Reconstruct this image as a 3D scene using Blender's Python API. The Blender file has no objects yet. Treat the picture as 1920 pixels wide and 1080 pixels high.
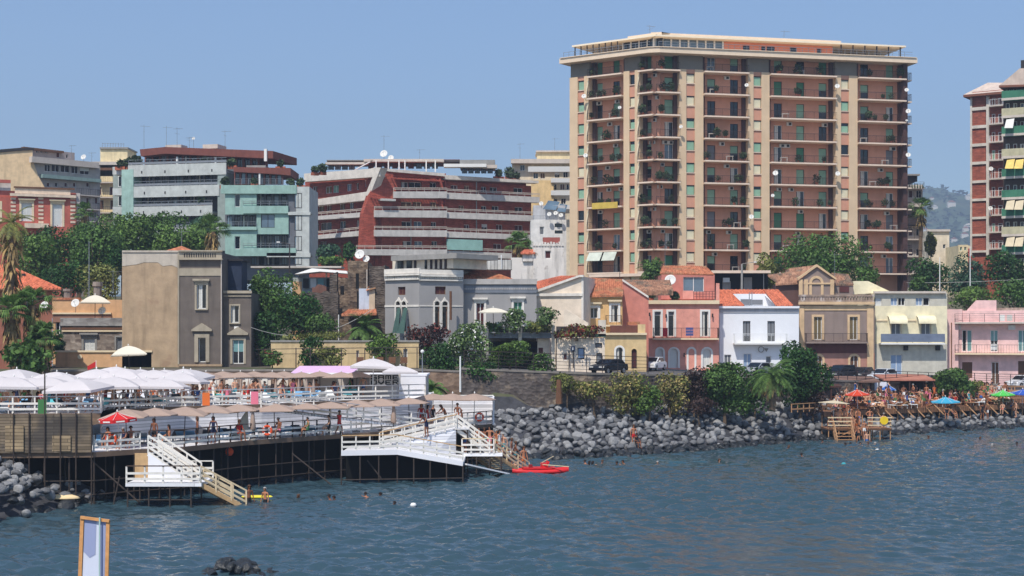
import bpy, bmesh, math, random
import numpy as np
from mathutils import Vector, Matrix, noise
R = math.radians; random.seed(8)
C = bpy.context.scene.collection
SC = bpy.context.scene
# ---------------------------------------------------------------- camera, sky, sun, exposure
F, CX, HY, H = 2800.0, 960.0, 620.0, 10.0          # focal length and horizon in photograph pixels, eye height in metres
cam = bpy.data.objects.new('camera', bpy.data.cameras.new('camera')); C.objects.link(cam)
cam.location = (0, 0, H); cam.rotation_euler = (R(90), 0, 0)
cam.data.sensor_width = 36; cam.data.lens = F / 1920 * 36
cam.data.shift_y = (HY - 540) / 1920
cam.data.clip_start = 1; cam.data.clip_end = 9000
SC.camera = cam
SUN_EL, SUN_AZ = 56.0, 22.0                          # azimuth: degrees to the left of straight behind the camera
w = bpy.data.worlds.new('World'); SC.world = w; w.use_nodes = True
nt = w.node_tree; bg = nt.nodes['Background']
sk = nt.nodes.new('ShaderNodeTexSky'); sk.sky_type = 'NISHITA'; sk.sun_disc = False
sk.sun_elevation = R(SUN_EL); sk.sun_rotation = R(180 + SUN_AZ)
sk.altitude = 0; sk.air_density = 1.0; sk.dust_density = 0.8; sk.ozone_density = 6
nt.links.new(sk.outputs[0], bg.inputs[0]); bg.inputs[1].default_value = 0.116
sl = bpy.data.lights.new('sun', 'SUN'); sl.energy = 3.4; sl.angle = R(0.5); sl.color = (1.0, 0.95, 0.87)
so = bpy.data.objects.new('sun', sl); C.objects.link(so)
tosun = Vector((-math.sin(R(SUN_AZ)) * math.cos(R(SUN_EL)), -math.cos(R(SUN_AZ)) * math.cos(R(SUN_EL)), math.sin(R(SUN_EL))))
so.rotation_euler = tosun.to_track_quat('Z', 'Y').to_euler()
SC.view_settings.view_transform = 'Standard'; SC.view_settings.look = 'None'
SC.view_settings.exposure = 0.45; SC.view_settings.gamma = 1
SC.cycles.max_bounces = 5; SC.cycles.diffuse_bounces = 3; SC.cycles.glossy_bounces = 2
SC.cycles.transmission_bounces = 2; SC.cycles.transparent_max_bounces = 4; SC.cycles.volume_bounces = 0
# ---------------------------------------------------------------- helpers
def W(px, py, Y): return Vector(((px - CX) / F * Y, Y, H + (HY - py) / F * Y))
def G(px, py, z):                                    # the point of height z seen at a pixel below the horizon
    return W(px, py, (H - z) * F / (py - HY))
def V(*a): return Vector(a)
def lin(c):
    return tuple(((x / 255) / 12.92 if x / 255 <= 0.04045 else ((x / 255 + 0.055) / 1.055) ** 2.4) for x in c)
MATS = {}
def mat(name, c, rough=0.85, var=0.18, scale=1.2, bump=0.0, bscale=8, streak=0.0, c2=None, c2amt=0.5, c2scale=0.5,
        metal=0.0, tiles=None, planks=None, island=0.0, spec=0.3, trans=0.0, siding=None):
    if name in MATS: return MATS[name]
    m = bpy.data.materials.new(name); m.use_nodes = True; MATS[name] = m
    nt = m.node_tree; N = nt.nodes; L = nt.links; p = N['Principled BSDF']
    p.inputs['Roughness'].default_value = rough; p.inputs['Metallic'].default_value = metal
    p.inputs['Specular IOR Level'].default_value = spec
    base = lin(c) if max(c) > 1 else c
    tc = N.new('ShaderNodeTexCoord'); co = tc.outputs['Object']
    def mix(fac, a, b, typ='MIX'):
        n = N.new('ShaderNodeMix'); n.data_type = 'RGBA'; n.blend_type = typ
        if isinstance(fac, (int, float)): n.inputs[0].default_value = fac
        else: L.new(fac, n.inputs[0])
        for k, x in ((6, a), (7, b)):
            if isinstance(x, tuple): n.inputs[k].default_value = (*x[:3], 1)
            else: L.new(x, n.inputs[k])
        return n.outputs[2]
    def nz(s, det=4, mp=None, rgh=0.6):
        n = N.new('ShaderNodeTexNoise'); n.inputs['Scale'].default_value = s; n.inputs['Detail'].default_value = det
        n.inputs['Roughness'].default_value = rgh
        if mp:
            q = N.new('ShaderNodeMapping'); q.inputs['Scale'].default_value = mp; L.new(co, q.inputs[0]); L.new(q.outputs[0], n.inputs[0])
        else: L.new(co, n.inputs[0])
        return n.outputs[0]
    def ramp(x, a, b):
        n = N.new('ShaderNodeMapRange'); n.inputs[1].default_value = a; n.inputs[2].default_value = b; L.new(x, n.inputs[0]); return n.outputs[0]
    dark = tuple(x * (1 - var) for x in base); light = tuple(min(1, x * (1 + var * 0.8)) for x in base)
    col = mix(ramp(nz(scale), 0.3, 0.7), dark, light) if var > 0 else base
    if c2: col = mix(ramp(nz(c2scale, 5), 0.62 - c2amt * 0.3, 0.70 - c2amt * 0.2), col, lin(c2))
    if streak:
        s = ramp(nz(1.0, 5, (1.6, 1.6, 0.18)), 0.5, 0.75)
        mm = N.new('ShaderNodeMath'); mm.operation = 'MULTIPLY'; mm.inputs[1].default_value = streak; L.new(s, mm.inputs[0])
        col = mix(mm.outputs[0], col, tuple(x * 0.35 for x in base))
    if island:
        g = N.new('ShaderNodeNewGeometry')
        rr = ramp(g.outputs['Random Per Island'], 0, 1)
        k = mix(rr, tuple([1 - island] * 3), (1 + island, 1 + island * 0.9, 1 + island * 0.4))
        col = mix(1.0, col, k, 'MULTIPLY')
    hgt = None
    if tiles:
        q = N.new('ShaderNodeMapping'); q.inputs['Scale'].default_value = tiles; L.new(co, q.inputs[0])
        v = N.new('ShaderNodeTexVoronoi'); v.inputs['Scale'].default_value = 1; v.inputs['Randomness'].default_value = 0.7
        L.new(q.outputs[0], v.inputs[0])
        b = N.new('ShaderNodeRGBToBW'); L.new(v.outputs['Color'], b.inputs[0])
        k = mix(b.outputs[0], (0.6, 0.52, 0.48), (1.35, 1.3, 1.2)); col = mix(1.0, col, k, 'MULTIPLY'); hgt = v.outputs['Distance']
    if planks:
        b = N.new('ShaderNodeTexBrick'); L.new(co, b.inputs[0])
        q = N.new('ShaderNodeMapping'); q.inputs['Rotation'].default_value = (R(90), 0, 0) if planks[2] else (0, 0, 0)
        L.new(co, q.inputs[0]); L.new(q.outputs[0], b.inputs[0])
        b.inputs['Scale'].default_value = 1; b.inputs['Brick Width'].default_value = planks[0]; b.inputs['Row Height'].default_value = planks[1]
        b.inputs['Mortar Size'].default_value = planks[3] if len(planks) > 3 else 0.012
        b.inputs['Color1'].default_value = (0.72, 0.72, 0.72, 1); b.inputs['Color2'].default_value = (1.2, 1.2, 1.2, 1); b.inputs['Mortar'].default_value = (0.35, 0.35, 0.35, 1)
        if len(planks) > 4: 
            b.inputs['Mortar'].default_value = (*planks[4], 1)
        col = mix(1.0, col, b.outputs[0], 'MULTIPLY')
    if not isinstance(col, tuple): L.new(col, p.inputs['Base Color'])
    else: p.inputs['Base Color'].default_value = (*col, 1)
    if bump or hgt is not None:
        bn = N.new('ShaderNodeBump'); bn.inputs['Strength'].default_value = max(bump, 0.4 if hgt is not None else 0); bn.inputs['Distance'].default_value = 0.08
        L.new(hgt if hgt is not None else nz(bscale, 4), bn.inputs['Height']); L.new(bn.outputs[0], p.inputs['Normal'])
    if trans:
        t = N.new('ShaderNodeBsdfTranslucent'); ms = N.new('ShaderNodeMixShader'); ms.inputs[0].default_value = trans
        if not isinstance(col, tuple): L.new(col, t.inputs[0])
        else: t.inputs[0].default_value = (*col, 1)
        L.new(p.outputs[0], ms.inputs[1]); L.new(t.outputs[0], ms.inputs[2]); L.new(ms.outputs[0], N['Material Output'].inputs[0])
    return m
def paint(name, c, **k): return mat(name, c, **k)

class MB:
    def __init__(s): s.v = []; s.f = []; s.m = []; s.cur = 0
    def face(s, pts):
        i = len(s.v); s.v += [tuple(p) for p in pts]; s.f.append(tuple(range(i, i + len(pts)))); s.m.append(s.cur)
    def hexa(s, p):                                  # p: 4 bottom then 4 top corners
        i = len(s.v); s.v += [tuple(q) for q in p]
        for f in ((3, 2, 1, 0), (4, 5, 6, 7), (0, 1, 5, 4), (1, 2, 6, 5), (2, 3, 7, 6), (3, 0, 4, 7)):
            s.f.append(tuple(i + k for k in f)); s.m.append(s.cur)
        return s
    def box(s, a, b):
        x0, y0, z0 = a; x1, y1, z1 = b
        return s.hexa([(x0, y0, z0), (x1, y0, z0), (x1, y1, z0), (x0, y1, z0), (x0, y0, z1), (x1, y0, z1), (x1, y1, z1), (x0, y1, z1)])
    def bar(s, p, q, wd, ht, up=Vector((0, 0, 1))):  # a rectangular beam from p to q
        p = Vector(p); q = Vector(q); d = (q - p).normalized()
        if abs(d.dot(up)) > 0.98: up = Vector((0, 1, 0))
        a = d.cross(up).normalized() * wd / 2; b = a.cross(d).normalized() * ht / 2
        return s.hexa([p - a - b, p + a - b, q + a - b, q - a - b, p - a + b, p + a + b, q + a + b, q - a + b])
    def tube(s, p, q, r, r2=None, n=6, cap=True):
        p = Vector(p); q = Vector(q); r2 = r if r2 is None else r2; d = (q - p).normalized()
        a = d.orthogonal().normalized(); b = d.cross(a); i = len(s.v)
        for c, rr in ((p, r), (q, r2)):
            for k in range(n):
                t = 2 * math.pi * k / n; s.v.append(tuple(c + (a * math.cos(t) + b * math.sin(t)) * rr))
        for k in range(n):
            j = (k + 1) % n; s.f.append((i + k, i + j, i + n + j, i + n + k)); s.m.append(s.cur)
        if cap:
            s.f.append(tuple(i + k for k in range(n))[::-1]); s.m.append(s.cur); s.f.append(tuple(i + n + k for k in range(n))); s.m.append(s.cur)
        return s
    def path(s, pts, rs, n=6):
        for k in range(len(pts) - 1): s.tube(pts[k], pts[k + 1], rs[k], rs[k + 1], n)
        return s
    def prism(s, poly, off):                         # polygon extruded by a vector
        off = Vector(off); n = len(poly); i = len(s.v)
        s.v += [tuple(p) for p in poly] + [tuple(Vector(p) + off) for p in poly]
        s.f.append(tuple(range(i, i + n))); s.m.append(s.cur); s.f.append(tuple(range(i + n, i + 2 * n))[::-1]); s.m.append(s.cur)
        for k in range(n):
            j = (k + 1) % n; s.f.append((i + k, i + n + k, i + n + j, i + j)); s.m.append(s.cur)
        return s
    def lathe(s, prof, n=12, c=(0, 0, 0), ax=None):
        i = len(s.v); c = Vector(c); ax = ax or Matrix.Identity(3)
        for r, z in prof:
            for k in range(n):
                t = 2 * math.pi * k / n; s.v.append(tuple(c + ax @ Vector((r * math.cos(t), r * math.sin(t), z))))
        for q in range(len(prof) - 1):
            for k in range(n):
                j = (k + 1) % n; s.f.append((i + q * n + k, i + q * n + j, i + (q + 1) * n + j, i + (q + 1) * n + k)); s.m.append(s.cur)
        return s
    def build(s, name, mats, parent=None, smooth=False, link=True):
        off = parent_origin(parent)
        me = bpy.data.meshes.new(name)
        me.from_pydata([(x - off[0], y - off[1], z - off[2]) for x, y, z in s.v], [], s.f)
        if not isinstance(mats, (list, tuple)): mats = [mats]
        for m in mats: me.materials.append(m)
        if len(mats) > 1: me.polygons.foreach_set('material_index', s.m)
        bm = bmesh.new(); bm.from_mesh(me)
        if smooth: bmesh.ops.remove_doubles(bm, verts=bm.verts, dist=1e-4)
        bmesh.ops.recalc_face_normals(bm, faces=bm.faces); bm.to_mesh(me); bm.free()
        if smooth: me.polygons.foreach_set('use_smooth', [True] * len(me.polygons))
        o = bpy.data.objects.new(name, me)
        C.objects.link(o); o.parent = parent
        return o
def parent_origin(p):
    t = Vector((0, 0, 0))
    while p is not None: t += p.location; p = p.parent
    return t
def tag(o, label, cat, group=None, kind=None):
    if label: o['label'] = label
    if cat: o['category'] = cat
    if group: o['group'] = group
    if kind: o['kind'] = kind
    return o
def thing(name, label, cat, loc, group=None):
    o = bpy.data.objects.new(name, None); C.objects.link(o); o.location = loc; o.empty_display_size = .5
    return tag(o, label, cat, group)
def struct(o, kind='structure'): o['kind'] = kind; return o
def dup(root, loc, rz=0, label=None, group=None, scale=None):
    def cp(o, par):
        c = o.copy(); C.objects.link(c); c.parent = par
        for ch in o.children: cp(ch, c)
        return c
    r = cp(root, None); r.location = loc; r.rotation_euler = (0, 0, rz)
    if scale: r.scale = (scale,) * 3 if isinstance(scale, (int, float)) else scale
    if label: r['label'] = label
    if group: r['group'] = group
    return r
class Pro:                                            # a prototype: its first use moves it, later uses copy it
    def __init__(s, root): s.r = root; s.used = False
    def at(s, *a, **k):
        r = s.at_(*a, **k)
        if r.name.startswith('parasol'): r.rotation_euler[0] = random.uniform(-.05, .05); r.rotation_euler[1] = random.uniform(-.05, .05)
        return r
    def at_(s, loc, rz=0, label=None, group=None, scale=None):
        if not s.used:
            s.used = True; s.src = s.r; r = s.r; r.location = loc; r.rotation_euler = (0, 0, rz)
            if scale: r.scale = (scale,) * 3 if isinstance(scale, (int, float)) else scale
            if label: r['label'] = label
            if group: r['group'] = group
            return r
        q = dup(s.src, loc, rz, label, group, scale or 1.0)
        return q

class Fr:                                            # a facade plane: u to the right, v away from the viewer, z up
    def __init__(s, a, b):
        s.P = Vector((a[0], a[1], 0)); d = Vector((b[0], b[1], 0)) - s.P; s.L = d.length
        s.u = d.normalized(); s.n = Vector((-s.u.y, s.u.x, 0))
        if s.n.y < 0: s.n = -s.n
    def pt(s, u, v, z): return s.P + s.u * u + s.n * v + Vector((0, 0, z))
    def uz(s, px, py, v=0.0):
        d = Vector(((px - CX) / F, 1, (HY - py) / F)); o = Vector((0, 0, H))
        t = (s.P + s.n * v - o).dot(s.n) / d.dot(s.n); q = o + d * t
        return (q - s.P).dot(s.u), q.z
    def box(s, mb, u0, u1, v0, v1, z0, z1):
        return mb.hexa([s.pt(u0, v0, z0), s.pt(u1, v0, z0), s.pt(u1, v1, z0), s.pt(u0, v1, z0), s.pt(u0, v0, z1), s.pt(u1, v0, z1), s.pt(u1, v1, z1), s.pt(u0, v1, z1)])
    def pb(s, mb, x0, y0, x1, y1, v0, v1):           # box whose front (v0) face covers the pixel rectangle
        u0, z1 = s.uz(x0, y0, v0); u1, z0 = s.uz(x1, y1, v0)
        return s.box(mb, min(u0, u1), max(u0, u1), v0, v1, min(z0, z1), max(z0, z1))
    def slab(s, mb, pts, t=0.2, off=None):           # polygon through pixel/depth points
        q = [s.pt(s.uz(x, y, v)[0], v, s.uz(x, y, v)[1]) for x, y, v in pts]
        return mb.prism(q, off if off is not None else s.n * t)

class Bld:
    def __init__(s, name, label, cat, a, b, zb, depth=8, root=None):   # a, b = (px, Y) of the facade corners
        A = W(a[0], HY, a[1]); B = W(b[0], HY, b[1]); s.f = Fr((A.x, A.y), (B.x, B.y)); s.zb = zb; s.depth = depth
        s.root = root or thing(name, label, cat, (A.x, A.y, zb)); s.wins = []; s.k = 0
    def mb(s, fn, name, m, parent=None, smooth=False):
        b = MB(); fn(b); return b.build(name, m, parent or s.root, smooth)
    def body(s, x0, ytop, x1, m, v0=0.35, depth=None, zb=None, name='body'):
        u0, z1 = s.f.uz(x0, ytop, 0); u1, _ = s.f.uz(x1, ytop, 0); b = MB()
        s.f.box(b, u0 + .01, u1 - .01, v0, depth or s.depth, s.zb if zb is None else zb, z1 - .02)
        return b.build(name, m, s.root)
    def front(s, x0, y0, x1, y1, m, v=0.0, t=0.35, name='wall', extra=None):
        u0, z1 = s.f.uz(x0, y0, v); u1, z0 = s.f.uz(x1, y1, v)
        if y1 >= 9000: z0 = s.zb
        hs = []
        for h in s.wins:
            if abs(h[4] - v) < 1e-6 and h[0] > u0 - .01 and h[1] < u1 + .01 and h[2] >= z0 - .05 and h[3] < z1 + .01: hs.append(h)
        us = sorted({u0, u1, *[h[0] for h in hs], *[h[1] for h in hs]}); zs = sorted({z0, z1, *[max(z0, h[2]) for h in hs], *[h[3] for h in hs]})
        b = MB(); f = s.f
        for i in range(len(us) - 1):
            run = None
            for j in range(len(zs) - 1):
                cu = (us[i] + us[i + 1]) / 2; cz = (zs[j] + zs[j + 1]) / 2
                if any(h[0] < cu < h[1] and h[2] < cz < h[3] for h in hs): continue
                b.face([f.pt(us[i], v, zs[j]), f.pt(us[i + 1], v, zs[j]), f.pt(us[i + 1], v, zs[j + 1]), f.pt(us[i], v, zs[j + 1])])
        r = [(u0, z0, u1, z0), (u1, z0, u1, z1), (u1, z1, u0, z1), (u0, z1, u0, z0)]
        for h in hs:
            a, c, p, q = h[0], h[1], max(z0, h[2]), h[3]; r += [(a, p, c, p), (c, p, c, q), (c, q, a, q), (a, q, a, p)]
        for a, p, c, q in r: b.face([f.pt(a, v, p), f.pt(c, v, q), f.pt(c, v + t, q), f.pt(a, v + t, p)])
        for h in hs:
            if h[5]:                                 # arched head: fill the spandrels
                rr = (h[1] - h[0]) / 2; cx = (h[0] + h[1]) / 2; cz = h[3] - rr
                for sg in (-1, 1):
                    arc = [(cx + sg * rr * math.cos(a), cz + rr * math.sin(a)) for a in [k * math.pi / 12 for k in range(7)]]
                    for k in range(6):
                        b.prism([f.pt(arc[k][0], v, arc[k][1]), f.pt(arc[k + 1][0], v, arc[k + 1][1]), f.pt(cx + sg * rr, v, h[3])], f.n * t)
        return b.build(name, m, s.root)
    def win(s, x0, y0, x1, y1, kind='dark', v=0.0, fr='w', sur=None, sill=None, hood=None, arch=False, name='window', hole=True, half=0.5, ped=None, deep=.16):
        f = s.f; u0, z1 = f.uz(x0, y0, v); u1, z0 = f.uz(x1, y1, v)
        if hole: s.wins.append((u0, u1, z0, z1, v, arch))
        d = v + deep if hole else v - .03
        FM = {'w': 'white_paint', 'd': 'dark_frame', 'b': 'wood_brown', 'g': 'green_paint', 'c': 'cream_trim'}[fr]
        # frame
        b = MB(); t = .07; um = (u0 + u1) / 2
        f.box(b, u0, u0 + t, d, d + .08, z0, z1); f.box(b, u1 - t, u1, d, d + .08, z0, z1); f.box(b, u0 + t, u1 - t, d, d + .08, z1 - t, z1); f.box(b, u0 + t, u1 - t, d, d + .08, z0, z0 + t)
        if u1 - u0 > .75 and kind not in ('shut', 'blind'): f.box(b, um - .035, um + .035, d + .003, d + .077, z0 + t, z1 - t)
        o = b.build(name, MATS[FM], s.root)
        i0, i1, j0, j1 = u0 + t, u1 - t, z0 + t, z1 - t
        def plate(nm, m, a, c, p, q, dd, th=.03):
            bb = MB(); f.box(bb, a, c, d + dd, d + dd + th, p, q); bb.build(nm, MATS[m], o)
        if kind in ('dark', 'glass', 'sky'): plate('pane', 'glass_dark' if kind == 'dark' else 'glass_blue', i0, i1, j0, j1, .04)
        elif kind == 'curtain':
            plate('pane', 'glass_dark', i0, i1, j0, j1, .05); plate('curtain', 'curtain_white', i0 + (i1 - i0) * .1, i0 + (i1 - i0) * .45, j0, j1, .02, .02)
        elif kind == 'open':
            plate('pane', 'black_in', i0, i1, j0, j1, .06)
        elif kind in SHUT:
            m = SHUT[kind]; bb = MB(); n = 2 if u1 - u0 > .8 else 1; wd = (i1 - i0) / n
            for k in range(n):
                a = i0 + wd * k; f.box(bb, a + .01, a + wd - .01, d + .03, d + .06, j0, j1)
                nn = max(3, int((j1 - j0) / .13))
                for q in range(nn):
                    zz = j0 + (j1 - j0) * (q + .5) / nn; f.box(bb, a + .07, a + wd - .07, d + .008, d + .03, zz - .03, zz + .02)
            bb.build('shutter', MATS[m], o)
        elif kind.startswith('half'):
            m = SHUT[kind[4:]]; zz = j1 - (j1 - j0) * half
            plate('shutter', m, i0, i1, zz, j1, .02); plate('pane', 'glass_dark', i0, i1, j0, zz, .05)
        if sur:                                      # raised surround: (material, width, proud)
            m, wd, pr = sur; bb = MB(); v0 = v - pr; v1 = v + .02
            if arch:
                rr = (u1 - u0) / 2; cz = z1 - rr; f.box(bb, u0 - wd, u0, v0, v1, z0, cz); f.box(bb, u1, u1 + wd, v0, v1, z0, cz)
                for k in range(12):
                    a0, a1 = k * math.pi / 12, (k + 1) * math.pi / 12
                    q = [(um + r_ * math.cos(a_), cz + r_ * math.sin(a_)) for r_, a_ in ((rr, a0), (rr + wd, a0), (rr + wd, a1), (rr, a1))]
                    bb.prism([f.pt(x_, v0, z_) for x_, z_ in q], f.n * (v1 - v0))
            else:
                f.box(bb, u0 - wd, u0, v0, v1, z0, z1); f.box(bb, u1, u1 + wd, v0, v1, z0, z1); f.box(bb, u0 - wd, u1 + wd, v0, v1, z1, z1 + wd)
            bb.build('surround', MATS[m], o)
        if sill:
            bb = MB(); f.box(bb, u0 - .15, u1 + .15, v - .16, v + .02, z0 - .12, z0 - .002); bb.build('sill', MATS[sill], o)
        if hood:
            bb = MB(); e = (sur[1] if sur else 0); f.box(bb, u0 - e - .15, u1 + e + .15, v - .32, v + .02, z1 + e + .14, z1 + e + .32); f.box(bb, u0 - e - .06, u1 + e + .06, v - .2, v + .02, z1 + e + .005, z1 + e + .138)
            bb.build('hood', MATS[hood], o)
        if ped:
            bb = MB(); e = (sur[1] if sur else 0) + .25; zz = z1 + e
            bb.prism([f.pt(u0 - e, v - .3, zz), f.pt(u1 + e, v - .3, zz), f.pt(u1 + e, v - .3, zz + .15), f.pt(um, v - .3, zz + .75), f.pt(u0 - e, v - .3, zz + .15)], f.n * .32)
            bb.build('pediment', MATS[ped], o)
        return o
    def band(s, x0, x1, y0, y1, proud, m, name='cornice', v=0.0, back=.02, side=0.0):
        b = MB(); u0, z1 = s.f.uz(x0, y0, v - proud); u1, _ = s.f.uz(x1, y0, v - proud); _, z0 = s.f.uz(x0, y1, v - proud)
        s.f.box(b, u0 - side, u1 + side, v - proud, v + back, z0, z1); return b.build(name, MATS[m] if isinstance(m, str) else m, s.root)
    def balcony(s, x0, x1, ys, depth=1.2, slab='concrete_light', rail='dark_iron', kind='bars', h=1.0, th=.18, v=0.0, step=.13, ends=True, yat=None):
        f = s.f; vf = v - depth; u0, z = f.uz(x0, ys, vf); u1, _ = f.uz(x1, ys, vf)
        if yat is not None: _, z = f.uz(yat, ys, vf)
        b = MB(); f.box(b, u0, u1, vf, v + .05, z - th, z); o = b.build('balcony', MATS[slab], s.root)
        b = MB(); vr = vf + .06
        if kind == 'bars':
            f.box(b, u0 + .02, u1 - .02, vr, vr + .04, z + h - .04, z + h); f.box(b, u0 + .02, u1 - .02, vr, vr + .03, z + .06, z + .09)
            n = max(2, int((u1 - u0) / step))
            for k in range(n + 1):
                u = u0 + .03 + (u1 - u0 - .06) * k / n; r = .025 if k % 8 == 0 else .009; f.box(b, u - r, u + r, vr + .005, vr + .03, z, z + h - .04)
            if ends:
                for u in (u0 + .03, u1 - .05):
                    f.box(b, u, u + .03, vr, v, z + h - .04, z + h)
                    for q in range(int((v - vr) / .15)): f.box(b, u, u + .02, vr + q * .15, vr + q * .15 + .02, z, z + h - .04)
        elif kind == 'solid':
            f.box(b, u0, u1, vf, vf + .12, z - th + .002, z + h); 
            if ends: f.box(b, u0, u0 + .12, vf + .12, v, z, z + h); f.box(b, u1 - .12, u1, vf + .12, v, z, z + h)
        elif kind == 'wires':
            for q in range(4): f.box(b, u0, u1, vr, vr + .03, z + h * (q + 1) / 4 - .03, z + h * (q + 1) / 4)
            n = max(2, int((u1 - u0) / 1.5))
            for k in range(n + 1): u = u0 + (u1 - u0 - .05) * k / n; f.box(b, u, u + .05, vr - .01, vr + .04, z, z + h)
        b.build('railing', MATS[rail], o); return o, z, u0, u1
    def ac(s, px, py, v=0.0, m='white_plastic'):
        b = MB(); u, z = s.f.uz(px, py, v - .3); s.f.box(b, u - .4, u + .4, v - .32, v - .02, z - .28, z + .28); o = b.build('air_conditioner', MATS[m], s.root)
        b = MB(); b.lathe([(.2, 0), (.2, .02), (0, .02)], 10, s.f.pt(u + .08, v - .33, z), Matrix((s.f.u, Vector((0, 0, 1)), s.f.n)).transposed()); b.build('fan_grille', MATS['dark_frame'], o); return o
    def dish(s, px, py, v=0.0, r=.42, arm=.4, turn=0.0, drop=.5):
        f = s.f; u, z = f.uz(px, py, v - arm); c = f.pt(u, v - arm, z)
        return dish_at(c, r, s.root, f.pt(u, v, z - drop), turn)
def dish_at(c, r, root, foot, turn=0.0):
    r *= .82
    d = Vector((math.sin(R(-12 + turn)), -math.cos(R(-12 + turn)), .45)).normalized(); a = d.to_track_quat('Z', 'Y').to_matrix()
    b = MB(); b.lathe([(0, 0), (r * .5, r * .06), (r * .85, r * .18), (r, r * .27), (r, r * .30), (r * .8, r * .2), (0, .03)], 14, c, a)
    o = b.build('satellite_dish', MATS['white_plastic'], root, True)
    b = MB(); b.tube(c - Vector((0, 0, .0)), foot, .03); b.tube(c - d * -.02 - Vector((0, 0, r * .9)), c + d * r * .9, .012); b.box(c + d * r * .9 - V(.04, .04, .04), c + d * r * .9 + V(.04, .04, .04)); b.build('bracket', MATS['grey_metal'], o)
    return o
def antenna(root, base, h=2.5, seed=0):
    b = MB(); base = Vector(base); b.tube(base, base + V(0, 0, h), .03, .02, 5)
    rr = random.Random(seed); a = rr.uniform(-.6, .6); d = V(math.cos(a), math.sin(a), 0); e = V(-d.y, d.x, 0)
    top = base + V(0, 0, h * .93); b.tube(top - d * .5, top + d * .9, .015, None, 4)
    for k in range(7): q = top + d * (-.45 + k * .2); b.tube(q - e * .3, q + e * .3, .01, None, 4)
    q = base + V(0, 0, h * .7); b.tube(q - e * .7, q + e * .7, .012, None, 4)
    return b.build('antenna', MATS['grey_metal'], root)

# ---------------------------------------------------------------- materials
mat('white_paint', (228, 226, 220), var=.05); mat('dark_frame', (52, 48, 48), var=.1); mat('wood_brown', (112, 78, 56)); mat('green_paint', (70, 120, 100))
mat('cream_trim', (226, 205, 170), var=.08, streak=.15); mat('glass_dark', (22, 28, 36), rough=.08, var=.3, scale=.5, spec=.5); mat('glass_blue', (95, 115, 130), rough=.1, var=.3, scale=.6, spec=.6)
mat('black_in', (22, 20, 20), var=0); mat('curtain_white', (200, 198, 190), var=.15, scale=6)
mat('shut_white', (222, 222, 216), var=.05); mat('shut_green', (70, 126, 98), var=.12); mat('shut_palegreen', (138, 174, 148), var=.12); mat('shut_grey', (120, 122, 126), var=.08)
mat('shut_brown', (112, 82, 64), var=.15); mat('shut_olive', (128, 110, 76), var=.15); mat('shut_teal', (120, 160, 160), var=.1); mat('shut_blue', (150, 170, 195), var=.05); mat('shut_cream', (214, 206, 176), var=.08); mat('shut_maroon', (90, 50, 48), var=.1)
SHUT = {'white': 'shut_white', 'green': 'shut_green', 'pale': 'shut_palegreen', 'grey': 'shut_grey', 'brown': 'shut_brown', 'olive': 'shut_olive', 'teal': 'shut_teal', 'blue': 'shut_blue', 'cream': 'shut_cream', 'maroon': 'shut_maroon'}
mat('concrete_light', (205, 192, 178), var=.1, streak=.2); mat('concrete', (150, 146, 140), var=.15, streak=.3); mat('dark_iron', (58, 48, 46), rough=.6); mat('white_iron', (225, 225, 222), var=.03)
mat('white_plastic', (214, 211, 204), rough=.5, var=.03); mat('grey_metal', (140, 142, 145), rough=.4, metal=.3, var=.1)
# ---------------------------------------------------------------- land, sea, hills
_sh = [(-600, 75), (0, 79), (130, 85), (260, 92), (500, 98), (640, 103), (800, 110), (930, 116.5), (1000, 117.6), (1100, 118), (1200, 121.7), (1300, 125), (1400, 130), (1500, 136), (1560, 138.6), (1700, 146), (1920, 155.6), (2300, 168)]
SHX = [((px - CX) / F * Y, Y) for px, Y in _sh]
def shore(x):
    for (a, b), (c, d) in zip(SHX, SHX[1:]):
        if x <= c: return b + (d - b) * max(0, (x - a)) / (c - a) if x > a else b
    return SHX[-1][1]
def lerp(t, a, b): t = max(0, min(1, t)); return a + (b - a) * t
def street_z(x): return lerp((x + 8) / 22, 6.6, 5.7) if x < 14 else lerp((x - 14) / 44, 5.7, 3.4)
def bank_w(x): return max(12.3, 129.6 - shore(x))
def land(x, y):
    d = y - shore(x); bw = bank_w(x)
    if d < -6: return -1.8
    if d < 0: return -1.8 * (-d / 6)
    top = 2.9 if x > -3 else 1.6
    if x > 36: top = 2.4
    if d < bw: return top * min(1, d / 11)
    s = street_z(x)
    if d < bw + 1: return lerp(d - bw, top, s)
    if x < 2: rise0, hz = 150, 20
    else: rise0, hz = 186, 15
    k = lerp((x - 0) / 14, 0, 1) if 0 < x < 14 else (0 if x <= 0 else 1)
    r0 = 152 + 34 * k; hz = 14.5
    t = lerp((y - r0) / (45 - 28 * k), 0, 1); t = t * t * (3 - 2 * t)
    return s + (hz - s) * t
def sheet(name, xs, ys, fn, m, smooth=True):
    v = [(x, y, fn(x, y)) for y in ys for x in xs]; n = len(xs)
    f = [(j * n + i, j * n + i + 1, (j + 1) * n + i + 1, (j + 1) * n + i) for j in range(len(ys) - 1) for i in range(n - 1)]
    me = bpy.data.meshes.new(name); me.from_pydata(v, [], f); me.materials.append(m)
    if smooth: me.polygons.foreach_set('use_smooth', [True] * len(f))
    o = bpy.data.objects.new(name, me); C.objects.link(o); return struct(o)
earth = mat('earth', (96, 88, 76), var=.3, scale=.4, bump=.5, bscale=3, c2=(74, 80, 50), c2scale=.15)
lava = mat('lava_ground', (62, 62, 66), var=.4, scale=1.5, bump=.8, bscale=4)
def land2(x, y): return land(x, y) + (noise.noise(V(x * .5, y * .5, 0)) * .25 if y - shore(x) < bank_w(x) else 0)
xs = [-90 + i * 1.5 for i in range(134)]; ys = [70 + i * 1.0 for i in range(145)]
ter = sheet('ground', xs, ys, land2, lava)
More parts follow.
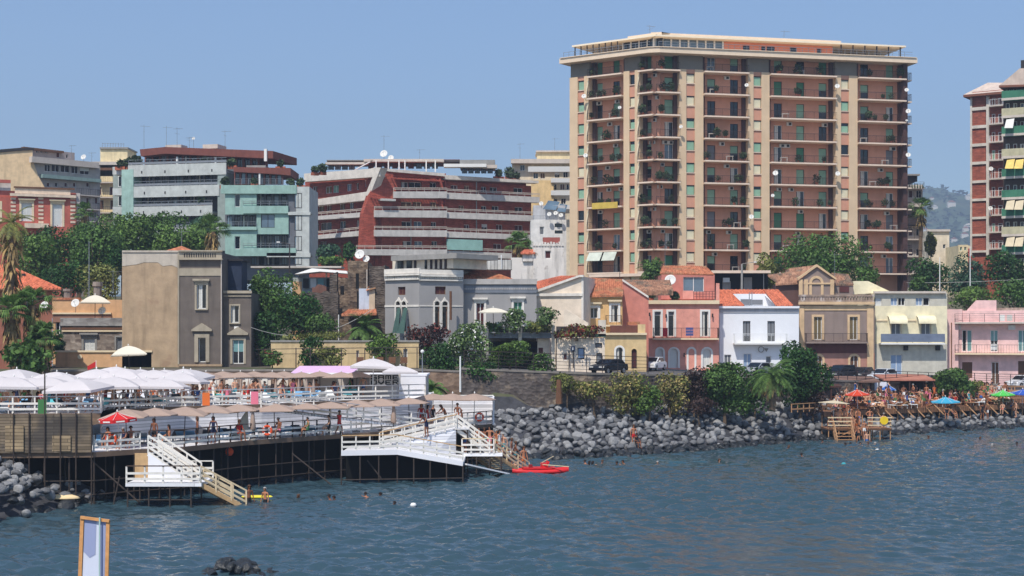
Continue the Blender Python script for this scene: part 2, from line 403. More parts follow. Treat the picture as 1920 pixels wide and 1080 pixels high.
ter.data.materials.append(earth)
for p in ter.data.polygons:
    c = p.center
    if c.y - shore(c.x) > bank_w(c.x) + .8: p.material_index = 1
sheet('terrain', [-1500, -300, -90, -30, 0, 4, 12, 30, 108, 300, 1500], [213.5, 260, 400, 900, 1500], lambda x, y: 14.2 if y < 300 else (-5 if y < 800 else -30), earth, False)
# far hillside
def hill(x, y):
    e = [(-1500, 60), (-200, 90), (300, 180), (700, 292), (760, 314), (800, 308), (860, 296), (940, 284), (1100, 330), (1600, 260)]
    r = e[0][1]
    for (a, b), (c, d) in zip(e, e[1:]):
        if a <= x <= c: r = b + (d - b) * (x - a) / (c - a)
    t = lerp((y - 1600) / 1400, 0, 1); t = t ** .8
    n = noise.fractal(V(x * .006, y * .004, 3), 1, 2, 4) * 26 * t + noise.noise(V(x * .03, y * .02, 1)) * 5 * t
    return -30 + (r - 8 + 30) * t + n
hm = mat('hill_scrub', (72, 88, 62), var=.4, scale=.02, c2=(110, 108, 84), c2scale=.006, c2amt=.15)
hx = [-1500 + i * 16 for i in range(200)]; hy = [1450 + i * 32 for i in range(50)]
sheet('hills', hx, hy, hill, hm)
hb = mat('village_white', (225, 215, 200), var=.1); hr = mat('village_roof', (170, 110, 85))
rr = random.Random(4)
tree_far = mat('far_tree', (48, 66, 42), var=.3, scale=.1)
for i in range(22):
    px = rr.uniform(1712, 1826); Y = rr.uniform(1650, 2900); x = (px - CX) / F * Y
    z = hill(x, Y); s = rr.uniform(4, 7)
    hz = thing('hill_house', 'tiny pale house scattered across the distant hillside', 'house', (x, Y, z), 'houses on the far hillside')
    b = MB(); b.box((x - s, Y - s * .6, z - 4), (x + s, Y + s * .6, z + s * .9)); b.build('wall', hb, hz)
    b = MB(); b.prism([(x - s, Y - s * .7, z + s * .9), (x + s, Y - s * .7, z + s * .9), (x, Y - s * .7, z + s * 1.4)], (0, s * 1.4, 0)); b.build('roof', hr if i % 2 else hb, hz)
b = MB()
for i in range(900):
    px = rr.uniform(1700, 1840); Y = rr.uniform(1600, 3000); x = (px - CX) / F * Y; z = hill(x, Y); s = rr.uniform(3, 7)
    q = [(x + rr.uniform(-1, 1) * s, Y + rr.uniform(-1, 1) * s, z + rr.uniform(0, 1.2) * s) for _ in range(6)]
    for k in range(4): b.face([q[k], q[(k + 1) % 6], q[(k + 2) % 6]])
o = b.build('hill_trees', tree_far); tag(o, 'dark specks of distant trees over the hazy hillside', 'trees', None, 'stuff')
# sea: a sheet of real waves
rs = np.random.RandomState(7)
X = np.arange(-66, 68, .125); Yv = np.concatenate([np.arange(52, 110, .125), np.arange(110, 172, .24)])
gx, gy = np.meshgrid(X, Yv); z = np.zeros_like(gx); 
for k in range(70):
    lam = .36 * (6 ** rs.rand()); a = rs.normal(math.radians(75), .55); kk = 2 * math.pi / lam
    z += .0125 * lam ** .9 * np.sin(kk * (gx * math.cos(a) + gy * math.sin(a)) + rs.rand() * 6.28)
amp = .95 + .3 * np.sin(gx * .09 + gy * .05) * np.sin(gy * .11 - gx * .03 + 1) + .25 * np.sin(gx * .23 + 1.3 * np.sin(gy * .07)) * np.sin(gy * .05 + 2)
z *= amp * .74
me = bpy.data.meshes.new('water'); n, m_ = gx.shape
me.vertices.add(n * m_); me.vertices.foreach_set('co', np.stack([gx, gy, z], -1).astype('f').ravel())
ii = np.arange(n * m_).reshape(n, m_); q = np.stack([ii[:-1, :-1], ii[:-1, 1:], ii[1:, 1:], ii[1:, :-1]], -1).reshape(-1, 4)
me.loops.add(q.size); me.loops.foreach_set('vertex_index', q.ravel()); me.polygons.add(len(q))
me.polygons.foreach_set('loop_start', np.arange(len(q)) * 4); me.polygons.foreach_set('use_smooth', np.ones(len(q), bool)); me.update(); me.validate()
wm = mat('sea_water', (50, 71, 80), rough=.04, var=.0, c2=(48, 84, 94), c2scale=.025, c2amt=.15, bump=.22, bscale=6, spec=.5)
nt_ = wm.node_tree; pr = nt_.nodes['Principled BSDF']; pr.inputs['IOR'].default_value = 1.333
me.materials.append(wm); o = bpy.data.objects.new('water', me); C.objects.link(o); struct(o)
b = MB(); b.face([(-400, -60, -1.9), (500, -60, -1.9), (500, 300, -1.9), (-400, 300, -1.9)]); struct(b.build('seabed', lava))
for nm, a, c in (('water', (-400, -60), (500, 52.0)),):
    b = MB(); b.face([(a[0], a[1], 0), (c[0], a[1], 0), (c[0], c[1], 0), (a[0], c[1], 0)]); struct(b.build(nm, wm))
b = MB(); b.face([(-400, 52, 0), (-66, 52, 0), (-66, 74, 0), (-400, 74, 0)]); b.face([(67.9, 52, 0), (400, 52, 0), (400, 200, 0), (67.9, 200, 0)]); struct(b.build('water', wm))

# ---------------------------------------------------------------- boulders
bmats = [mat('basalt_grey', (122, 121, 121), var=.25, scale=1.5, bump=.9, bscale=5), mat('basalt_mid', (100, 100, 101), var=.3, scale=1.5, bump=.9, bscale=5), mat('basalt_pale', (144, 143, 142), var=.2, scale=1.5, bump=.9, bscale=5)]
wetm = mat('basalt_wet', (44, 46, 48), var=.3, rough=.35, scale=2, bump=.9, bscale=5)
BV = []
for k in range(12):
    bm = bmesh.new(); bmesh.ops.create_icosphere(bm, subdivisions=2, radius=1); sd = k * 7.3
    for v in bm.verts:
        n = v.co.normalized(); d = 1 + .28 * noise.noise(n * 1.1 + V(sd, 0, 0)) + .12 * noise.noise(n * 2.6 + V(0, sd, 0))
        p = n * d
        for q in range(7):                           # flat chipped faces
            pl = V(math.sin(q * 2.4 + sd), math.cos(q * 1.7 + sd * 2), math.sin(q * 3.1 + sd * .7)).normalized(); e = p.dot(pl) - (.62 + .16 * math.sin(q * 5 + k))
            if e > 0: p -= pl * e * .95
        v.co = V(p.x, p.y * .85, p.z * .72)
    me = bpy.data.meshes.new('boulder'); bm.to_mesh(me); bm.free(); me.materials.append(bmats[k % 3]); BV.append(me)
    me.polygons.foreach_set('use_smooth', [True] * len(me.polygons))
rb = random.Random(12)
rocks = []
def rock_at(x, d, s):
    y = shore(x) + d; rocks.append((x, y, land(x, y) + s * .25 + rb.uniform(-.1, .25), s, rb.uniform(0, 6.28), rb.uniform(-.5, .5)))
px = 925
while px < 1565:                                     # breakwater slope
    for d in range(-1, 17):
        x = (px - CX) / F * (shore((px - CX) / F * 125) + d * .76) + rb.uniform(-.3, .3); rock_at(x, d * .76 + rb.uniform(-.35, .35), rb.uniform(.27, .5) * (1.35 if rb.random() < .12 else 1))
    px += 15.5
px = 1560
while px < 1960:
    for d in range(-1, 9):
        x = (px - CX) / F * (150 + d * .8 + (px - 1720) * .05) + rb.uniform(-.3, .3); rock_at(x, d * .8 + rb.uniform(-.35, .35), rb.uniform(.27, .48))
    px += 13
left = []
for i in range(360):
    px = rb.uniform(-60, 190); d = rb.uniform(-1, 9); x = (px - CX) / F * 83
    if x > -27.0 and rb.random() < .7: continue
    y = shore(x) + d - 1.5; zz = max(.0, min(2.9, (-24.2 - x) * .55)) * min(1, (d + 1) / 3); left.append((x, y, zz * .9 + rb.uniform(-.1, .2), rb.uniform(.24, .46), rb.uniform(0, 6), rb.uniform(-.4, .4)))
def near(r): return r[3] / r[1]
rocks.sort(key=near, reverse=True); indiv = rocks[:205] + left[:90]; rest = rocks[205:] + left[90:]
for i, (x, y, z_, s, rz, tl) in enumerate(indiv):
    o = bpy.data.objects.new('boulder', BV[rb.randrange(12)]); C.objects.link(o)
    if y - shore(x) < .55 and x > -20: o.material_slots[0].link = 'OBJECT'; o.material_slots[0].material = wetm
    o.location = (x, y, z_); o.rotation_euler = (tl, tl * .7, rz); o.scale = (s, s, s)
    lf = x < -20
    tag(o, 'rounded grey basalt boulder in the pile left of the bathing pier' if lf else 'rounded grey basalt boulder heaped on the breakwater slope', 'boulder', 'boulders heaped by the left pier' if lf else 'boulders of the breakwater')
vs, fs, mi = [], [], []
def add_rock(me, x, y, z_, s, rz, tl, k):
    M = Matrix.Translation((x, y, z_)) @ Matrix.Rotation(rz, 4, 'Z') @ Matrix.Rotation(tl, 4, 'X') @ Matrix.Scale(s, 4); o_ = len(vs)
    vs.extend([tuple(M @ v.co) for v in me.vertices]); fs.extend([tuple(o_ + q for q in p.vertices) for p in me.polygons]); mi.extend([k] * len(me.polygons))
for r in rest: k = rb.randrange(12); add_rock(BV[k], *r, 3 if r[1] - shore(r[0]) < .5 else k % 3)
me = bpy.data.meshes.new('boulders'); me.from_pydata(vs, [], fs); [me.materials.append(m) for m in bmats + [wetm]]; me.polygons.foreach_set('material_index', mi); me.polygons.foreach_set('use_smooth', [True] * len(fs))
o = bpy.data.objects.new('boulders', me); C.objects.link(o); tag(o, 'mass of smaller grey boulders filling the breakwater slope', 'boulders', None, 'stuff')
# wet rocks along the waterline and under the pier
vs, fs, mi = [], [], []
for i in range(420):
    px = rb.uniform(-40, 1990); x = (px - CX) / F * 118 if px < 1100 else (px - CX) / F * (120 + (px - 1100) * .043); y = shore(x) + rb.uniform(-1.6, .2) + (rb.uniform(0, 4) if 300 < px < 900 else 0)
    add_rock(BV[i % 12], x, y, rb.uniform(-.15, .1), rb.uniform(.3, .6), rb.uniform(0, 6), rb.uniform(-.4, .4), 0)
me = bpy.data.meshes.new('wet_rocks'); me.from_pydata(vs, [], fs); me.materials.append(wetm); me.polygons.foreach_set('use_smooth', [True] * len(fs))
o = bpy.data.objects.new('wet_rocks', me); C.objects.link(o); tag(o, 'dark wet rocks fringing the waterline', 'rocks', None, 'stuff')
# foreground rock just breaking the surface
vs, fs, mi = [], [], []
for i in range(26):
    px = 385 + (i * 37) % 135; x = (px - CX) / F * 61.5; h = .55 * math.exp(-((px - 432) / 38) ** 2)
    add_rock(BV[i % 12], x, 61.3 + (i % 5) * .35, h - .25, .28 + .25 * ((i * 7) % 5) / 5, i, .2, 0)
me = bpy.data.meshes.new('reef_rock'); me.from_pydata(vs, [], fs); me.materials.append(wetm)
o = bpy.data.objects.new('reef_rock', me); C.objects.link(o); tag(o, 'low dark jagged rock breaking the water in the foreground', 'rock')

# ---------------------------------------------------------------- street and retaining walls
asph = mat('asphalt', (92, 90, 90), var=.12, scale=2); pav = mat('pavement', (150, 142, 134), var=.12, scale=2)
b = MB(); bs = MB(); bk = MB()
def sp(px, Y, dz=0): x = (px - CX) / F * Y; return V(x, Y, street_z(x) + dz)
rd = [(880, 133.5, 158), (1000, 131.5, 161), (1100, 131.8, 166), (1215, 136, 167), (1350, 142, 169), (1500, 150, 171), (1640, 158, 173), (1780, 164, 175.8), (1960, 171, 178)]
for (p0, a0, b0), (p1, a1, b1) in zip(rd, rd[1:]):
    b.face([sp(p0, a0 + .5, .05), sp(p1, a1 + .5, .05), sp(p1, b1 - 1.5, .05), sp(p0, b0 - 1.5, .05)])
    bs.hexa([sp(p0, b0 - 1.5, -.1), sp(p1, b1 - 1.5, -.1), sp(p1, b1 + 1, -.1), sp(p0, b0 + 1, -.1), sp(p0, b0 - 1.5, .17), sp(p1, b1 - 1.5, .17), sp(p1, b1 + 1, .17), sp(p0, b0 + 1, .17)])
struct(b.build('road', asph)); struct(bs.build('pavement', pav))
lw = mat('lava_stone_wall', (92, 86, 84), var=.3, scale=1.5, bump=.8, bscale=4, tiles=(2.6, 2.6, 3.6), c2=(135, 122, 108), c2scale=.5, c2amt=.3)
cap = mat('stone_cap', (128, 120, 112), var=.2)
def rwall(name, label, pts, zb, dz, m=None, th=.6):
    t = thing(name, label, 'wall', sp(pts[0][0], pts[0][1])); b = MB(); c = MB()
    for (p0, y0), (p1, y1) in zip(pts, pts[1:]):
        A = sp(p0, y0, dz); B_ = sp(p1, y1, dz); n = V(0, th, 0)
        b.hexa([V(A.x, A.y, zb), V(B_.x, B_.y, zb), V(B_.x, B_.y, zb) + n, V(A.x, A.y, zb) + n, A, B_, B_ + n, A + n])
        c.hexa([A + V(0, -.06, .001), B_ + V(0, -.06, .001), B_ + V(0, th + .06, .001), A + V(0, th + .06, .001), A + V(0, -.06, .16), B_ + V(0, -.06, .16), B_ + V(0, th + .06, .16), A + V(0, th + .06, .16)])
    b.build('masonry', m or lw, t); c.build('coping', cap, t); return t
rwall('retaining_wall', 'dark lava stone retaining wall above the boulders', [(865, 130.3), (1000, 130.0), (1100, 130.5), (1215, 134.5), (1300, 138.5)], 1.5, .15)
rwall('retaining_wall', 'low overgrown dark wall below the parked jeep and palm', [(1301, 138.6), (1400, 143), (1500, 148.5), (1640, 157), (1780, 163)], 1.5, .1)
rwall('retaining_wall', 'grey concrete street wall below the pink modern house', [(1781, 163.1), (1850, 166), (1960, 170)], 1.5, .1, mat('street_concrete', (150, 148, 144), var=.15, streak=.3))
rwall('quay_wall', 'brown rubble terrace wall behind the taupe umbrellas', [(95, 128), (340, 128), (520, 129), (800, 130), (864, 130.2)], 1.5, -.1, mat('rubble_brown', (132, 112, 96), var=.3, tiles=(2, 2, 3), streak=.3))
# ---------------------------------------------------------------- the tall apartment tower
brick = mat('tower_brick', (204, 148, 122), var=.1, scale=.6, streak=.12); beige = mat('tower_beige', (216, 188, 154), var=.08, scale=.5, streak=.12)
darkside = mat('tower_side', (112, 86, 76), var=.1); tslab = mat('tower_slab', (228, 204, 182), var=.08, streak=.1); tgrey = mat('tower_grey', (130, 122, 110), var=.08)
corn = mat('tower_cornice', (232, 208, 180), var=.06, streak=.1); awn = mat('awning_cream', (206, 190, 160), var=.1)
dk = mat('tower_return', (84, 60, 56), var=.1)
AX = W(1068, HY, 210); K = W(1228, HY, 202); BX = W(1700, HY, 210)
TR = thing('apartment_tower', 'tall brick and beige apartment tower with green shutters and bent front', 'apartment tower', (K.x, K.y, 14))
T1 = Bld('x', '', '', (1068, 210), (1228, 202), 12, root=TR); T2 = Bld('x', '', '', (1228, 202), (1700, 210), 12, root=TR)
ZS = [45.35 - 3.035 * k for k in range(11)]
DB = 1.35                                            # depth of the balcony bays behind the pilasters
rt = random.Random(3)
def zwall(B, x0, x1, z0, z1, v0, v1, m, name='wall'):
    b = MB(); u0 = B.f.uz(x0, 300, v0)[0]; u1 = B.f.uz(x1, 300, v0)[0]; B.f.box(b, u0, u1, v0, v1, z0, z1); return b.build(name, m, TR)
ZTOP = 47.75; ZB = 13.0
bays = [(T1, 1104, 1169, [(1119, 1130), (1150, 1162)]), (T1, 1199, 1228.0, [(1209, 1223)]), (T2, 1228.0, 1274, [(1246, 1262)]), (T2, 1319, 1403, [(1326, 1341), (1369, 1384)]),
        (T2, 1443, 1567, [(1451, 1466), (1493, 1508), (1535, 1550)]), (T2, 1608, 1697, [(1613, 1628), (1661, 1675)])]
nw = 0
for bi, (B, x0, x1, ops) in enumerate(bays):
    f = B.f; u0 = f.uz(x0, 300, 0)[0]; u1 = f.uz(x1, 300, 0)[0]
    w0 = len(B.wins)
    for k in range(10):
        for (a, c) in ops:
            z0 = ZS[k] + .02; ua = f.uz(a, 300, DB)[0]; uc = f.uz(c, 300, DB)[0]; z1 = z0 + 2.25
            kind = rt.choices(['pale', 'green', 'halfpale', 'dark', 'curtain', 'sky', 'grey'], [30, 6, 14, 18, 16, 8, 6])[0]
            if k == 0 and bi < 3: kind = 'green'
            if bi == 1 and k > 0: z0 += .7
            # place through pixels of the mid line, then fix heights by world z
            B.wins.append((ua, uc, z0, z1, DB, False)); nw += 1
            fm = MATS['white_paint' if kind in ('curtain', 'sky') else 'dark_frame']; b = MB(); d = DB + .14; t = .06
            f.box(b, ua, ua + t, d, d + .08, z0, z1); f.box(b, uc - t, uc, d, d + .08, z0, z1); f.box(b, ua + t, uc - t, d, d + .08, z1 - t, z1); 
            if kind in ('dark', 'curtain', 'sky'): um = (ua + uc) / 2; f.box(b, um - .04, um + .04, d + .003, d + .077, z0, z1 - t)
            o = b.build('balcony_door', fm, TR)
            def plate(nm, m, p, q, r, s_, dd): bb = MB(); f.box(bb, p, q, d + dd, d + dd + .03, r, s_); bb.build(nm, MATS[m], o)
            i0, i1 = ua + t, uc - t
            if kind in ('pale', 'green', 'grey'): plate('shutter', SHUT[kind], i0, i1, z0, z1 - t, .02)
            elif kind == 'halfpale': plate('shutter', 'shut_palegreen', i0, i1, z0 + 1.2, z1 - t, .02); plate('pane', 'glass_dark', i0, i1, z0, z0 + 1.2, .05)
            else:
                plate('pane', 'glass_blue' if kind == 'sky' else 'glass_dark', i0, i1, z0, z1 - t, .05)
                if kind == 'curtain': plate('curtain', 'curtain_white', i0 + .1, i0 + .45, z0, z1 - t, .02)
    # back wall of the bay with holes
    hs = B.wins[w0:]; us = sorted({u0, u1, *[h[0] for h in hs], *[h[1] for h in hs]}); zs = sorted({ZB, ZTOP, *[h[2] for h in hs], *[h[3] for h in hs]}); b = MB()
    for i in range(len(us) - 1):
        for j in range(len(zs) - 1):
            cu = (us[i] + us[i + 1]) / 2; cz = (zs[j] + zs[j + 1]) / 2
            if any(h[0] < cu < h[1] and h[2] < cz < h[3] for h in hs): continue
            f.box(b, us[i], us[i + 1], DB, DB + .2, zs[j], zs[j + 1])
    b.build('bay_wall', brick, TR)
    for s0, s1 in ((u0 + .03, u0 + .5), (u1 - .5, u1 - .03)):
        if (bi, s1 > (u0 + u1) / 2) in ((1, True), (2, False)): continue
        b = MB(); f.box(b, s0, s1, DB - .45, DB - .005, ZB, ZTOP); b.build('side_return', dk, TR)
    # floor slabs with railings
    for k in range(10):
        e0 = u0 - (.0 if bi != 2 else 0); dv = .55; b = MB(); z = ZS[k]
        f.box(b, e0 + .02, u1 - .02, -dv, DB - .01, z - .2, z); o = b.build('balcony', tslab, TR); b = MB()
        f.box(b, e0 + .04, u1 - .04, -dv + .05, -dv + .09, z + .96, z + 1.0); f.box(b, e0 + .04, u1 - .04, -dv + .05, -dv + .08, z + .08, z + .11)
        n = int((u1 - e0) / .14)
        for q in range(n + 1): u = e0 + .05 + (u1 - e0 - .1) * q / n; r = .022 if q % 9 == 0 else .008; f.box(b, u - r, u + r, -dv + .055, -dv + .085, z, z + .96)
        b.build('railing', MATS['dark_iron'], o)
    # clutter fixed to the bay: air conditioners
    for k in range(10):
        for q in range(rt.choice([0, 0, 1, 1, 2])):
            u = rt.uniform(u0 + .8, u1 - .8); z = ZS[k] + 2.45; b = MB(); f.box(b, u - .38, u + .38, DB - .3, DB - .02, z - .24, z + .24); o = b.build('air_conditioner', MATS['white_plastic'], TR)
            b = MB(); f.box(b, u - .12, u + .26, DB - .32, DB - .302, z - .17, z + .17); b.build('fan_grille', MATS['dark_frame'], o)
# return walls of the bays (dark brown paint) and pilasters
def pil(B, x0, x1, cx0, cx1, w):
    f = B.f; U = lambda x: f.uz(x, 300, 0)[0]; zt = 45.35 + .2; zm = zt
    zwall(B, x0, cx0, ZB, zm, 0, DB + .1, beige, 'pilaster'); zwall(B, cx1, x1, ZB, zm, 0, DB + .1, beige, 'pilaster')
    b = MB(); f.box(b, U(x0) + .02, U(x1) - .02, .25, DB + .1, zm + .001, ZTOP); b.build('upper_wall', tgrey, TR)
    # brick panel with one window a floor
    a, c = U(cx0), U(cx1); hs = []
    for k in range(-1, 10):
        z0 = (ZS[k] if k >= 0 else ZS[0] + 3.035) - 3.035 + 3.035 * (1 if k >= 0 else 0)
    b = MB(); z = ZB
    for k in range(9, -1, -1):
        wz0 = ZS[k] - 3.035 * 0 - 1.95 + .25; wz1 = wz0 + 1.35
        if wz1 > zm: break
        f.box(b, a, c, .16, DB + .1, z, wz0) if wz0 > z else None
        z = wz1
        kind = rt.choices(['cream', 'pale', 'dark', 'sky', 'half'], [34, 20, 10, 6, 30])[0]; bb = MB(); t = .06
        f.box(bb, a + .01, a + t, .3, .38, wz0, wz1); f.box(bb, c - t, c - .01, .3, .38, wz0, wz1); f.box(bb, a + t, c - t, .3, .38, wz1 - t, wz1); f.box(bb, a + t, c - t, .3, .38, wz0, wz0 + t)
        o = bb.build('window', MATS['dark_frame'], TR)
        def pl(nm, m, p, q, dd): b2 = MB(); f.box(b2, a + t, c - t, .3 + dd, .33 + dd, p, q); b2.build(nm, MATS[m], o)
        if kind in ('dark', 'sky'): pl('pane', 'glass_dark' if kind == 'dark' else 'glass_blue', wz0 + t, wz1 - t, .03)
        else: h = .42 if kind == 'half' else .15; pl('pane', 'glass_dark', wz1 - h, wz1 - t, .03); pl('blind', 'shut_palegreen' if kind != 'cream' else 'shut_cream', wz0 + t, wz1 - h, .0)
        b3 = MB(); f.box(b3, a - .0, c + .0, .02, .15, wz0 - .1, wz0 - .002); b3.build('sill', tslab, o)
    f.box(b, a, c, .16, DB + .1, z, zm); b.build('panel_wall', brick, TR)
    f.box(bb := MB(), a, c, .26, .34, zm + .3, ZTOP - .2); bb.build('upper_shutter', MATS['shut_green'], TR)
pil(T1, 1068, 1104, 1083, 1095, 0); pil(T1, 1169, 1199, 1180, 1190, 0); pil(T2, 1274, 1319, 1287, 1303, 0); pil(T2, 1403, 1443, 1413, 1428, 0); pil(T2, 1567, 1608, 1577, 1592, 0)
# slanted cream awning sheets at the edges of the left bays, right end wall
for B, x in ((T1, 1101), (T1, 1196)):
    f = B.f; u = f.uz(x, 300, 0)[0]
    for k in range(1, 10):
        z = ZS[k]; b = MB(); b.prism([f.pt(u + .05, -.1, z + 2.5), f.pt(u + .35, -.1, z + 2.5), f.pt(u + .15, -.55, z + .5), f.pt(u + .05, -.55, z + .5)], (0, .04, 0)); b.build('side_awning', awn, TR)
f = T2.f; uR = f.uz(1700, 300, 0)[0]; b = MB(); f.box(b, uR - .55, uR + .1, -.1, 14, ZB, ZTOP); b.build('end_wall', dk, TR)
for k in range(10):                                  # little balconies round the right corner
    b = MB(); z = ZS[k]; f.box(b, uR + .1, uR + .95, .3, 3.2, z - .18, z); o = b.build('balcony', tslab, TR); b = MB()
    for q in range(8): f.box(b, uR + .12 + q * .11, uR + .135 + q * .11, .33, .35, z, z + 1)
    for q in range(24): f.box(b, uR + .9, uR + .915, .33 + q * .12, .345 + q * .12, z, z + 1)
    f.box(b, uR + .1, uR + .93, .32, .36, z + .97, z + 1.01); f.box(b, uR + .89, uR + .93, .36, 3.15, z + .97, z + 1.01); b.build('railing', MATS['dark_iron'], o)
# body, cornice, attic
def poly_z(pts, z0, z1, m, name):
    b = MB(); b.prism([V(x, y, z0) for x, y in pts], (0, 0, z1 - z0)); return b.build(name, m, TR)
fa, fb = T1.f, T2.f; P = lambda f, u, v: (f.pt(u, v, 0).x, f.pt(u, v, 0).y)
L1, L2 = fa.L, fb.L
poly_z([P(fa, 0.03, DB + .22), P(fa, L1 - .3, DB + .22), P(fb, .3, DB + .22), P(fb, L2 - .6, DB + .22), P(fb, L2 - .6, 14), P(fa, .03, 14)], ZB, ZTOP, brick, 'core')
poly_z([P(fa, -.9, -1.25), P(fa, L1 - .25, -1.25), P(fb, .25, -1.25), P(fb, L2 + 1.0, -1.25), P(fb, L2 + 1.0, 15), P(fa, -.9, 15)], 47.45, 48.15, corn, 'cornice')
poly_z([P(fa, -.7, -1.4), P(fa, L1 - .25, -1.4), P(fb, .25, -1.4), P(fb, L2 + .8, -1.4), P(fb, L2 + .8, 15.2), P(fa, -.7, 15.2)], 48.15, 48.24, corn, 'cornice_edge')
poly_z([P(fa, 0, .6), P(fa, L1 - .2, .6), P(fb, .2, .6), P(fb, L2 + .2, .6), P(fb, L2 + .2, 13), P(fa, 0, 13)], 49.98, 50.2, mat('roof_cream', (240, 224, 196), var=.05), 'roof_slab')
poly_z([P(fa, 9.3 - 1, 2.0), P(fa, L1 - .1, 2.0), P(fb, .1, 2.0), P(fb, L2 - 9, 2.0), P(fb, L2 - 9, 12), P(fa, 9.3 - 1, 12)], 50.202, 50.75, corn, 'roof_upper')
atw = mat('attic_wall', (226, 140, 108), var=.08)
b = MB(); fb.box(b, .3, 10.5, 2.2, 2.3, 48.32, 49.96); b.build('attic_glazing', MATS['glass_blue'], TR); b = MB(); fa.box(b, 7.4, L1 - .1, 2.2, 2.3, 48.32, 49.96); b.build('attic_glazing', MATS['glass_dark'], TR)
b = MB()
for q in range(9): fb.box(b, .4 + q * 1.25, .62 + q * 1.25, 2.05, 2.18, 48.32, 49.96)
for q in range(5): fa.box(b, 7.4 + q * 1.3, 7.52 + q * 1.3, 2.05, 2.18, 48.32, 49.96)
b.build('attic_mullions', MATS['white_paint'], TR)
b = MB(); fb.box(b, 10.6, L2 - 10.2, 2.2, 2.4, 48.32, 49.96); b.build('attic_wall', atw, TR)
for q, u in enumerate((13.5, 16.2, 17, 20.5, 24.5)): bb = MB(); fb.box(bb, u, u + [.9, .5, 1.1, .9, .6][q], 2.1, 2.19, 48.32 + (.4 if q % 2 else 0), 49.5); bb.build('attic_window', MATS['glass_dark'], TR)
b = MB()
for q in range(8): fa.box(b, .3 + q * 1.0, .42 + q * 1.0, .8, .92, 48.3, 49.97)
for q in range(6): fb.box(b, L2 - 9.6 + q * 1.8, L2 - 9.45 + q * 1.8, .8, .95, 48.3, 49.97)
b.build('pergola_posts', MATS['dark_frame'], TR)
b = MB()
for fr, a, c in ((fa, -.4, L1 - .2), (fb, .2, L2 + .4)):
    fr.box(b, a, c, -1.0, -.96, 48.95, 49.0); fr.box(b, a, c, -1.0, -.97, 48.6, 48.63)
    for q in range(int((c - a) / .9)): fr.box(b, a + q * .9, a + q * .9 + .04, -1.0, -.96, 48.3, 48.95)
b.build('terrace_railing', MATS['grey_metal'], TR)
# ground floor recess and canopy
zwall(T2, 1274, 1440, 17.3, 17.75, -.9, DB, tslab, 'canopy'); zwall(T1, 1104, 1228, 17.4, 17.8, -.6, DB, tslab, 'canopy')
# fixed extras
for px, py, B, r in ((1095, 181, T1, .42), (1098, 292, T1, .4), (1162, 202, T1, .3), (1277, 238, T2, .3), (1400, 160, T2, .34), (1570, 162, T2, .42), (1454, 325, T2, .46), (1571, 326, T2, .42), (1449, 367, T2, .3), (1409, 407, T2, .42), (1700, 169, T2, .36), (1703, 209, T2, .44), (1703, 291, T2, .42), (1700, 226, T2, .2)):
    B.dish(px, py, -.3, r, .5)
b = MB(); U0, z0 = fa.uz(1110, 372, -.62)
u1 = fa.uz(1158, 380, -.62)[0]; z0 = fa.uz(1134, 391, -.62)[1]; fa.box(b, U0, u1, -.66, -.62, z0, z0 + .85); b.build('yellow_screen', mat('yellow_canvas', (206, 176, 84)), TR)
for a, c in ((1104, 1129), (1132, 1156)):
    u0 = fa.uz(a, 480, -.6)[0]; u1 = fa.uz(c, 480, -.6)[0]; z = ZS[8] - .25; b = MB()
    b.prism([fa.pt(u0, -.5, z), fa.pt(u1, -.5, z), fa.pt(u1, -1.3, z - 1.2), fa.pt(u0, -1.3, z - 1.2)], (0, 0, .04)); b.build('awning', mat('awning_pale', (196, 200, 184)), TR)
antenna(TR, fb.pt(1.2, 6, 50.75), 1.8, 2); antenna(TR, fb.pt(22, 8, 50.75), 2.4, 5)
dish_at(fb.pt(24.2, 5, 51.0), .45, TR, fb.pt(24.2, 5, 50.5))
# potted plants and tables on the balconies (free-standing things)
plantm = mat('pot_leaf', (62, 78, 52), var=.3, scale=6, island=.4); potm = mat('terracotta', (170, 96, 70), var=.15)
def leafball(mb, c, r, n, rnd, s=.18, flat=1.0):
    for _ in range(n):
        d = V(rnd.gauss(0, 1), rnd.gauss(0, 1), rnd.gauss(0, 1)).normalized() * r * rnd.uniform(.4, 1); d.z *= flat
        p = Vector(c) + d; a = V(rnd.uniform(-1, 1), rnd.uniform(-1, 1), rnd.uniform(-1, 1)).normalized(); b_ = a.orthogonal().normalized() * s * .5; a *= s
        mb.face([p - a, p + b_, p + a, p - b_])
PL = []
for k in range(3):
    t = thing('potted_plant', 'leafy green plant in a terracotta pot', 'plant', (0, 0, 0)); r = random.Random(k)
    b = MB(); b.lathe([(0, 0), (.16, 0), (.22, .35), (.19, .35), (0, .3)], 8); b.build('pot', potm, t)
    b = MB(); leafball(b, (0, 0, .75), .42 + .1 * k, 130, r, .16, 1.2); b.tube((0, 0, .3), (0, 0, .8), .02); b.build('foliage', plantm, t); PL.append(Pro(t))
tt = thing('balcony_table', 'small white plastic table with a chair', 'table', (0, 0, 0)); b = MB(); b.box((-.5, -.35, .68), (.5, .35, .73)); b.build('table_top', MATS['white_plastic'], tt)
for a in (-.42, .42):
    for c in (-.28, .28): b = MB(); b.box((a - .025, c - .025, 0), (a + .025, c + .025, .68)); b.build('leg', MATS['white_plastic'], tt)
TB = Pro(tt)
floors = ['top', 'second highest', 'third highest', 'fourth highest', 'fifth highest', 'sixth highest', 'seventh highest', 'eighth highest', 'ninth highest', 'lowest']
bayn = ['far left bay', 'bent corner bay', 'bent corner bay', 'bay right of the corner', 'wide central bay', 'far right bay']
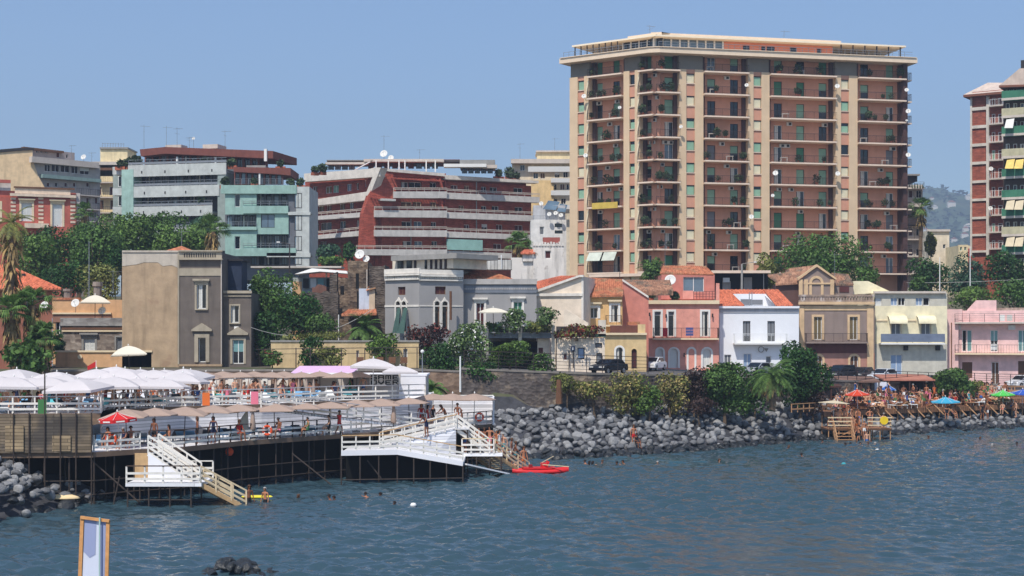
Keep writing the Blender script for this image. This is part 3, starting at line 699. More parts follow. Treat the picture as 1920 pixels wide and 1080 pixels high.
for bi, (B, x0, x1, ops) in enumerate(bays):
    f = B.f; u0 = f.uz(x0, 300, 0)[0]; u1 = f.uz(x1, 300, 0)[0]
    for k in range(10):
        lb = f'on the {floors[k]} balcony of the tower, {bayn[bi]}'
        for q in range(rt.choice([0, 1, 2, 3, 4])):
            p = f.pt(rt.uniform(u0 + .4, u1 - .4), rt.uniform(-.25, .1), ZS[k]); PL[rt.randrange(3)].at(p, rt.uniform(0, 6), 'green potted plant ' + lb, 'potted plants ' + lb, rt.uniform(.7, 1.15))
        if rt.random() < .5 and bi not in (1, 2): TB.at(f.pt(rt.uniform(u0 + 1, u1 - 1), .5, ZS[k]), 0, 'white table ' + lb)
# ---------------------------------------------------------------- background blocks
def M(n, c, **k): k.setdefault('var', .16); k.setdefault('streak', .35); return mat(n, c, **k)
def simple_box(B, x0, y0, x1, y1, v0, v1, m, name, parent=None):
    b = MB(); B.f.pb(b, x0, y0, x1, y1, v0, v1); return b.build(name, MATS[m] if isinstance(m, str) else m, parent or B.root)
def poly(B, pts, m, name, t=.2, off=None):
    b = MB(); B.f.slab(b, pts, t, off); return b.build(name, MATS[m] if isinstance(m, str) else m, B.root)
def rail(B, x0, x1, y0, y1, v, m='grey_metal', post=12, rails=3, name='railing'):
    b = MB(); u0, z1 = B.f.uz(x0, y0, v); u1, z0 = B.f.uz(x1, y1, v); 
    for q in range(rails): z = z0 + (z1 - z0) * (q + 1) / rails; B.f.box(b, u0, u1, v, v + .04, z - .04, z)
    n = max(1, int((x1 - x0) / post))
    for q in range(n + 1): u = u0 + (u1 - u0 - .05) * q / n; B.f.box(b, u, u + .05, v + .005, v + .045, z0, z1)
    return b.build(name, MATS[m], B.root)
# cream apartment, far left
peach = M('wall_peach', (226, 196, 154)); greyw = M('wall_greybeige', (176, 166, 156)); tealp = M('parapet_teal', (138, 160, 152))
B = Bld('apartment_block', 'peach and grey apartment block with a glazed loggia behind the red house', 'apartment block', (-60, 234), (62, 237), 14, 12); f = B.f
poly(B, [(-60, 288, 0), (30, 281, 0), (61, 280, 0), (61, 300, 0), (72, 330, 0), (84, 352, 0), (84, 530, 0), (-60, 530, 0)], peach, 'gable_wall', .4)
poly(B, [(-60, 285, -.2), (38, 277, -.2), (64, 277, -.2), (64, 281, -.2), (30, 283, -.2), (-60, 290, -.2)], 'dark_frame', 'roof_edge', .5)
B2 = Bld('x', '', '', (62, 237), (190, 246), 14, 12, root=B.root)
for a, c, y0, y1, k in ((84, 95, 308, 322, 'dark'), (97, 112, 308, 323, 'dark'), (114, 131, 309, 324, 'dark'), (134, 147, 311, 326, 'dark'), (150, 168, 313, 328, 'halfwhite')): B2.win(a, y0, c, y1, k)
for a in (88, 103, 121, 137, 162): B2.win(a, 342, a + 6, 351, 'maroon' if a != 103 else 'dark')
for a in (124, 162, 178): B2.win(a, 370, a + 6, 383, 'maroon')
for a in (126, 163, 177): B2.win(a, 397, a + 6, 408, 'grey')
B2.front(62, 300, 188, 9999, greyw); B2.body(64, 301, 188, greyw, depth=14)
B2.band(60, 186, 293, 304, .9, 'concrete_light', 'parapet'); poly(B2, [(80, 326, -.9), (190, 336, -.9), (190, 342, -.9), (80, 333, -.9)], tealp, 'balcony_parapet', 1.0)
for y in (362, 388, 411): B2.balcony(118, 188, y, .8, kind='bars', step=.4)
B3 = Bld('x', '', '', (38, 240), (140, 248), 24, 10, root=B.root)
for a in (68, 76, 85): B3.win(a, 281, a + 4, 287, 'dark')
B3.win(106, 284, 113, 296, 'maroon'); B3.win(124, 289, 128, 297, 'dark')
B3.front(62, 278, 140, 302, M('wall_mauve', (170, 156, 150))); B3.body(62, 278, 140, greyw, depth=8); B3.band(45, 120, 275, 279, .8, 'wood_brown', 'eaves')
dish_at(B3.f.pt(12, -2, 32.5) * 1.0, .5, B.root, B3.f.pt(12, -2, 31)); antenna(B.root, W(134, 297, 243), 2.2, 3); antenna(B.root, W(172, 310, 247), 2.2, 4); dish_at(W(157, 295, 240), .55, B.root, W(157, 303, 240))
# yellow block
yel = M('wall_yellow', (230, 210, 166))
B = Bld('apartment_block', 'yellow apartment block with a square lift tower on its roof', 'apartment block', (170, 256), (262, 256), 20, 14)
simple_box(B, 188, 278, 239, 330, 0, 6, yel, 'lift_tower'); simple_box(B, 187, 276, 240, 279, -.3, 6.2, 'concrete', 'tower_cap')
b = MB()
for px in range(192, 236, 5): b.tube(W(px, 276, 256.2), W(px, 268, 256.2), .03)
b.tube(W(192, 269, 256.2), W(233, 270, 256.2), .03); b.build('roof_railing', MATS['grey_metal'], B.root)
for a in (182, 205, 226): B.win(a, 350, a + 8, 366, 'maroon')
for a in (186, 206, 226): B.win(a, 375, a + 8, 393, 'brown')
B.front(172, 306, 262, 9999, yel); B.body(172, 306, 262, yel, depth=14); B.band(170, 262, 303, 309, .8, 'concrete_light'); B.band(174, 262, 314, 319, .5, 'wood_brown', 'eaves')
for y in (341, 369, 398): B.balcony(184, 262, y, 1.2, kind='bars', step=.3)
# grey-green modern block
gw = M('wall_greygreen', (150, 160, 154)); gb = M('parapet_grey', (190, 192, 186), streak=.25); mint = M('wall_mint', (150, 180, 168)); mar = M('roof_maroon', (122, 72, 62)); dgl = M('wall_darkgrey', (108, 110, 116))
def leafrow(name, label, B, x0, x1, y0, y1, v, n=160, m=None):
    u0, z1 = B.f.uz(x0, y0, v); u1, z0 = B.f.uz(x1, y1, v); p = B.f.pt((u0 + u1) / 2, v, z0); r = random.Random(int(x0)); t = thing(name, label, 'plant', p)
    b = MB(); hw = (u1 - u0) / 2; hh = (z1 - z0)
    k = max(1, int(hw * 2 / max(hh, .4)))
    for q in range(k): c = B.f.pt(u0 + (q + .5) * 2 * hw / k, v, z0 + hh * .55); leafball(b, c, hh * .55, n // k, r, .28)
    b.build('foliage', m or plantm, t); b = MB(); q = B.f; q.box(b, u0 + .05, u1 - .05, v - .2, v + .2, z0 - .35, z0 + .12); b.build('planter', potm, t); return t
B = Bld('apartment_block', 'grey modern apartment block with maroon penthouse and long glass balconies', 'apartment block', (212, 213), (424, 209), 17, 14); f = B.f
GB = B.root
def loggia(B, x0, x1, y0, y1, v, n, styles, wallm, skip=()):
    # recessed strip of windows and doors
    for q in range(n):
        if q in skip: continue
        a = x0 + (x1 - x0) * (q + .08) / n; c = x0 + (x1 - x0) * (q + .8) / n
        B.win(a, y0, c, y1 - .5, styles[q % len(styles)], v=v, fr='d')
    B.front(x0 - 1, y0 - 3, x1 + 1, y1, wallm, v=v, t=.3, name='loggia_wall')
for y0, y1, x1 in ((325, 350, 410), (366, 388, 396), (405, 428, 410)): loggia(B, 248, x1, y0, y1, 2.2, 12, ['dark', 'dark', 'curtain', 'dark', 'halfgrey', 'dark', 'sky'], dgl)
B.body(214, 312, 424, dgl, v0=2.6, depth=14)
for x0, x1, y0, y1 in ((240, 424, 310, 327), (248, 411, 350, 367), (248, 398, 388, 404), (250, 411, 428, 446)):
    b = MB(); u0, z1 = f.uz(x0, y0, -.2); u1, z0 = f.uz(x1, y1, -.2); f.box(b, u0, u1, -.2, 0, z0, z1); f.box(b, u0, u1, 0, 2.6, z0 + .3, z0 + .6); o = b.build('balcony', gb, GB)
    b = MB(); n = 6
    for q in range(4): u = u0 + (u1 - u0) * (q + .6) / 4.2; f.box(b, u - .08, u + .08, -.26, -.205, z0 + .45, z0 + .8)
    b.build('drain_spouts', MATS['dark_frame'], o)
    b = MB(); h = .75
    for z in (z1 + h, z1 + h * .55): f.box(b, u0, u1, -.1, -.06, z - .05, z)
    for q in range(int((u1 - u0) / 1.1) + 1): u = u0 + q * 1.1; f.box(b, u, u + .04, -.1, -.06, z1, z1 + h)
    f.box(b, u0, u1, -.085, -.07, z1 + .1, z1 + h * .5); b.build('railing', MATS['grey_metal'], o)
simple_box(B, 228, 318, 250, 9999 and 470, -.25, 2.6, M('pillar_mint', (158, 186, 174)), 'pillar'); simple_box(B, 408, 318, 424, 470, -.1, 2.6, gw, 'pillar')
b = MB(); u0, z1 = f.uz(212, 313, 1.2); u1, z0 = f.uz(245, 326, 1.2)
for y0, y1 in ((313, 327), (353, 366), (388, 402)): f.pb(b, 211, y0, 229, y1, .8, 3)
b.build('side_balconies', gb, GB)
for y in (330, 366, 405): B.win(222, y, 228, y + 20, 'dark', v=3.0, hole=False)
simple_box(B, 212, 326, 230, 470, 3.01, 12, gw, 'side_wall')
# penthouse
loggia(B, 272, 500, 292, 314, 4.0, 16, ['dark', 'dark', 'halfgrey', 'maroon', 'dark', 'curtain'], mar)
poly(B, [(262, 280, 2), (310, 275.5, 2), (512, 283, 2), (512, 297, 2), (480, 296, 2), (310, 288, 2), (264, 293, 2)], mar, 'roof_fascia', 9)
for a in (330, 402): simple_box(B, a, 294, a + 3, 314, 2.4, 2.7, 'white_paint', 'column')
simple_box(B, 495, 279, 500, 302, 1.7, 1.98, 'white_paint', 'chimney'); simple_box(B, 310, 272, 340, 276.5, 4, 6, 'concrete_light', 'roof_box'); simple_box(B, 380, 271, 408, 278, 4, 7, 'concrete_light', 'roof_box')
for px, h in ((270, 3.4), (312, 3.2), (332, 3), (422, 2.6), (355, 1.6)): antenna(GB, W(px, 278, 214), h, px)
dish_at(W(363, 260, 214), .3, GB, W(363, 277, 214))
for x0, x1, y0, y1 in ((216, 236, 301, 314), (237, 246, 297, 313), (250, 262, 293, 312), (370, 400, 296, 312), (425, 445, 298, 312)): leafrow('planter', f'bushy green roof terrace plants at the {"left corner" if x0 < 240 else "left side" if x0 < 260 else "middle" if x0 < 400 else "right side"} of the grey penthouse, patch {"taller" if x0 == 237 else "wide"}', B, x0, x1, y0, y1, .6, 200)
leafrow('planter', 'light green shrub on the third balcony of the grey block', B, 370, 388, 368, 382, .3, 130)
# mint block
B = Bld('apartment_block', 'mint green modern apartment block with grey stair pillar', 'apartment block', (412, 205), (580, 205), 17, 14); MBk = B.root; f = B.f
B.win(440, 364, 450, 388, 'dark', fr='w'); B.win(440, 443, 450, 467, 'dark', fr='w'); B.win(489, 402, 515, 427, 'glass', fr='d')
for v_ in (0,):
    B.front(422, 347, 481, 402, mint); B.front(422, 428, 481, 480, mint)
    B.front(481, 387, 541, 439, mint, v=-.0)
for y0, y1, x0, x1, n in ((363, 386, 456, 540, 6), (404, 427, 424, 481, 4), (441, 465, 456, 541, 6), (481, 497, 470, 541, 5)): loggia(B, x0, x1, y0, y1, 1.8, n, ['glass', 'dark', 'curtain', 'dark'], dgl)
B.body(416, 349, 556, dgl, v0=2.2, depth=13)
def para(x0, x1, y0, y1, m=mint, r=True):
    b = MB(); u0, z1 = f.uz(x0, y0, -.35); u1, z0 = f.uz(x1, y1, -.35); f.box(b, u0, u1, -.35, -.03, z0, z1); f.box(b, u0, u1, -.03, 2.2, z0 + .2, z0 + .45); o = b.build('balcony', m, MBk)
    if r:
        b = MB()
        for z in (z1 + .7, z1 + .4): f.box(b, u0, u1, -.2, -.16, z - .05, z)
        for q in range(int((u1 - u0) / 1.2) + 1): f.box(b, u0 + q * 1.2, u0 + q * 1.2 + .04, -.2, -.16, z1, z1 + .7)
        b.build('railing', MATS['grey_metal'], o)
para(414, 556, 347, 363, r=False); para(455, 540, 386, 400); para(414, 481, 425, 431); para(455, 555, 465, 480); para(540, 582, 398, 403, gb, False); para(500, 582, 474, 482, gb, False)
# side wall pieces so that the mint panels read as solid
simple_box(B, 541, 352, 556, 500, .3, 8, dgl, 'side_wall'); simple_box(B, 555, 350, 580, 500, -.2, 9, gb, 'stair_tower')
for y0, y1 in ((362, 390), (404, 432), (443, 470), (482, 496)): B.win(552, y0, 566, y1, 'glass', v=-.2, hole=False, fr='d')
# its penthouse
loggia(B, 440, 530, 322, 346, 3.5, 8, ['dark', 'glass', 'dark'], mar)
poly(B, [(438, 313, 2.5), (545, 315, 2.5), (545, 329, 2.5), (525, 327, 2.5), (438, 322, 2.5)], mar, 'roof_fascia', 8)
simple_box(B, 462, 300 + 10, 498, 315, 4, 7, 'concrete', 'roof_box'); simple_box(B, 485, 318, 488, 346, 2.6, 2.8, 'white_paint', 'column'); rail(B, 440, 530, 335, 347, 1.0)
leafrow('planter', 'dark green palm tuft on the mint block roof corner', B, 516, 536, 301, 314, 3, 150); leafrow('planter', 'low green shrubs along the mint block roof edge', B, 536, 572, 335, 349, .6, 250); leafrow('planter', 'green climber at the left end of the mint block roof', B, 412, 432, 333, 349, .6, 250); leafrow('planter', 'round shrub beside the mint block penthouse', B, 470, 484, 335, 346, .8, 150)
# red terraced block
red = M('wall_brickred', (172, 88, 70), planks=(.5, .12, True, .01)); red2 = M('wall_brick_orange', (176, 88, 70), planks=(.6, .15, True, .01)); wb = M('balcony_white', (222, 212, 198), streak=.2); gbn = M('balcony_pale', (208, 202, 194), streak=.3)
B = Bld('terraced_apartments', 'red brick terraced apartment block with long white balconies', 'apartment block', (702, 228), (1012, 242), 16, 14); f = B.f; RB = B.root
BL = Bld('x', '', '', (572, 238), (702, 228), 16, 14, root=RB); fl = BL.f
for a, c, y0, y1, k in ((586, 595, 350, 363, 'brown'), (610, 622, 350, 362, 'olive'), (624, 635, 348, 361, 'pale'), (650, 659, 345, 358, 'sky'), (668, 673, 343, 356, 'brown'), (684, 690, 335, 350, 'dark'), (597, 608, 384, 396, 'olive'), (612, 622, 382, 395, 'brown'), (637, 647, 380, 393, 'olive'), (655, 663, 378, 391, 'sky'), (590, 598, 420, 433, 'dark'), (601, 622, 418, 431, 'dark'), (637, 648, 415, 428, 'dark'), (668, 674, 413, 425, 'white'), (600, 612, 453, 466, 'dark')):
    BL.win(a, y0, c, y1, k, v=1.2)
BL.front(572, 340, 702, 9999, red, v=1.2); BL.body(572, 333, 702, red, v0=1.6, depth=14)
for pts in ([(570, 325.5), (585, 325), (706, 315), (706, 318), (690, 330), (571, 341)], [(577, 376), (688, 362), (684, 368), (577, 379)]):
    pass
def lband(x0, yt0, yb0, x1, yt1, yb1, m, v=-.2, t=1.4, B=BL, name='balcony', rl=True):
    b = MB(); B.f.slab(b, [(x0, yt0, v), (x1, yt1, v), (x1, yb1, v), (x0, yb0, v)], .25)
    B.f.slab(b, [(x0, yb0 - 1.2, v + .25), (x1, yb1 - 1.2, v + .25), (x1, yb1, v + .25), (x0, yb0, v + .25)], t - .2); o = b.build(name, MATS[m] if isinstance(m, str) else m, RB)
    if rl:
        b = MB(); p = [B.f.pt(B.f.uz(x, y, v + .05)[0], v + .05, B.f.uz(x, y, v + .05)[1]) for x, y in ((x0, yt0), (x1, yt1))]
        for dz in (.35, .55): b.bar(p[0] + V(0, 0, dz), p[1] + V(0, 0, dz), .12, .09)
        n = int((p[1] - p[0]).length / 1.3)
        for q in range(n + 1): c = p[0].lerp(p[1], q / n); b.box(c - V(.03, .03, 0), c + V(.03, .03, .55))
        b.build('railing', 'x' and MATS['concrete_light'], o)
    return o
lband(570, 325.5, 341, 712, 315, 331, wb, rl=False, v=-.4, name='parapet'); lband(577, 376, 387, 690, 359, 375, wb, rl=False); lband(581, 406, 413, 680, 398, 407, gbn); lband(583, 442, 449, 680, 432, 442, gbn)
poly(BL, [(706, 314, -.6), (714, 314, -.6), (693, 367, -.6), (684, 367, -.6)], wb, 'slanted_trim', 1.5)
# right front
for a, c, y0, y1, k in ((752, 765, 341, 353, 'curtain'), (766, 790, 341, 353, 'dark'), (806, 818, 342, 353, 'dark'), (711, 722, 376, 389, 'olive'), (723, 736, 376, 389, 'olive'), (752, 772, 378, 390, 'brown'), (774, 790, 378, 390, 'brown'), (807, 818, 379, 391, 'brown'), (711, 722, 414, 427, 'maroon'), (724, 737, 414, 427, 'maroon'), (753, 772, 415, 428, 'dark'), (776, 791, 415, 428, 'sky'), (808, 818, 416, 428, 'dark'), (712, 723, 451, 464, 'sky'), (726, 737, 452, 464, 'dark'), (755, 771, 452, 464, 'curtain'), (777, 792, 452, 464, 'sky'), (809, 820, 452, 464, 'dark'),
    (845, 858, 347, 358, 'maroon'), (870, 880, 348, 359, 'brown'), (902, 912, 350, 361, 'dark'), (918, 932, 351, 362, 'dark'), (963, 980, 352, 363, 'dark'), (860, 870, 385, 396, 'brown'), (902, 912, 386, 397, 'dark'), (922, 935, 386, 398, 'dark'), (965, 980, 388, 400, 'dark'), (903, 914, 420, 432, 'halfwhite'), (870, 880, 421, 431, 'maroon'), (965, 980, 422, 434, 'maroon'), (930, 942, 421, 433, 'maroon'), (925, 940, 457, 469, 'maroon'), (960, 975, 458, 470, 'dark')):
    B.win(a, y0, c, y1, k, v=1.3, fr='c' if k in ('olive', 'brown') else 'w')
B.front(703, 333, 996, 9999, red, v=1.3); B.body(703, 322, 996, red, v0=1.66, depth=14)
for x0, yt0, yb0, x1, yt1, yb1 in ((738, 359, 371, 838, 359, 371.5), (702, 394, 407, 838, 395, 408), (702, 431, 443, 838, 432, 444), (668, 467, 478, 838, 468, 480)): lband(x0, yt0, yb0, x1, yt1, yb1, gbn, v=-.5, B=B)
for x0, yt0, yb0, x1, yt1, yb1 in ((838, 361, 372.5, 1012, 369.5, 380), (838, 397.5, 409, 1012, 404.5, 415), (838, 434, 445, 1012, 441, 450), (838, 470, 481, 960, 475, 485)): lband(x0, yt0, yb0, x1, yt1, yb1, gbn, v=0, B=B)
poly(B, [(703, 314, -.3), (712, 315, -.3), (834, 325, -.3), (834, 330.5, -.3), (735, 322, -.3), (703, 318, -.3)], wb, 'cornice', 1.6)
poly(B, [(834, 328, .2), (1010, 339, .2), (1010, 343.5, .2), (834, 336, .2)], wb, 'cornice', 1.5)
poly(B, [(709, 318, -.15), (736, 322, -.15), (744, 366, -.15), (732, 393, -.15), (704, 394, -.15), (704, 466, -.15), (677, 466, -.15), (681, 400, -.15)], red2, 'brick_buttress', 1.3)
poly(B, [(736, 322, .4), (832, 329.5, .4), (834, 334, .4), (737, 332, .4)], red2, 'brick_frieze', .8)
for a, c in ((738, 751), (791, 805), (819, 834)): simple_box(B, a, 334, c, 358, 1.1, 1.29, red2, 'brick_facing')
simple_box(B, 834, 325, 836, 9999 and 470, .6, 1.3, red2, 'brick_fin')
for x0, y0 in ((741, 333), (827, 334), (703, 371), (828, 372)): poly(B, [(x0 - 4, y0, -.1), (x0 - 1, y0, -.1), (x0 + 5, y0 + 20, -.1), (x0 + 2, y0 + 20, -.1)], red2, 'sloping_fin', .8)
for x0, x1, y in ((736, 832, 332), (698, 743, 369)):
    b = MB(); u0, z = f.uz(x0, y, -.8); u1, _ = f.uz(x1, y, -.8); n = int((u1 - u0) / .5)
    for q in range(n): f.box(b, u0 + q * .5, u0 + q * .5 + .14, -.8, 1.3, z - .15, z)
    f.box(b, u0, u1, -.8, -.65, z - .3, z - .151); b.build('pergola', red2, RB)
simple_box(B, 838, 448, 905, 470, -.2, -.1, mat('curtain_mint', (150, 190, 180), var=.12, scale=.9), 'mint_screens')
for px in (770, 893): simple_box(B, px, 340 if px > 800 else 410, px + 1.6, 470, .6, .75, 'concrete', 'downpipe')
poly(B, [(715, 372, -1.2), (742, 373, -1.2), (742, 377, -1.2), (715, 376, -1.2)], 'curtain_white', 'awning', 1.2)
# roof terrace of the red block
PH = Bld('x', '', '', (610, 236), (930, 236), 37, 8, root=RB)
for q in range(9): a = 690 + q * 15; PH.win(a, 303, a + 11, 316, 'maroon' if q < 6 else 'dark', fr='d')
for q in range(4): a = 615 + q * 13; PH.win(a, 307, a + 11, 318, 'grey' if q % 2 else 'dark', fr='d')
for q in range(5): a = 866 + q * 12; PH.win(a, 315, a + 10, 325, 'dark', fr='d')
PH.front(612, 301, 690 + 0, 9999, M('pent_grey', (140, 138, 134))); PH.front(690, 299, 862, 9999, M('pent_red', (120, 60, 52))); PH.front(862, 312, 928, 9999, MATS['pent_grey']); PH.body(612, 302, 862, MATS['pent_grey'], depth=8); PH.body(862, 313, 928, MATS['pent_grey'], depth=6)
PH.band(610, 690, 304, 308, 1.2, 'concrete_light', 'roof_slab'); PH.band(682, 832, 298, 303, 1.6, 'concrete_light', 'roof_slab'); PH.band(832, 912, 307, 313, 1.8, 'white_paint', 'roof_slab'); PH.band(905, 932, 309, 315, 1.2, 'concrete_light', 'roof_slab')
for px in (704, 727, 747, 758, 798, 815): simple_box(PH, px, 301, px + 2.2, 322, -1.7, -1.5, 'white_paint', 'column')
poly(PH, [(664, 318, -1.6), (668, 318, -1.6), (700, 301, -1.6), (696, 301, -1.6)], 'white_paint', 'slanted_post', .3)
dish_at(W(720, 289, 236), .75, RB, W(720, 300, 237)); dish_at(W(733, 297, 236), .6, RB, W(733, 302, 237)); antenna(RB, W(787, 302, 236), 1.9, 7); antenna(RB, W(720, 284, 238), 2.6, 9)
for x0, x1, y0, y1, l in ((583, 598, 312, 325, 'left end'), (598, 612, 307, 324, 'left corner'), (925, 945, 318, 333, 'right side'), (950, 975, 322, 337, 'right end')): leafrow('planter', f'green roof shrubs at the {l} of the red block terrace', B, x0, x1, y0, y1, 3, 220)
# cream block right of it
cr = M('wall_cream', (228, 212, 184)); yw = M('wall_orangecream', (230, 196, 140))
B = Bld('apartment_block', 'cream apartment block with stepped white terraces left of the tower', 'apartment block', (958, 262), (1075, 262), 18, 12)
for a, y, k in ((975, 309, 'dark'), (1000, 324, 'dark'), (1013, 324, 'brown'), (1040, 322, 'halfwhite'), (1056, 322, 'dark'), (1035, 345, 'dark'), (1050, 345, 'brown'), (1062, 345, 'dark'), (1036, 372, 'dark'), (1052, 372, 'dark')): B.win(a, y, a + 9, y + 11, k)
B.front(960, 306, 1075, 9999, cr); B.body(960, 306, 1075, cr, depth=12); B.band(958, 1075, 298, 306, 1.4, 'concrete_light', 'roof_slab')
simple_box(B, 1007, 284, 1070, 299, 2, 9, yel, 'roof_room'); simple_box(B, 1005, 282, 1072, 285, 1.6, 9.4, 'concrete_light', 'roof_cap'); simple_box(B, 996, 338, 1038, 9999 and 420, -1.5, .2, yw, 'stair_wall')
for y0, y1 in ((312, 322), (334, 342), (357, 366), (384, 392)): simple_box(B, 990 if y0 < 330 else 1033, y0, 1075, y1, -1.9, -1.52, 'white_plastic', 'balcony_parapet')
leafrow('planter', 'green hedge on the cream block roof terrace', B, 946, 962, 314, 332, -1, 200); antenna(B.root, W(975, 300, 262), 3, 1); antenna(B.root, W(1040, 284, 264), 2.4, 11)
# white service building with panels
B = Bld('white_building', 'small white flat roofed building with satellite dishes left of the tower', 'building', (990, 216), (1068, 216), 14, 10)
B.win(1040, 419, 1054, 426, 'dark', fr='d'); B.win(1040, 432, 1055, 438, 'dark', fr='d'); B.win(1012, 425, 1020, 440, 'grey')
B.front(995, 412, 1062, 9999, M('wall_white', (222, 218, 212))); B.body(995, 412, 1062, MATS['wall_white']); simple_box(B, 1000, 385, 1060, 412, 2, 8, M('pent_white', (190, 190, 192)), 'roof_room')
poly(B, [(1018, 392, 1), (1028, 376, 3), (1050, 378, 3), (1042, 394, 1)], 'glass_blue', 'solar_panel', .08); poly(B, [(1044, 396, 1), (1050, 382, 3), (1064, 384, 3), (1060, 398, 1)], 'glass_blue', 'solar_panel', .08)
for px, py in ((1015, 382), (1042, 400), (1052, 404), (1030, 402)): dish_at(W(px, py, 215), .4, B.root, W(px, py + 8, 216))
rail(B, 1000, 1062, 404, 412, .2)
# slab right of the tower
B = Bld('apartment_block', 'narrow grey apartment block hidden behind the tower with stacked balconies', 'apartment block', (1690, 250), (1738, 250), 8, 12)
for y in (357, 392, 428, 466, 500): B.win(1704, y, 1712, y + 14, 'maroon'); B.win(1718, y, 1728, y + 14, 'dark')
B.front(1690, 346, 1730, 9999, M('wall_offwhite', (190, 182, 174))); B.body(1690, 346, 1730, MATS['wall_offwhite'])
for y in (352, 386, 402, 422, 448, 480, 512): B.balcony(1696, 1733, y, 1.4, kind='solid' if y in (402, 422) else 'wires')
simple_box(B, 1692, 328, 1720, 340, 1, 8, 'dark_frame', 'roof_room'); simple_box(B, 1690, 326, 1725, 329, .4, 9, 'concrete', 'roof_slab')
b = MB(); 
for q in range(7): b.prism([W(1699 + q * 5, 352, 248.4), W(1702 + q * 5, 352, 248.4), W(1700.5 + q * 5, 344, 248.4)], (0, .1, 0))
b.build('roof_planting', plantm, B.root)
# cream box + small houses on the right
B = Bld('cream_house', 'plain cream house wall beyond the trees right of the tower', 'house', (1740, 280), (1781, 280), 6, 10)
B.win(1768, 458, 1773, 466, 'dark'); B.front(1740, 432, 1780, 9999, cr); B.body(1740, 432, 1780, cr); B.band(1738, 1782, 430, 434, .4, 'concrete_light')
B = Bld('small_house', 'small yellow and red house low beyond the right hand trees', 'house', (1796, 270), (1830, 270), 6, 8)
B.win(1800, 463, 1804, 470, 'green'); B.win(1808, 463, 1812, 470, 'green'); B.front(1797, 459, 1815, 9999, yel); B.front(1815, 466, 1830, 9999, M('wall_redpink', (176, 84, 76))); B.body(1797, 460, 1830, yel)
# brick tower on the right
br2 = M('brick_dark', (168, 94, 74), planks=(.5, .14, True, .012)); wf = M('frame_white', (214, 204, 190)); rp = M('roof_pale', (206, 186, 170))
B = Bld('brick_tower', 'slim dark brick apartment tower with white frames and pyramid roof', 'apartment tower', (1820, 236.5), (1884, 233.5), 10, 14); f = B.f
ys = [176, 206, 240, 274, 308, 343, 377, 411, 443, 474]
B.body(1822, 172, 1884, br2, depth=14)
for k in range(9):
    y0, y1 = ys[k], ys[k + 1]
    simple_box(B, 1822.5, y0 + 2, 1848, y1 - 4, .12, .34, br2, 'brick_panel')
    simple_box(B, 1819, y1 - 4, 1854, y1 - 1, -.1, .33, wf, 'floor_band')
    B.win(1860, y0 + 8, 1866, y1 - 6, ('dark', 'maroon', 'dark', 'pale')[k % 4], v=.34, hole=False); B.win(1872, y0 + 8, 1880, y1 - 6, ('maroon', 'dark', 'dark')[k % 3], v=.34, hole=False)
    B.balcony(1854, 1884, y1 - 8, 1.0, 'concrete_light', 'white_iron', 'bars', .95, step=.25, v=.3)
simple_box(B, 1849, 172, 1854, 480, -.12, .33, wf, 'corner_pier'); simple_box(B, 1819, 172, 1822.4, 480, -.12, .33, wf, 'corner_pier')
b = MB(); A = [f.pt(f.uz(1806, 179, -1)[0], -1, f.uz(1806, 179, -1)[1])]; u0, z = f.uz(1806, 178, -1); u1 = f.uz(1896, 178, -1)[0]; um = f.uz(1852, 155, 6)[0]; zt = f.uz(1852, 155, 6)[1]
e = [f.pt(u0, -1, z), f.pt(u1, -1, z), f.pt(u1, 15, z), f.pt(u0, 15, z)]; b.prism(e, (0, 0, -.35)); b.build('eaves', M('eaves_brown', (130, 84, 66)), B.root)
b = MB(); ap = [f.pt(um, 6, zt), f.pt(um + 3, 8, zt)]; e = [p + V(0, 0, .01) for p in e]; b.face([e[0], e[1], ap[1], ap[0]]); b.face([e[1], e[2], ap[1]]); b.face([e[2], e[3], ap[0], ap[1]]); b.face([e[3], e[0], ap[0]]); b.build('roof', rp, B.root)
for px, py in ((1858, 317), (1857, 391)): B.dish(px, py, -.6, .45)
# green balcony tower cut by the frame
B = Bld('balcony_tower', 'apartment tower with green and cream balconies and awnings at the right edge', 'apartment tower', (1879, 217), (1990, 213), 8, 14); f = B.f
cols = [M('balcony_green', (66, 122, 96)), M('balcony_cream', (190, 182, 150)), M('balcony_beige', (206, 196, 172))]
B.body(1880, 165, 1990, M('wall_darkbrown', (92, 76, 68)), depth=14)  # one even dark brown for the whole body
for k, y in enumerate((183, 216, 250, 292, 330, 369, 404, 438, 472, 506)):
    B.balcony(1879, 1990, y, 1.5, rail=None, kind='solid', h=.75, slab='concrete_light') if False else None
    b = MB(); u0, z = f.uz(1878, y, -1.5); u1 = f.uz(1990, y, -1.5)[0]; f.box(b, u0, u1, -1.5, .33, z - .35, z - .2); f.box(b, u0, u1, -1.5, -1.4, z - .45, z + .95); o = b.build('balcony', cols[k % 2 if k not in (2, 5) else 0], B.root)
    b = MB(); f.box(b, u0, u1, -1.53, -1.502, z - .45, z - .1); b.build('balcony_edge', MATS['concrete_light'], o)
    for x in (1886, 1900, 1913): B.win(x, y - 22, x + 7, y - 2, ('dark', 'maroon', 'curtain')[(k + x) % 3], v=.34, hole=False)
    if k in (1, 3, 5, 7):
        m = [None, 'white_plastic', None, 'awn_yellow', None, 'awning_cream', None, 'awning_cream'][k]; mat('awn_yellow', (226, 196, 110))
        for x in ((1887,) if k == 1 else (1888, 1905)): poly(B, [(x, y + 12 - 4, -1.55), (x + 15, y + 10 - 4, -1.55), (x + 12, y + 28 - 4, -2.6), (x - 4, y + 28 - 4, -2.6)], m, 'awning', .05)
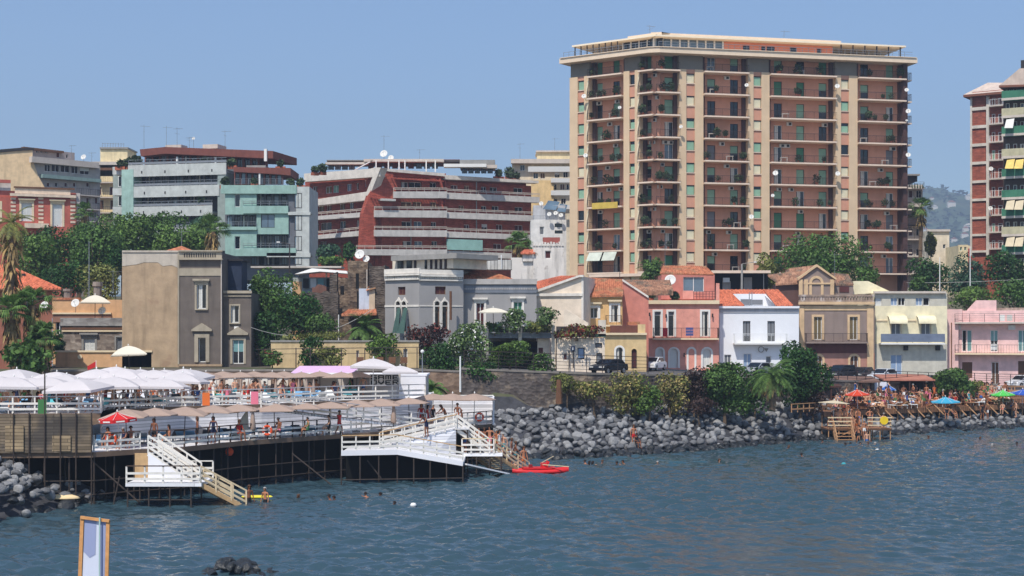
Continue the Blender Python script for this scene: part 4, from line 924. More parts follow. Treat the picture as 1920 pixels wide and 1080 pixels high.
poly(B, [(1874, 160, -1.5), (1912, 128, -1.5), (1990, 128, -1.5), (1990, 160, -1.5)], rp, 'roof', 12); poly(B, [(1873, 160, -1.8), (1990, 156, -1.8), (1990, 160, -1.8), (1873, 164, -1.8)], 'eaves_brown' and MATS['eaves_brown'], 'eaves', 12)
simple_box(B, 1914, 113, 1925, 142, -1, 0, 'dark_frame', 'chimney')
# red house with white windows
rw = M('wall_red', (184, 98, 82)); qo = M('quoin_cream', (222, 200, 176))
B = Bld('red_house', 'red house with white shuttered windows and cream quoins above the hedge', 'house', (-40, 199), (150, 204), 13, 12); f = B.f
B.win(40, 380, 60, 415, 'white', sur=('cream_trim', .25, .06), hood='cream_trim'); B.win(98, 382, 117, 425, 'white', sur=('cream_trim', .25, .06), hood='cream_trim'); B.win(-20, 380, 0, 415, 'white', sur=('cream_trim', .25, .06))
B.front(-40, 368, 143, 9999, rw); B.body(-40, 355, 143, rw); B.band(-40, 20, 335, 341, .4, rw, 'attic_cornice'); simple_box(B, -40, 341, 20, 366, .5, 8, M('attic_pink', (206, 196, 188)), 'attic_wall')
B.band(19, 143, 362, 367, .5, qo); B.band(28, 132, 352, 362, .1, qo, 'parapet'); B.band(26, 140, 349, 352, .25, 'wood_brown', 'parapet_cap')
for x in (20, 72, 132):
    b = MB()
    for q in range(7): f.pb(b, x, 370 + q * 7.4, x + 9.5, 370 + q * 7.4 + 4.2, -.07, .01)
    b.build('quoins', qo, B.root)
B.win(143.5, 365, 150, 400, 'white', v=1, hole=False) if False else None
simple_box(B, 143, 362, 150, 410, .5, 6, M('wall_grey_plain', (196, 186, 178)), 'side_wall')
simple_box(B, 47, 418, 92, 428, -1, 0, qo, 'terrace_parapet')
# ---------------------------------------------------------------- the houses of the waterfront
tile = mat('roof_tiles', (184, 118, 88), var=.2, scale=1.2, tiles=(5, 3, 3), c2=(150, 120, 92), c2scale=.6, c2amt=.4)
otile = mat('roof_tiles_orange', (198, 116, 88), var=.1, scale=1.2, tiles=(5, 3, 3)); oldtile = mat('roof_tiles_old', (160, 122, 100), var=.3, tiles=(5, 3, 3), c2=(110, 96, 84), c2scale=.7, c2amt=.4)
# rib lines of the tiles as real ridges
def tiled(B, pts, m, name='roof', ribs=14, t=.16):
    # pts: eave-left, eave-right, ridge-right, ridge-left as (px, py, v)
    f = B.f; q = [f.pt(f.uz(x, y, v)[0], v, f.uz(x, y, v)[1]) for x, y, v in pts]; b = MB(); b.prism(q, (0, 0, -t))
    for k in range(ribs + 1):
        s = k / ribs; a = q[0].lerp(q[1], s); c = q[3].lerp(q[2], s); r = (q[1] - q[0]).length / ribs * .24; b.tube(a + V(0, 0, .0), c + V(0, 0, .0), r, None, 6)
    return b.build(name, m, B.root)
def cyl(B, px, y0, y1, v, r, m, name):
    b = MB(); u, z1 = B.f.uz(px, y0, v); _, z0 = B.f.uz(px, y1, v); b.tube(B.f.pt(u, v, z0), B.f.pt(u, v, z1), r, None, 8); return b.build(name, MATS[m] if isinstance(m, str) else m, B.root)
# red roofed house, far left
bw_ = M('wall_rust', (168, 108, 86)); 
B = Bld('red_roof_house', 'house with bright orange hipped roof behind the shaggy palms at the left edge', 'house', (-90, 131), (98, 134.2), 6, 9)
B.win(-20, 560, 0, 600, 'maroon'); B.win(50, 556, 62, 590, 'maroon'); B.front(-90, 541, 98, 9999, bw_); B.body(-90, 541, 98, bw_)
tiled(B, [(-60, 541, -.8), (115, 541, -.8), (14, 497, 4), (-60, 497, 4)], otile, ribs=24)
simple_box(B, -60, 541.5, 114, 545, -.85, .3, 'wood_brown', 'eaves')
simple_box(B, 38, 513, 48, 518, 1.6, 2.2, 'dark_frame', 'skylight')
dish_at(W(84, 573, 131.5), .45, B.root, W(90, 590, 132.5))
# orange terraces
oc = M('wall_orange_ochre', (212, 166, 122)); st = M('stone_terrace', (148, 132, 120), c2=(110, 100, 92)); 
B = Bld('terraced_house', 'ochre terraced house with parapet and two white satellite dishes', 'house', (98, 152), (232, 152), 6, 9)
B.win(104, 603, 118, 628, 'dark'); B.front(98, 562, 232, 9999, oc); B.body(98, 562, 232, oc); simple_box(B, 98, 586, 208, 589, -.25, -.01, 'cream_trim', 'string_course'); simple_box(B, 98, 558, 150, 562.2, -.1, .4, tile, 'parapet_cap')
simple_box(B, 98, 589.5, 208, 604, -.1, -.005, M('wall_dullbrown', (150, 110, 92)), 'dark_band')  # darker brown band just below the string course
b = MB(); b.lathe([(.42, 0), (.42, 1.0), (.55, 1.05), (.5, 1.5), (0, 1.5)], 8, W(183, 556, 152.5)); b.build('chimney', st, B.root); b = MB(); b.lathe([(.4, 0), (.4, .7), (.5, .75), (.5, 1.0), (0, 1)], 8, W(127, 560, 152.5)); b.build('chimney', st, B.root)
dish_at(W(142, 569, 150.5), .55, B.root, W(142, 586, 151)); dish_at(W(192, 583, 149), .5, B.root, W(192, 596, 150)); antenna(B.root, W(212, 550, 153), 2.4, 5)
B = Bld('stone_house', 'low grey rubble house with parapet and boarded window left of the tall tan house', 'house', (115, 147), (231, 147), 6.2, 6)
B.win(157, 634, 178, 657, 'white', sur=('concrete', .2, .05), hood='concrete'); B.win(218, 632, 229, 656, 'grey', sur=('concrete', .15, .05))
gs = M('wall_rubble_grey', (134, 124, 116), tiles=(2, 2, 3), c2=(170, 160, 150), c2scale=.5, streak=.3)
B.front(115, 597, 231, 9999, gs); B.body(115, 597, 231, gs); B.band(113, 231, 596, 611, .22, M('slate_coping', (150, 150, 150), tiles=(1, 1, 3)), 'parapet'); B.band(116, 231, 614, 618, .12, 'wood_brown'); B.band(116, 231, 619, 622, .16, 'cream_trim')
B = Bld('garden_wall', 'ochre rendered terrace wall with round hatch below the stone house', 'wall', (104, 139), (284, 139), 6, .5)
B.front(104, 659, 284, 9999, oc); B.body(104, 659, 284, oc, depth=.8); B.band(103, 285, 657, 660.5, .12, 'cream_trim', 'coping'); b = MB(); b.lathe([(0, 0), (.22, 0), (.22, .08), (0, .08)], 10, W(150, 669, 138.9), Matrix.Rotation(R(90), 3, 'X')); b.build('hatch', MATS['cream_trim'], B.root)
# the tall tan and grey house
tan = mat('plaster_tan', (178, 152, 122), var=.2, scale=.8, streak=.5, c2=(160, 132, 106), c2scale=.4, c2amt=.1, bump=.3, bscale=3); tanp = mat('plaster_pale', (190, 178, 162), var=.12, streak=.4)
dg = mat('plaster_darkgrey', (108, 98, 90), var=.2, scale=.8, streak=.5); dtr = M('trim_stone', (168, 156, 136))
B = Bld('tall_house', 'tall square house, bare tan plaster on the left and dark grey on the right', 'house', (229, 139), (416, 139), 6.2, 9); f = B.f; TH = B.root
B.win(369, 533, 387, 579, 'curtain', sur=('trim_stone', .18, .08), hood='trim_stone', sill='trim_stone'); B.win(372, 633, 386, 679, 'dark', sur=('trim_stone', .35, .12), ped='trim_stone', deep=.25)
B.front(229, 473, 335, 9999, tan, v=0); B.front(335, 473, 416, 9999, dg); B.body(229, 473, 416, dg)
poly(B, [(229, 473, -.03), (335, 471, -.03), (335, 503, -.03), (322, 497, -.03), (305, 499, -.03), (296, 492, -.03), (270, 492, -.03), (255, 496, -.03), (229, 499, -.03)], tanp, 'plaster_patch', .025)
B.band(229, 334.5, 469.5, 473, .12, tanp, 'roof_edge'); simple_box(B, 333, 474, 336, 683, -.08, .005, dtr, 'corner_strip')
B.band(335, 416, 471, 485, .1, 'trim_stone', 'parapet'); B.band(334, 417, 469, 471.5, .3, dtr, 'parapet_cap'); B.band(334, 417, 485, 487, .4, dtr); B.band(336, 415, 503, 517, .06, dtr, 'frieze'); B.band(335, 416, 683, 687, .3, tan, 'plinth')
b = MB()
for q in range(14): f.pb(b, 345 + q * 4.4, 475, 347 + q * 4.4, 482, -.14, -.1)
b.build('balusters', MATS['dark_frame'], TH)
b = MB(); e = [f.pt(*t) for t in ((2.6, 2.5, 17.35), (6.4, 2.5, 17.35), (6.4, 7, 17.35), (2.6, 7, 17.35))]; a = f.pt(4.5, 4.7, 18.15)
for q in range(4): b.face([e[q], e[(q + 1) % 4], a])
b.build('hip_roof', tile, TH); antenna(TH, a, 1.5, 3)
cyl(B, 415, 486, 683, -.1, .05, 'concrete_light', 'downpipe')
B2 = Bld('x', '', '', (416, 140), (471, 140), 6.2, 8, root=TH)
B2.win(433, 573, 448, 605, 'curtain', sur=('trim_stone', .14, .06), sill='trim_stone'); B2.win(436, 637, 457, 682, 'halfteal', sur=('trim_stone', .2, .06), ped='trim_stone', half=.5)
B2.front(416, 549, 471, 9999, dg); B2.body(416, 549, 471, dg); B2.band(416, 472, 545, 550, .25, dtr); B2.band(416, 471, 554, 556, .12, dtr); simple_box(B2, 439, 612, 447, 620, -.06, .01, 'white_paint', 'plaque')
simple_box(B2, 418, 489, 453, 545, 2, 5, M('panel_navy', (44, 54, 74)), 'roof_cabin'); b = MB(); B2.f.pb(b, 416, 486, 456, 489, 1.7, 5.2); b.build('cabin_roof', MATS['dark_frame'], TH)
# ruins
ru = mat('ruin_stone', (124, 108, 92), var=.35, scale=1.2, bump=.9, bscale=3, tiles=(3, 3, 4), c2=(88, 78, 70), c2scale=.8, c2amt=.5); ru2 = mat('ruin_stone_dark', (98, 90, 84), var=.35, scale=1.2, bump=.9, bscale=3, tiles=(2.6, 2.6, 7), c2=(70, 64, 60), c2scale=.8, c2amt=.5)
B = Bld('ruined_house', 'roofless ruined stone house with jagged wall tops and empty openings', 'ruin', (560, 152), (722, 152), 8, 5); f = B.f
def jag(x0, x1, yt, yb, m, name, v=0, t=.6, sd=1, amp=5, holes=()):
    r = random.Random(sd); n = max(3, int((x1 - x0) / 5)); top = [(x0 + (x1 - x0) * k / n, yt + r.uniform(-amp, amp), v) for k in range(n + 1)]
    o = poly(B, [(x0, yb, v)] + top + [(x1, yb, v)], m, name, t)
    for a, b_, c, d in holes: simple_box(B, a, b_, c, d, v - .04, v + .02, 'black_in', 'opening')
jag(565, 634, 548, 660, ru2, 'ruined_wall', 0, .7, 1, 3); jag(585, 612, 536, 550, M('rubble_red', (120, 84, 72)), 'rubble', .5, 3, 2, 3)
jag(634, 692, 522, 660, ru, 'ruined_wall', .3, .7, 3, 6, [(638, 536, 645, 552)]); jag(652, 690, 490, 600, ru, 'ruined_tower', .0, 4, 4, 2, [(667, 513, 673, 541), (669, 546, 673, 581), (634, 578, 642, 588)])
jag(692, 722, 498, 660, ru2, 'ruined_pier', -.3, 5, 5, 1.5); jag(618, 632, 512, 548, ru2, 'ruined_stub', 1, 1, 6, 5)
simple_box(B, 673, 541, 702, 582, -.35, .2, M('wall_paleblue', (196, 204, 216)), 'rendered_wall'); simple_box(B, 692, 543, 703, 580, -.42, -.36, M('wall_beigeplain', (206, 186, 160)), 'wall_patch'); poly(B, [(686, 545, -.7), (704, 541, -.7), (704, 536, .2), (690, 537, .2)], tile, 'small_roof', .1)
tiled(B, [(640, 590, -2.2), (706, 588, -2.2), (704, 578, .0), (655, 580, .0)], tile, ribs=14); cyl(B, 650 - 15, 590, 660, -2.1, .05, 'white_paint', 'post')
dish_at(W(675, 478, 153), .62, B.root, W(675, 490, 153)); dish_at(W(687, 486, 153), .45, B.root, W(687, 494, 153)); cyl(B, 688, 505, 545, -.4, .05, 'concrete_light', 'downpipe')
antenna(B.root, W(545, 500 - 0, 153), 2, 3) if False else None
# shacks between the mint block and the ruins
B = Bld('roof_shack', 'cluttered low rooftop shelter with white tarpaulin roof left of the ruins', 'shack', (548, 158), (652, 158), 8, 6)
B.front(548, 528, 566, 9999, oc); B.front(566, 520, 640, 9999, M('shack_grey', (150, 156, 152))); B.body(548, 520, 648, MATS['shack_grey'])
for x, m in ((568, 'dark_frame'), (582, 'white_plastic'), (596, 'shut_teal'), (612, 'black_in'), (626, 'glass_blue')): simple_box(B, x, 522, x + 11, 540, -.2, -.1, m, 'stored_panel')
poly(B, [(552, 514, -1.6), (585, 503, -1.2), (650, 508, -1.2), (652, 513, -1.6), (600, 509, -1.6)], 'white_plastic', 'tarpaulin', 3); simple_box(B, 470, 499, 640, 502, 2, 5, M('terrace_edge', (190, 180, 168)), 'terrace_edge')
# gothic villa
vg = mat('villa_grey', (154, 150, 147), var=.06, scale=.5, streak=.12); vw = M('villa_white', (224, 216, 204))
B = Bld('gothic_villa', 'grey villa with white pointed twin windows and crenellated white cornice', 'villa', (722, 148), (786, 145), 8, 9); VR = B.root
B2 = Bld('x', '', '', (786, 145), (869, 147), 8, 9, root=VR)
for BB, xs_, sq in ((B, ((743, 751), (754, 762)), (746, 538, 760, 553)), (B2, ((815, 824), (829, 839)), (816, 537, 836, 552))):
    for a, c in xs_: BB.win(a, 565, c, 622, 'dark', arch=True, fr='b', sur=('villa_white', .16, .08))
    for a, c in xs_:
        m_ = (a + c) / 2; poly(BB, [(m_ - 6, 568, -.1), (m_, 557, -.1), (m_ + 6, 568, -.1), (m_ + 3.4, 566, -.1), (m_, 563.6, -.1), (m_ - 3.4, 566, -.1)], vw, 'ogee_arch', .09)
    BB.win(*sq, 'maroon', fr='b')
B.front(722, 507, 786, 9999, vg); B2.front(786, 507, 869, 9999, vg); B.body(724, 507, 786, vg, depth=8); B2.body(786, 507, 868, vg, depth=8)
for BB, x0, x1 in ((B, 720, 786), (B2, 786, 869)):
    BB.band(x0, x1, 505, 514, .18, vw, 'parapet'); BB.band(x0, x1, 514.5, 518, .35, vw); BB.band(x0 + 1, x1 - 1, 523.5, 526, .22, vw, 'string_course'); simple_box(BB, x0 + 1, 572.5, x1 - 1, 575, -.06, .004, vw, 'string_course')
    b = MB()
    for q in range(int((x1 - x0) / 3.2)): BB.f.pb(b, x0 + 1 + q * 3.2, 518.4, x0 + 2.7 + q * 3.2, 523, -.2, .01)
    b.build('corbels', vw, VR)
# rooftop loggia of the villa
simple_box(B, 736, 483, 850, 503, 3, 8, M('wall_creampale', (222, 210, 190)), 'roof_room'); simple_box(B, 733, 480, 856, 484, 2.2, 8.4, 'concrete', 'room_roof')
for x in (745, 752, 762, 776, 796, 806, 815, 824, 833): simple_box(B, x, 485, x + (9 if x in (745, 762) else 3), 504, 2.85, 2.99, 'glass_dark' if x in (745, 762, 796) else 'dark_iron', 'opening')
cyl(B2, 833 + 12, 546, 600, -1.2, .12, 'wood_brown', 'wooden_post'); poly(B, [(757, 577, -.2), (763, 577, -.2), (757, 625, -2.2), (742, 625, -2.2), (752, 600, -1)], mat('net_green', (60, 84, 76)), 'hanging_net', .05); poly(B, [(745, 577, -.2), (750, 577, -.2), (746, 620, -2.0), (735, 626, -2.0)], MATS['net_green'], 'hanging_net', .05)
# grey wing
B = Bld('grey_villa_wing', 'lower grey villa wing with white framed windows and a terracotta hip roof', 'villa', (869, 148), (1006, 148), 7, 9)
B.win(893, 568, 908, 612, 'maroon', sur=('villa_white', .2, .08), hood='villa_white'); B.win(963, 566, 979, 612, 'halfgreen', sur=('villa_white', .2, .08), hood='villa_white')
B.front(869, 523, 1006, 9999, vg); B.body(869, 523, 1006, vg); B.band(868, 1007, 523, 533, .25, M('villa_parapet', (178, 172, 166))); B.band(869, 1006, 535, 549, .1, M('villa_frieze', (118, 122, 130)), 'frieze'); b = MB()
for q in range(42): B.f.pb(b, 871 + q * 3.2, 540, 872.8 + q * 3.2, 543, -.14, -.1)
b.build('dentils', MATS['villa_parapet'], B.root); tiled(B, [(869, 524, .6), (962, 524, .6), (905, 503, 4), (869, 502, 4)], tile, ribs=20)
simple_box(B, 869, 487, 960, 505, 6, 8, M('white_fence', (200, 196, 188), planks=(.35, 3, True, .03)), 'boarded_screen')
for x in (878, 940): cyl(B, x, 478, 505, 5.8, .05, 'white_paint', 'post')
poly(B, [(845, 487, 2), (885, 484, 2), (905, 484, 2), (860, 490, 2)], 'dark_iron', 'trellis_roof', 2)
# whitewashed ruin wall
ww = mat('whitewash', (222, 214, 204), var=.08, scale=.8, streak=.75, bump=.4, bscale=3, c2=(150, 136, 124), c2scale=.9, c2amt=.12)
B = Bld('whitewashed_house', 'tall old whitewashed wall with black weather streaks and one small brown window', 'house', (956, 168), (1060, 168), 9, 5)
B.win(1022, 470, 1033, 485, 'maroon'); B.front(1000, 460, 1057, 9999, ww); B.body(1001, 460, 1057, ww); 
b = MB()
for q in range(11): B.f.pb(b, 999 + q * 5.4, 453 + (q % 3), 1002.6 + q * 5.4, 461, -.12, .5)
b.build('crenels', ww, B.root); B.front(958, 483, 1000, 9999, ww, v=.3); tiled(B, [(976, 474, -.3), (1003, 474, -.3), (1000, 468, 2), (984, 468, 2)], otile, ribs=8); simple_box(B, 980, 474, 999, 490, .0, .29, ww, 'low_wall'); simple_box(B, 1018, 445, 1050, 456, 1.5, 3, M('roof_reddish', (150, 84, 74)), 'small_dormer')
# cream gabled house
cg = M('wall_creamwhite', (232, 214, 192), streak=.12)
B = Bld('cream_gable_house', 'cream house with a single sloping gable and white trim', 'house', (1006, 153), (1094, 152), 6, 9)
poly(B, [(1006, 545, 0), (1006, 700, 0), (1093, 700, 0), (1093, 518, 0), (1085, 518, 0)], cg, 'gable_wall', 8); tiled(B, [(1007, 543, -.1), (1086, 518, -.1), (1050, 518, 6), (1006, 528, 6)], otile, ribs=16)
poly(B, [(1004, 544, -.35), (1086, 515.5, -.35), (1094, 515.5, -.35), (1094, 519.5, -.35), (1086, 519.5, -.35), (1004, 549, -.35)], vw, 'gable_trim', .5); simple_box(B, 1006, 550, 1092, 555, -.2, -.005, vw, 'string_course'); simple_box(B, 1090, 519.6, 1094, 640, -.1, -.003, vw, 'corner_strip')
poly(B, [(1057, 583, -3), (1061, 580, -3), (1103, 606, -3), (1103, 640, -3), (1057, 640, -3)], cg, 'stair_wall', .3)
# terrace in front
wt = M('terrace_white', (214, 202, 184), streak=.3)
B = Bld('terrace', 'white columned terrace with planted dark parapets in front of the grey villa wing', 'terrace', (912, 144), (1136, 144), 5.8, 5); f = B.f
simple_box(B, 913, 624, 1050, 634, -.1, 4, M('terrace_beam', (128, 134, 140)), 'terrace_floor'); simple_box(B, 1045, 626, 1136, 632, -.1, 4, M('terrace_green', (60, 90, 80)), 'terrace_floor')
for x in (909, 972, 1034): simple_box(B, x, 604, x + 6.5, 650 if x < 1000 else 690, -.25, .2, wt, 'column')
for x0, x1 in ((916, 971), (979, 1033), (1043, 1120)): simple_box(B, x0, 612, x1, 623.8, .02, .14, M('parapet_dark', (70, 68, 68)), 'parapet')
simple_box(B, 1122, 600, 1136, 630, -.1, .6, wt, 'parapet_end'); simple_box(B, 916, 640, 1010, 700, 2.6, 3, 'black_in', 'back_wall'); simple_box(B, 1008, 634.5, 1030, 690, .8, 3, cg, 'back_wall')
simple_box(B, 1010, 652, 1018, 668, .74, .79, 'maroon_' in MATS and 'maroon_' or 'shut_maroon', 'door'); 
B = Bld('white_annex', 'whitewashed ground floor annex with blue sign and shuttered windows under the green terrace', 'house', (1044, 143.5), (1134, 143.5), 5.6, 4)
B.win(1083, 652, 1096, 673, 'blue', fr='d'); B.win(1116, 643, 1129, 652, 'grey', fr='d'); B.win(1118, 662, 1129, 684, 'grey', fr='d'); B.win(1056, 662, 1064, 676, 'maroon'); B.front(1044, 633, 1134, 9999, cg); B.body(1044, 633, 1134, cg)
simple_box(B, 1071, 649, 1078, 659, -.12, -.02, M('sign_blue', (70, 84, 120)), 'blue_sign'); simple_box(B, 1073, 651, 1076, 657, -.14, -.125, 'white_paint', 'sign_mark')
for x in (1067, 1075): cyl(B, x, 656, 690, -.3, .05, 'dark_iron', 'post')
# orange house
og = M('wall_orange', (222, 180, 124)); oc2 = M('wall_paleochre', (214, 186, 138)); 
B = Bld('orange_house', 'small orange house with white framed barred window, tiled roof and balcony', 'house', (1094, 157), (1182, 157), 5.6, 8)
B.win(1106, 577, 1121, 597, 'dark', sur=('white_paint', .25, .06), hood='cream_trim'); B.win(1146, 572, 1159, 604, 'curtain', sur=('white_paint', .22, .06), hood='cream_trim'); 
B.front(1094, 556, 1167, 9999, og); B.body(1094, 556, 1167, og); B.band(1093, 1167, 554, 558, .3, 'cream_trim'); tiled(B, [(1092, 555, -.5), (1168, 553, -.5), (1168, 524, 5), (1094, 520, 5)], tile, ribs=20); tiled(B, [(1175, 545, 3), (1262, 545, 3), (1255, 525, 7), (1172, 525, 7)], oldtile, ribs=18, t=.5)
B.balcony(1136, 1166, 609, 1.1, 'cream_trim', 'dark_iron'); simple_box(B, 1178, 603, 1200, 609, -1.2, -.1, tile, 'canopy')
B = Bld('ochre_ground_floor', 'pale ochre ground floor with arched niche below the orange house', 'house', (1134, 154), (1212, 154), 5.6, 4)
B.win(1155, 651, 1168, 681, 'curtain', arch=True, sur=('white_paint', .2, .05)); B.win(1184, 654, 1194, 691, 'maroon', arch=True, sur=('wall_paleochre', .1, .05), fr='d')
B.front(1134, 628, 1212, 9999, oc2); B.body(1134, 628, 1212, oc2); B.band(1133, 1213, 624, 628, .3, 'cream_trim'); simple_box(B, 1144, 610, 1196, 624, .2, .32, M('screen_brown', (112, 70, 58)), 'terrace_screen'); simple_box(B, 1196, 608, 1210, 624, .0, .4, oc2, 'parapet_end')
# salmon gable + pink house
sal = M('wall_salmon', (200, 128, 112)); pk = M('wall_pink', (226, 156, 138), streak=.2)
B = Bld('salmon_gable', 'salmon red windowless gable wall beside the orange house', 'house', (1167, 158.6), (1216, 158.4), 5.6, 6)
poly(B, [(1167, 525, 0), (1172, 527, 0), (1213, 555, 0), (1216, 558, 0), (1216, 702, 0), (1167, 702, 0)], sal, 'gable_wall', 6); poly(B, [(1167, 523, -.2), (1216, 555, -.2), (1216, 559, -.2), (1167, 527, -.2)], vw, 'gable_trim', .5)
B = Bld('pink_house', 'two storey pink house with white arched surrounds and a long balcony', 'house', (1216, 168), (1348, 168), 5.5, 9)
for a, c, k in ((1227, 1239, 'halfgrey'), (1253, 1264, 'halfgrey'), (1316, 1328, 'curtain')): B.win(a, 584, c, 631, k, sur=('white_paint', .22, .06), half=.15); 
for a, k, y in ((1232, 'halfwhite', 690), (1256, 'white', 690), (1291, 'open', 697), (1318, 'white', 690)): B.win(a, 654, a + (15 if a in (1256, 1318) else 11), y, k, arch=True, sur=('white_paint', .22, .06))
B.front(1215, 566, 1348, 9999, pk); B.body(1215, 566, 1348, pk); B.band(1214, 1349, 563, 570, .35, 'cream_trim'); B.balcony(1225, 1348, 634, 1.1, 'cream_trim', 'dark_iron', h=1.15); B.dish; 
for x, y in ((1249, 593), (1218, 590), (1336, 592), (1283, 666)): cyl(B, x, y - 4, y + 3, -.25, .09, 'dark_iron', 'wall_lamp')
simple_box(B, 1243, 615, 1252, 631, -1.2, -1.13, M('towel_red', (208, 60, 66)), 'hung_towel'); 
for q in range(3): simple_box(B, 1286, 614 + q * 5.5, 1300, 618.5 + q * 5.5, -1.22, -1.15, M('towel_blue', (76, 86, 140)), 'towel_stripe')
tiled(B, [(1238, 512, 3.5), (1338, 514, 3.5), (1322, 499, 7), (1244, 498, 7)], tile, ribs=22)
B3 = Bld('x', '', '', (1240, 171.5), (1340, 171.5), 10, 4, root=B.root); B3.win(1281, 519, 1320, 547, 'glass', fr='w'); B3.front(1240, 515, 1340, 561, sal); B3.body(1240, 515, 1340, sal, zb=12); simple_box(B3, 1343, 531, 1349, 565, -3.2, -2.8, pk, 'chimney'); simple_box(B3, 1280, 545, 1300, 561, -2.4, -2.2, pk, 'parapet'); b = MB(); rail(B3, 1300, 1342, 546, 561, -2.4, 'dark_iron', 6)
dish_at(W(1257, 526, 168), .78, B.root, W(1257, 545, 169)); antenna(B.root, W(1247, 498, 172), 2.6, 9)
leafrow('planter', 'green shrub on the pink house roof terrace beside the dish', B, 1250, 1280, 548, 563, 1.0, 260); leafrow('planter', 'small green hedge on the pink house roof at its left corner', B, 1216, 1226, 545, 560, 1.0, 160)
# dark workshop with air unit behind
B = Bld('dark_porch', 'dark open garage level with air conditioner between the tower and the orange roof', 'building', (1338, 186), (1440, 186), 9, 6)
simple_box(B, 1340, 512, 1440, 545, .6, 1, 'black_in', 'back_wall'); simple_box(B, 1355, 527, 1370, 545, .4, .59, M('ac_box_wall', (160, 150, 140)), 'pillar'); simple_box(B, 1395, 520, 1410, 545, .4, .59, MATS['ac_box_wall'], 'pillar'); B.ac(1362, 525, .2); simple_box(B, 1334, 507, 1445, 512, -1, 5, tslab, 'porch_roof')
# white house with orange roof
wh = M('wall_purewhite', (232, 232, 234), streak=.03, var=.03)
B = Bld('white_house', 'bright white two storey house with orange roof dormer and white balcony', 'house', (1349, 170), (1498, 170), 5.3, 9); f = B.f
B.win(1393, 602, 1407, 640, 'halfgrey', half=.75, fr='d'); B.win(1439, 602, 1453, 640, 'halfgrey', half=.75, fr='d'); B.win(1358, 665, 1371, 698, 'grey', fr='w'); B.win(1394, 663, 1409, 698, 'blue'); B.win(1436, 668, 1446, 698, 'grey')
B.front(1349, 577, 1498, 9999, wh); B.body(1349, 577, 1498, wh); B.band(1348, 1499, 574, 578, .35, wh); B.band(1350, 1497, 578.5, 586, .1, M('trim_palegrey', (176, 176, 180)), 'frieze'); B.balcony(1377, 1477, 643, 1.1, wh and 'white_paint', 'white_iron', h=1.05)
simple_box(B, 1349, 574, 1350.5, 577, -.4, 0, wh, 'corner')
tiled(B, [(1349, 573, -.3), (1395, 573, -.3), (1365, 544, 4), (1349, 544, 4)], otile, ribs=10); tiled(B, [(1456, 573, -.3), (1487, 573, -.3), (1458, 543, 4), (1432, 543, 4)], otile, ribs=7); tiled(B, [(1365, 551, 3.3), (1440, 551, 3.3), (1456, 543, 4.3), (1349, 543, 4.3)], otile, ribs=14)
simple_box(B, 1375, 551, 1456, 574, 3.2, 3.4, wh, 'dormer_back'); simple_box(B, 1389, 561, 1409, 572, 3.1, 3.19, 'shut_grey', 'dormer_window'); simple_box(B, 1411, 562, 1430, 571, 3.1, 3.19, 'shut_grey', 'dormer_window'); poly(B, [(1364, 552, 3.4), (1372, 552, 3.4), (1395, 573, .0), (1386, 573, .0)], wh, 'dormer_side', .15); poly(B, [(1432, 552, 3.4), (1440, 552, 3.4), (1463, 573, 0), (1455, 573, 0)], wh, 'dormer_side', .15)
for x in (1405, 1410): cyl(B, x, 548, 573, 1, .05, 'grey_metal', 'flue')
b = MB(); p = f.pt(*(lambda q: (q[0], -.1, q[1]))(f.uz(1427, 655, -.1)))
b.lathe([(.28, 0), (.36, 0), (.36, .06), (.28, .06)], 12, p, Matrix.Rotation(R(90), 3, 'X')); b.build('ring_emblem', MATS['concrete'], B.root); poly(B, [(1433, 653, -.1), (1441, 653, -.1), (1437, 660, -.1)], 'concrete', 'heart_emblem', .06)
# brown villa with pediment
bv = mat('villa_brown', (146, 128, 118), var=.1, scale=.7, streak=.3); bt = M('villa_sand', (214, 182, 142), streak=.25); bl = M('villa_lowpink', (176, 128, 112), streak=.3); bb_ = M('villa_maroon', (104, 62, 58))
B = Bld('brown_villa', 'weathered brown villa with sand coloured corners, balustrade and pedimented attic', 'villa', (1499, 172.5), (1640, 172.5), 5, 9); f = B.f; BV_ = B.root
for a in (1526, 1593): B.win(a, 594, a + 15, 637, 'olive', sur=('villa_sand', .25, .08), hood=None)
for a in (1527, 1594): B.win(a, 667, a + 15, 694, 'brown', arch=True, sur=('villa_sand', .25, .08))
B.front(1499, 573, 1640, 662, bv); B.front(1499, 662, 1640, 9999, bl); B.body(1499, 573, 1640, bv)
simple_box(B, 1499, 573, 1508, 704, -.12, -.003, bt, 'corner_pilaster'); simple_box(B, 1626, 573, 1638, 704, -.12, -.003, bt, 'corner_pilaster'); B.band(1498, 1640, 566, 571, .4, bt); B.band(1508.5, 1625.5, 573, 582, .08, bt, 'frieze'); simple_box(B, 1513, 643, 1625, 662, -.09, -.003, bb_, 'dark_band')  # last box: dark maroon band just below the balcony
b = MB(); 
for q in range(26): B.f.pb(b, 1501 + q * 5.3, 556, 1504 + q * 5.3, 565.8, -.25, -.05)
B.f.pb(b, 1498, 552.5, 1639, 556, -.32, .0); B.f.pb(b, 1498, 563, 1639, 566, -.32, .0); b.build('balustrade', mat('balustrade_stone', (160, 138, 122), var=.3, streak=.4, c2=(214, 206, 198), c2scale=.5, c2amt=.35), BV_)
for a, c in ((1512, 1628),): B.balcony(a, c, 641, 1.1, 'villa_brown', 'dark_iron')
B3 = Bld('x', '', '', (1499, 174.5), (1566, 174.5), 5, 4, root=BV_)
B3.win(1522, 522, 1539, 555, 'halfcream', arch=True, fr='b', sur=('villa_sand', .3, .1), half=.3)
B3.front(1500, 525, 1564, 570, bv); poly(B3, [(1500, 525, 0), (1564, 525, 0), (1532, 500, 0)], bv, 'gable_upper', .5)
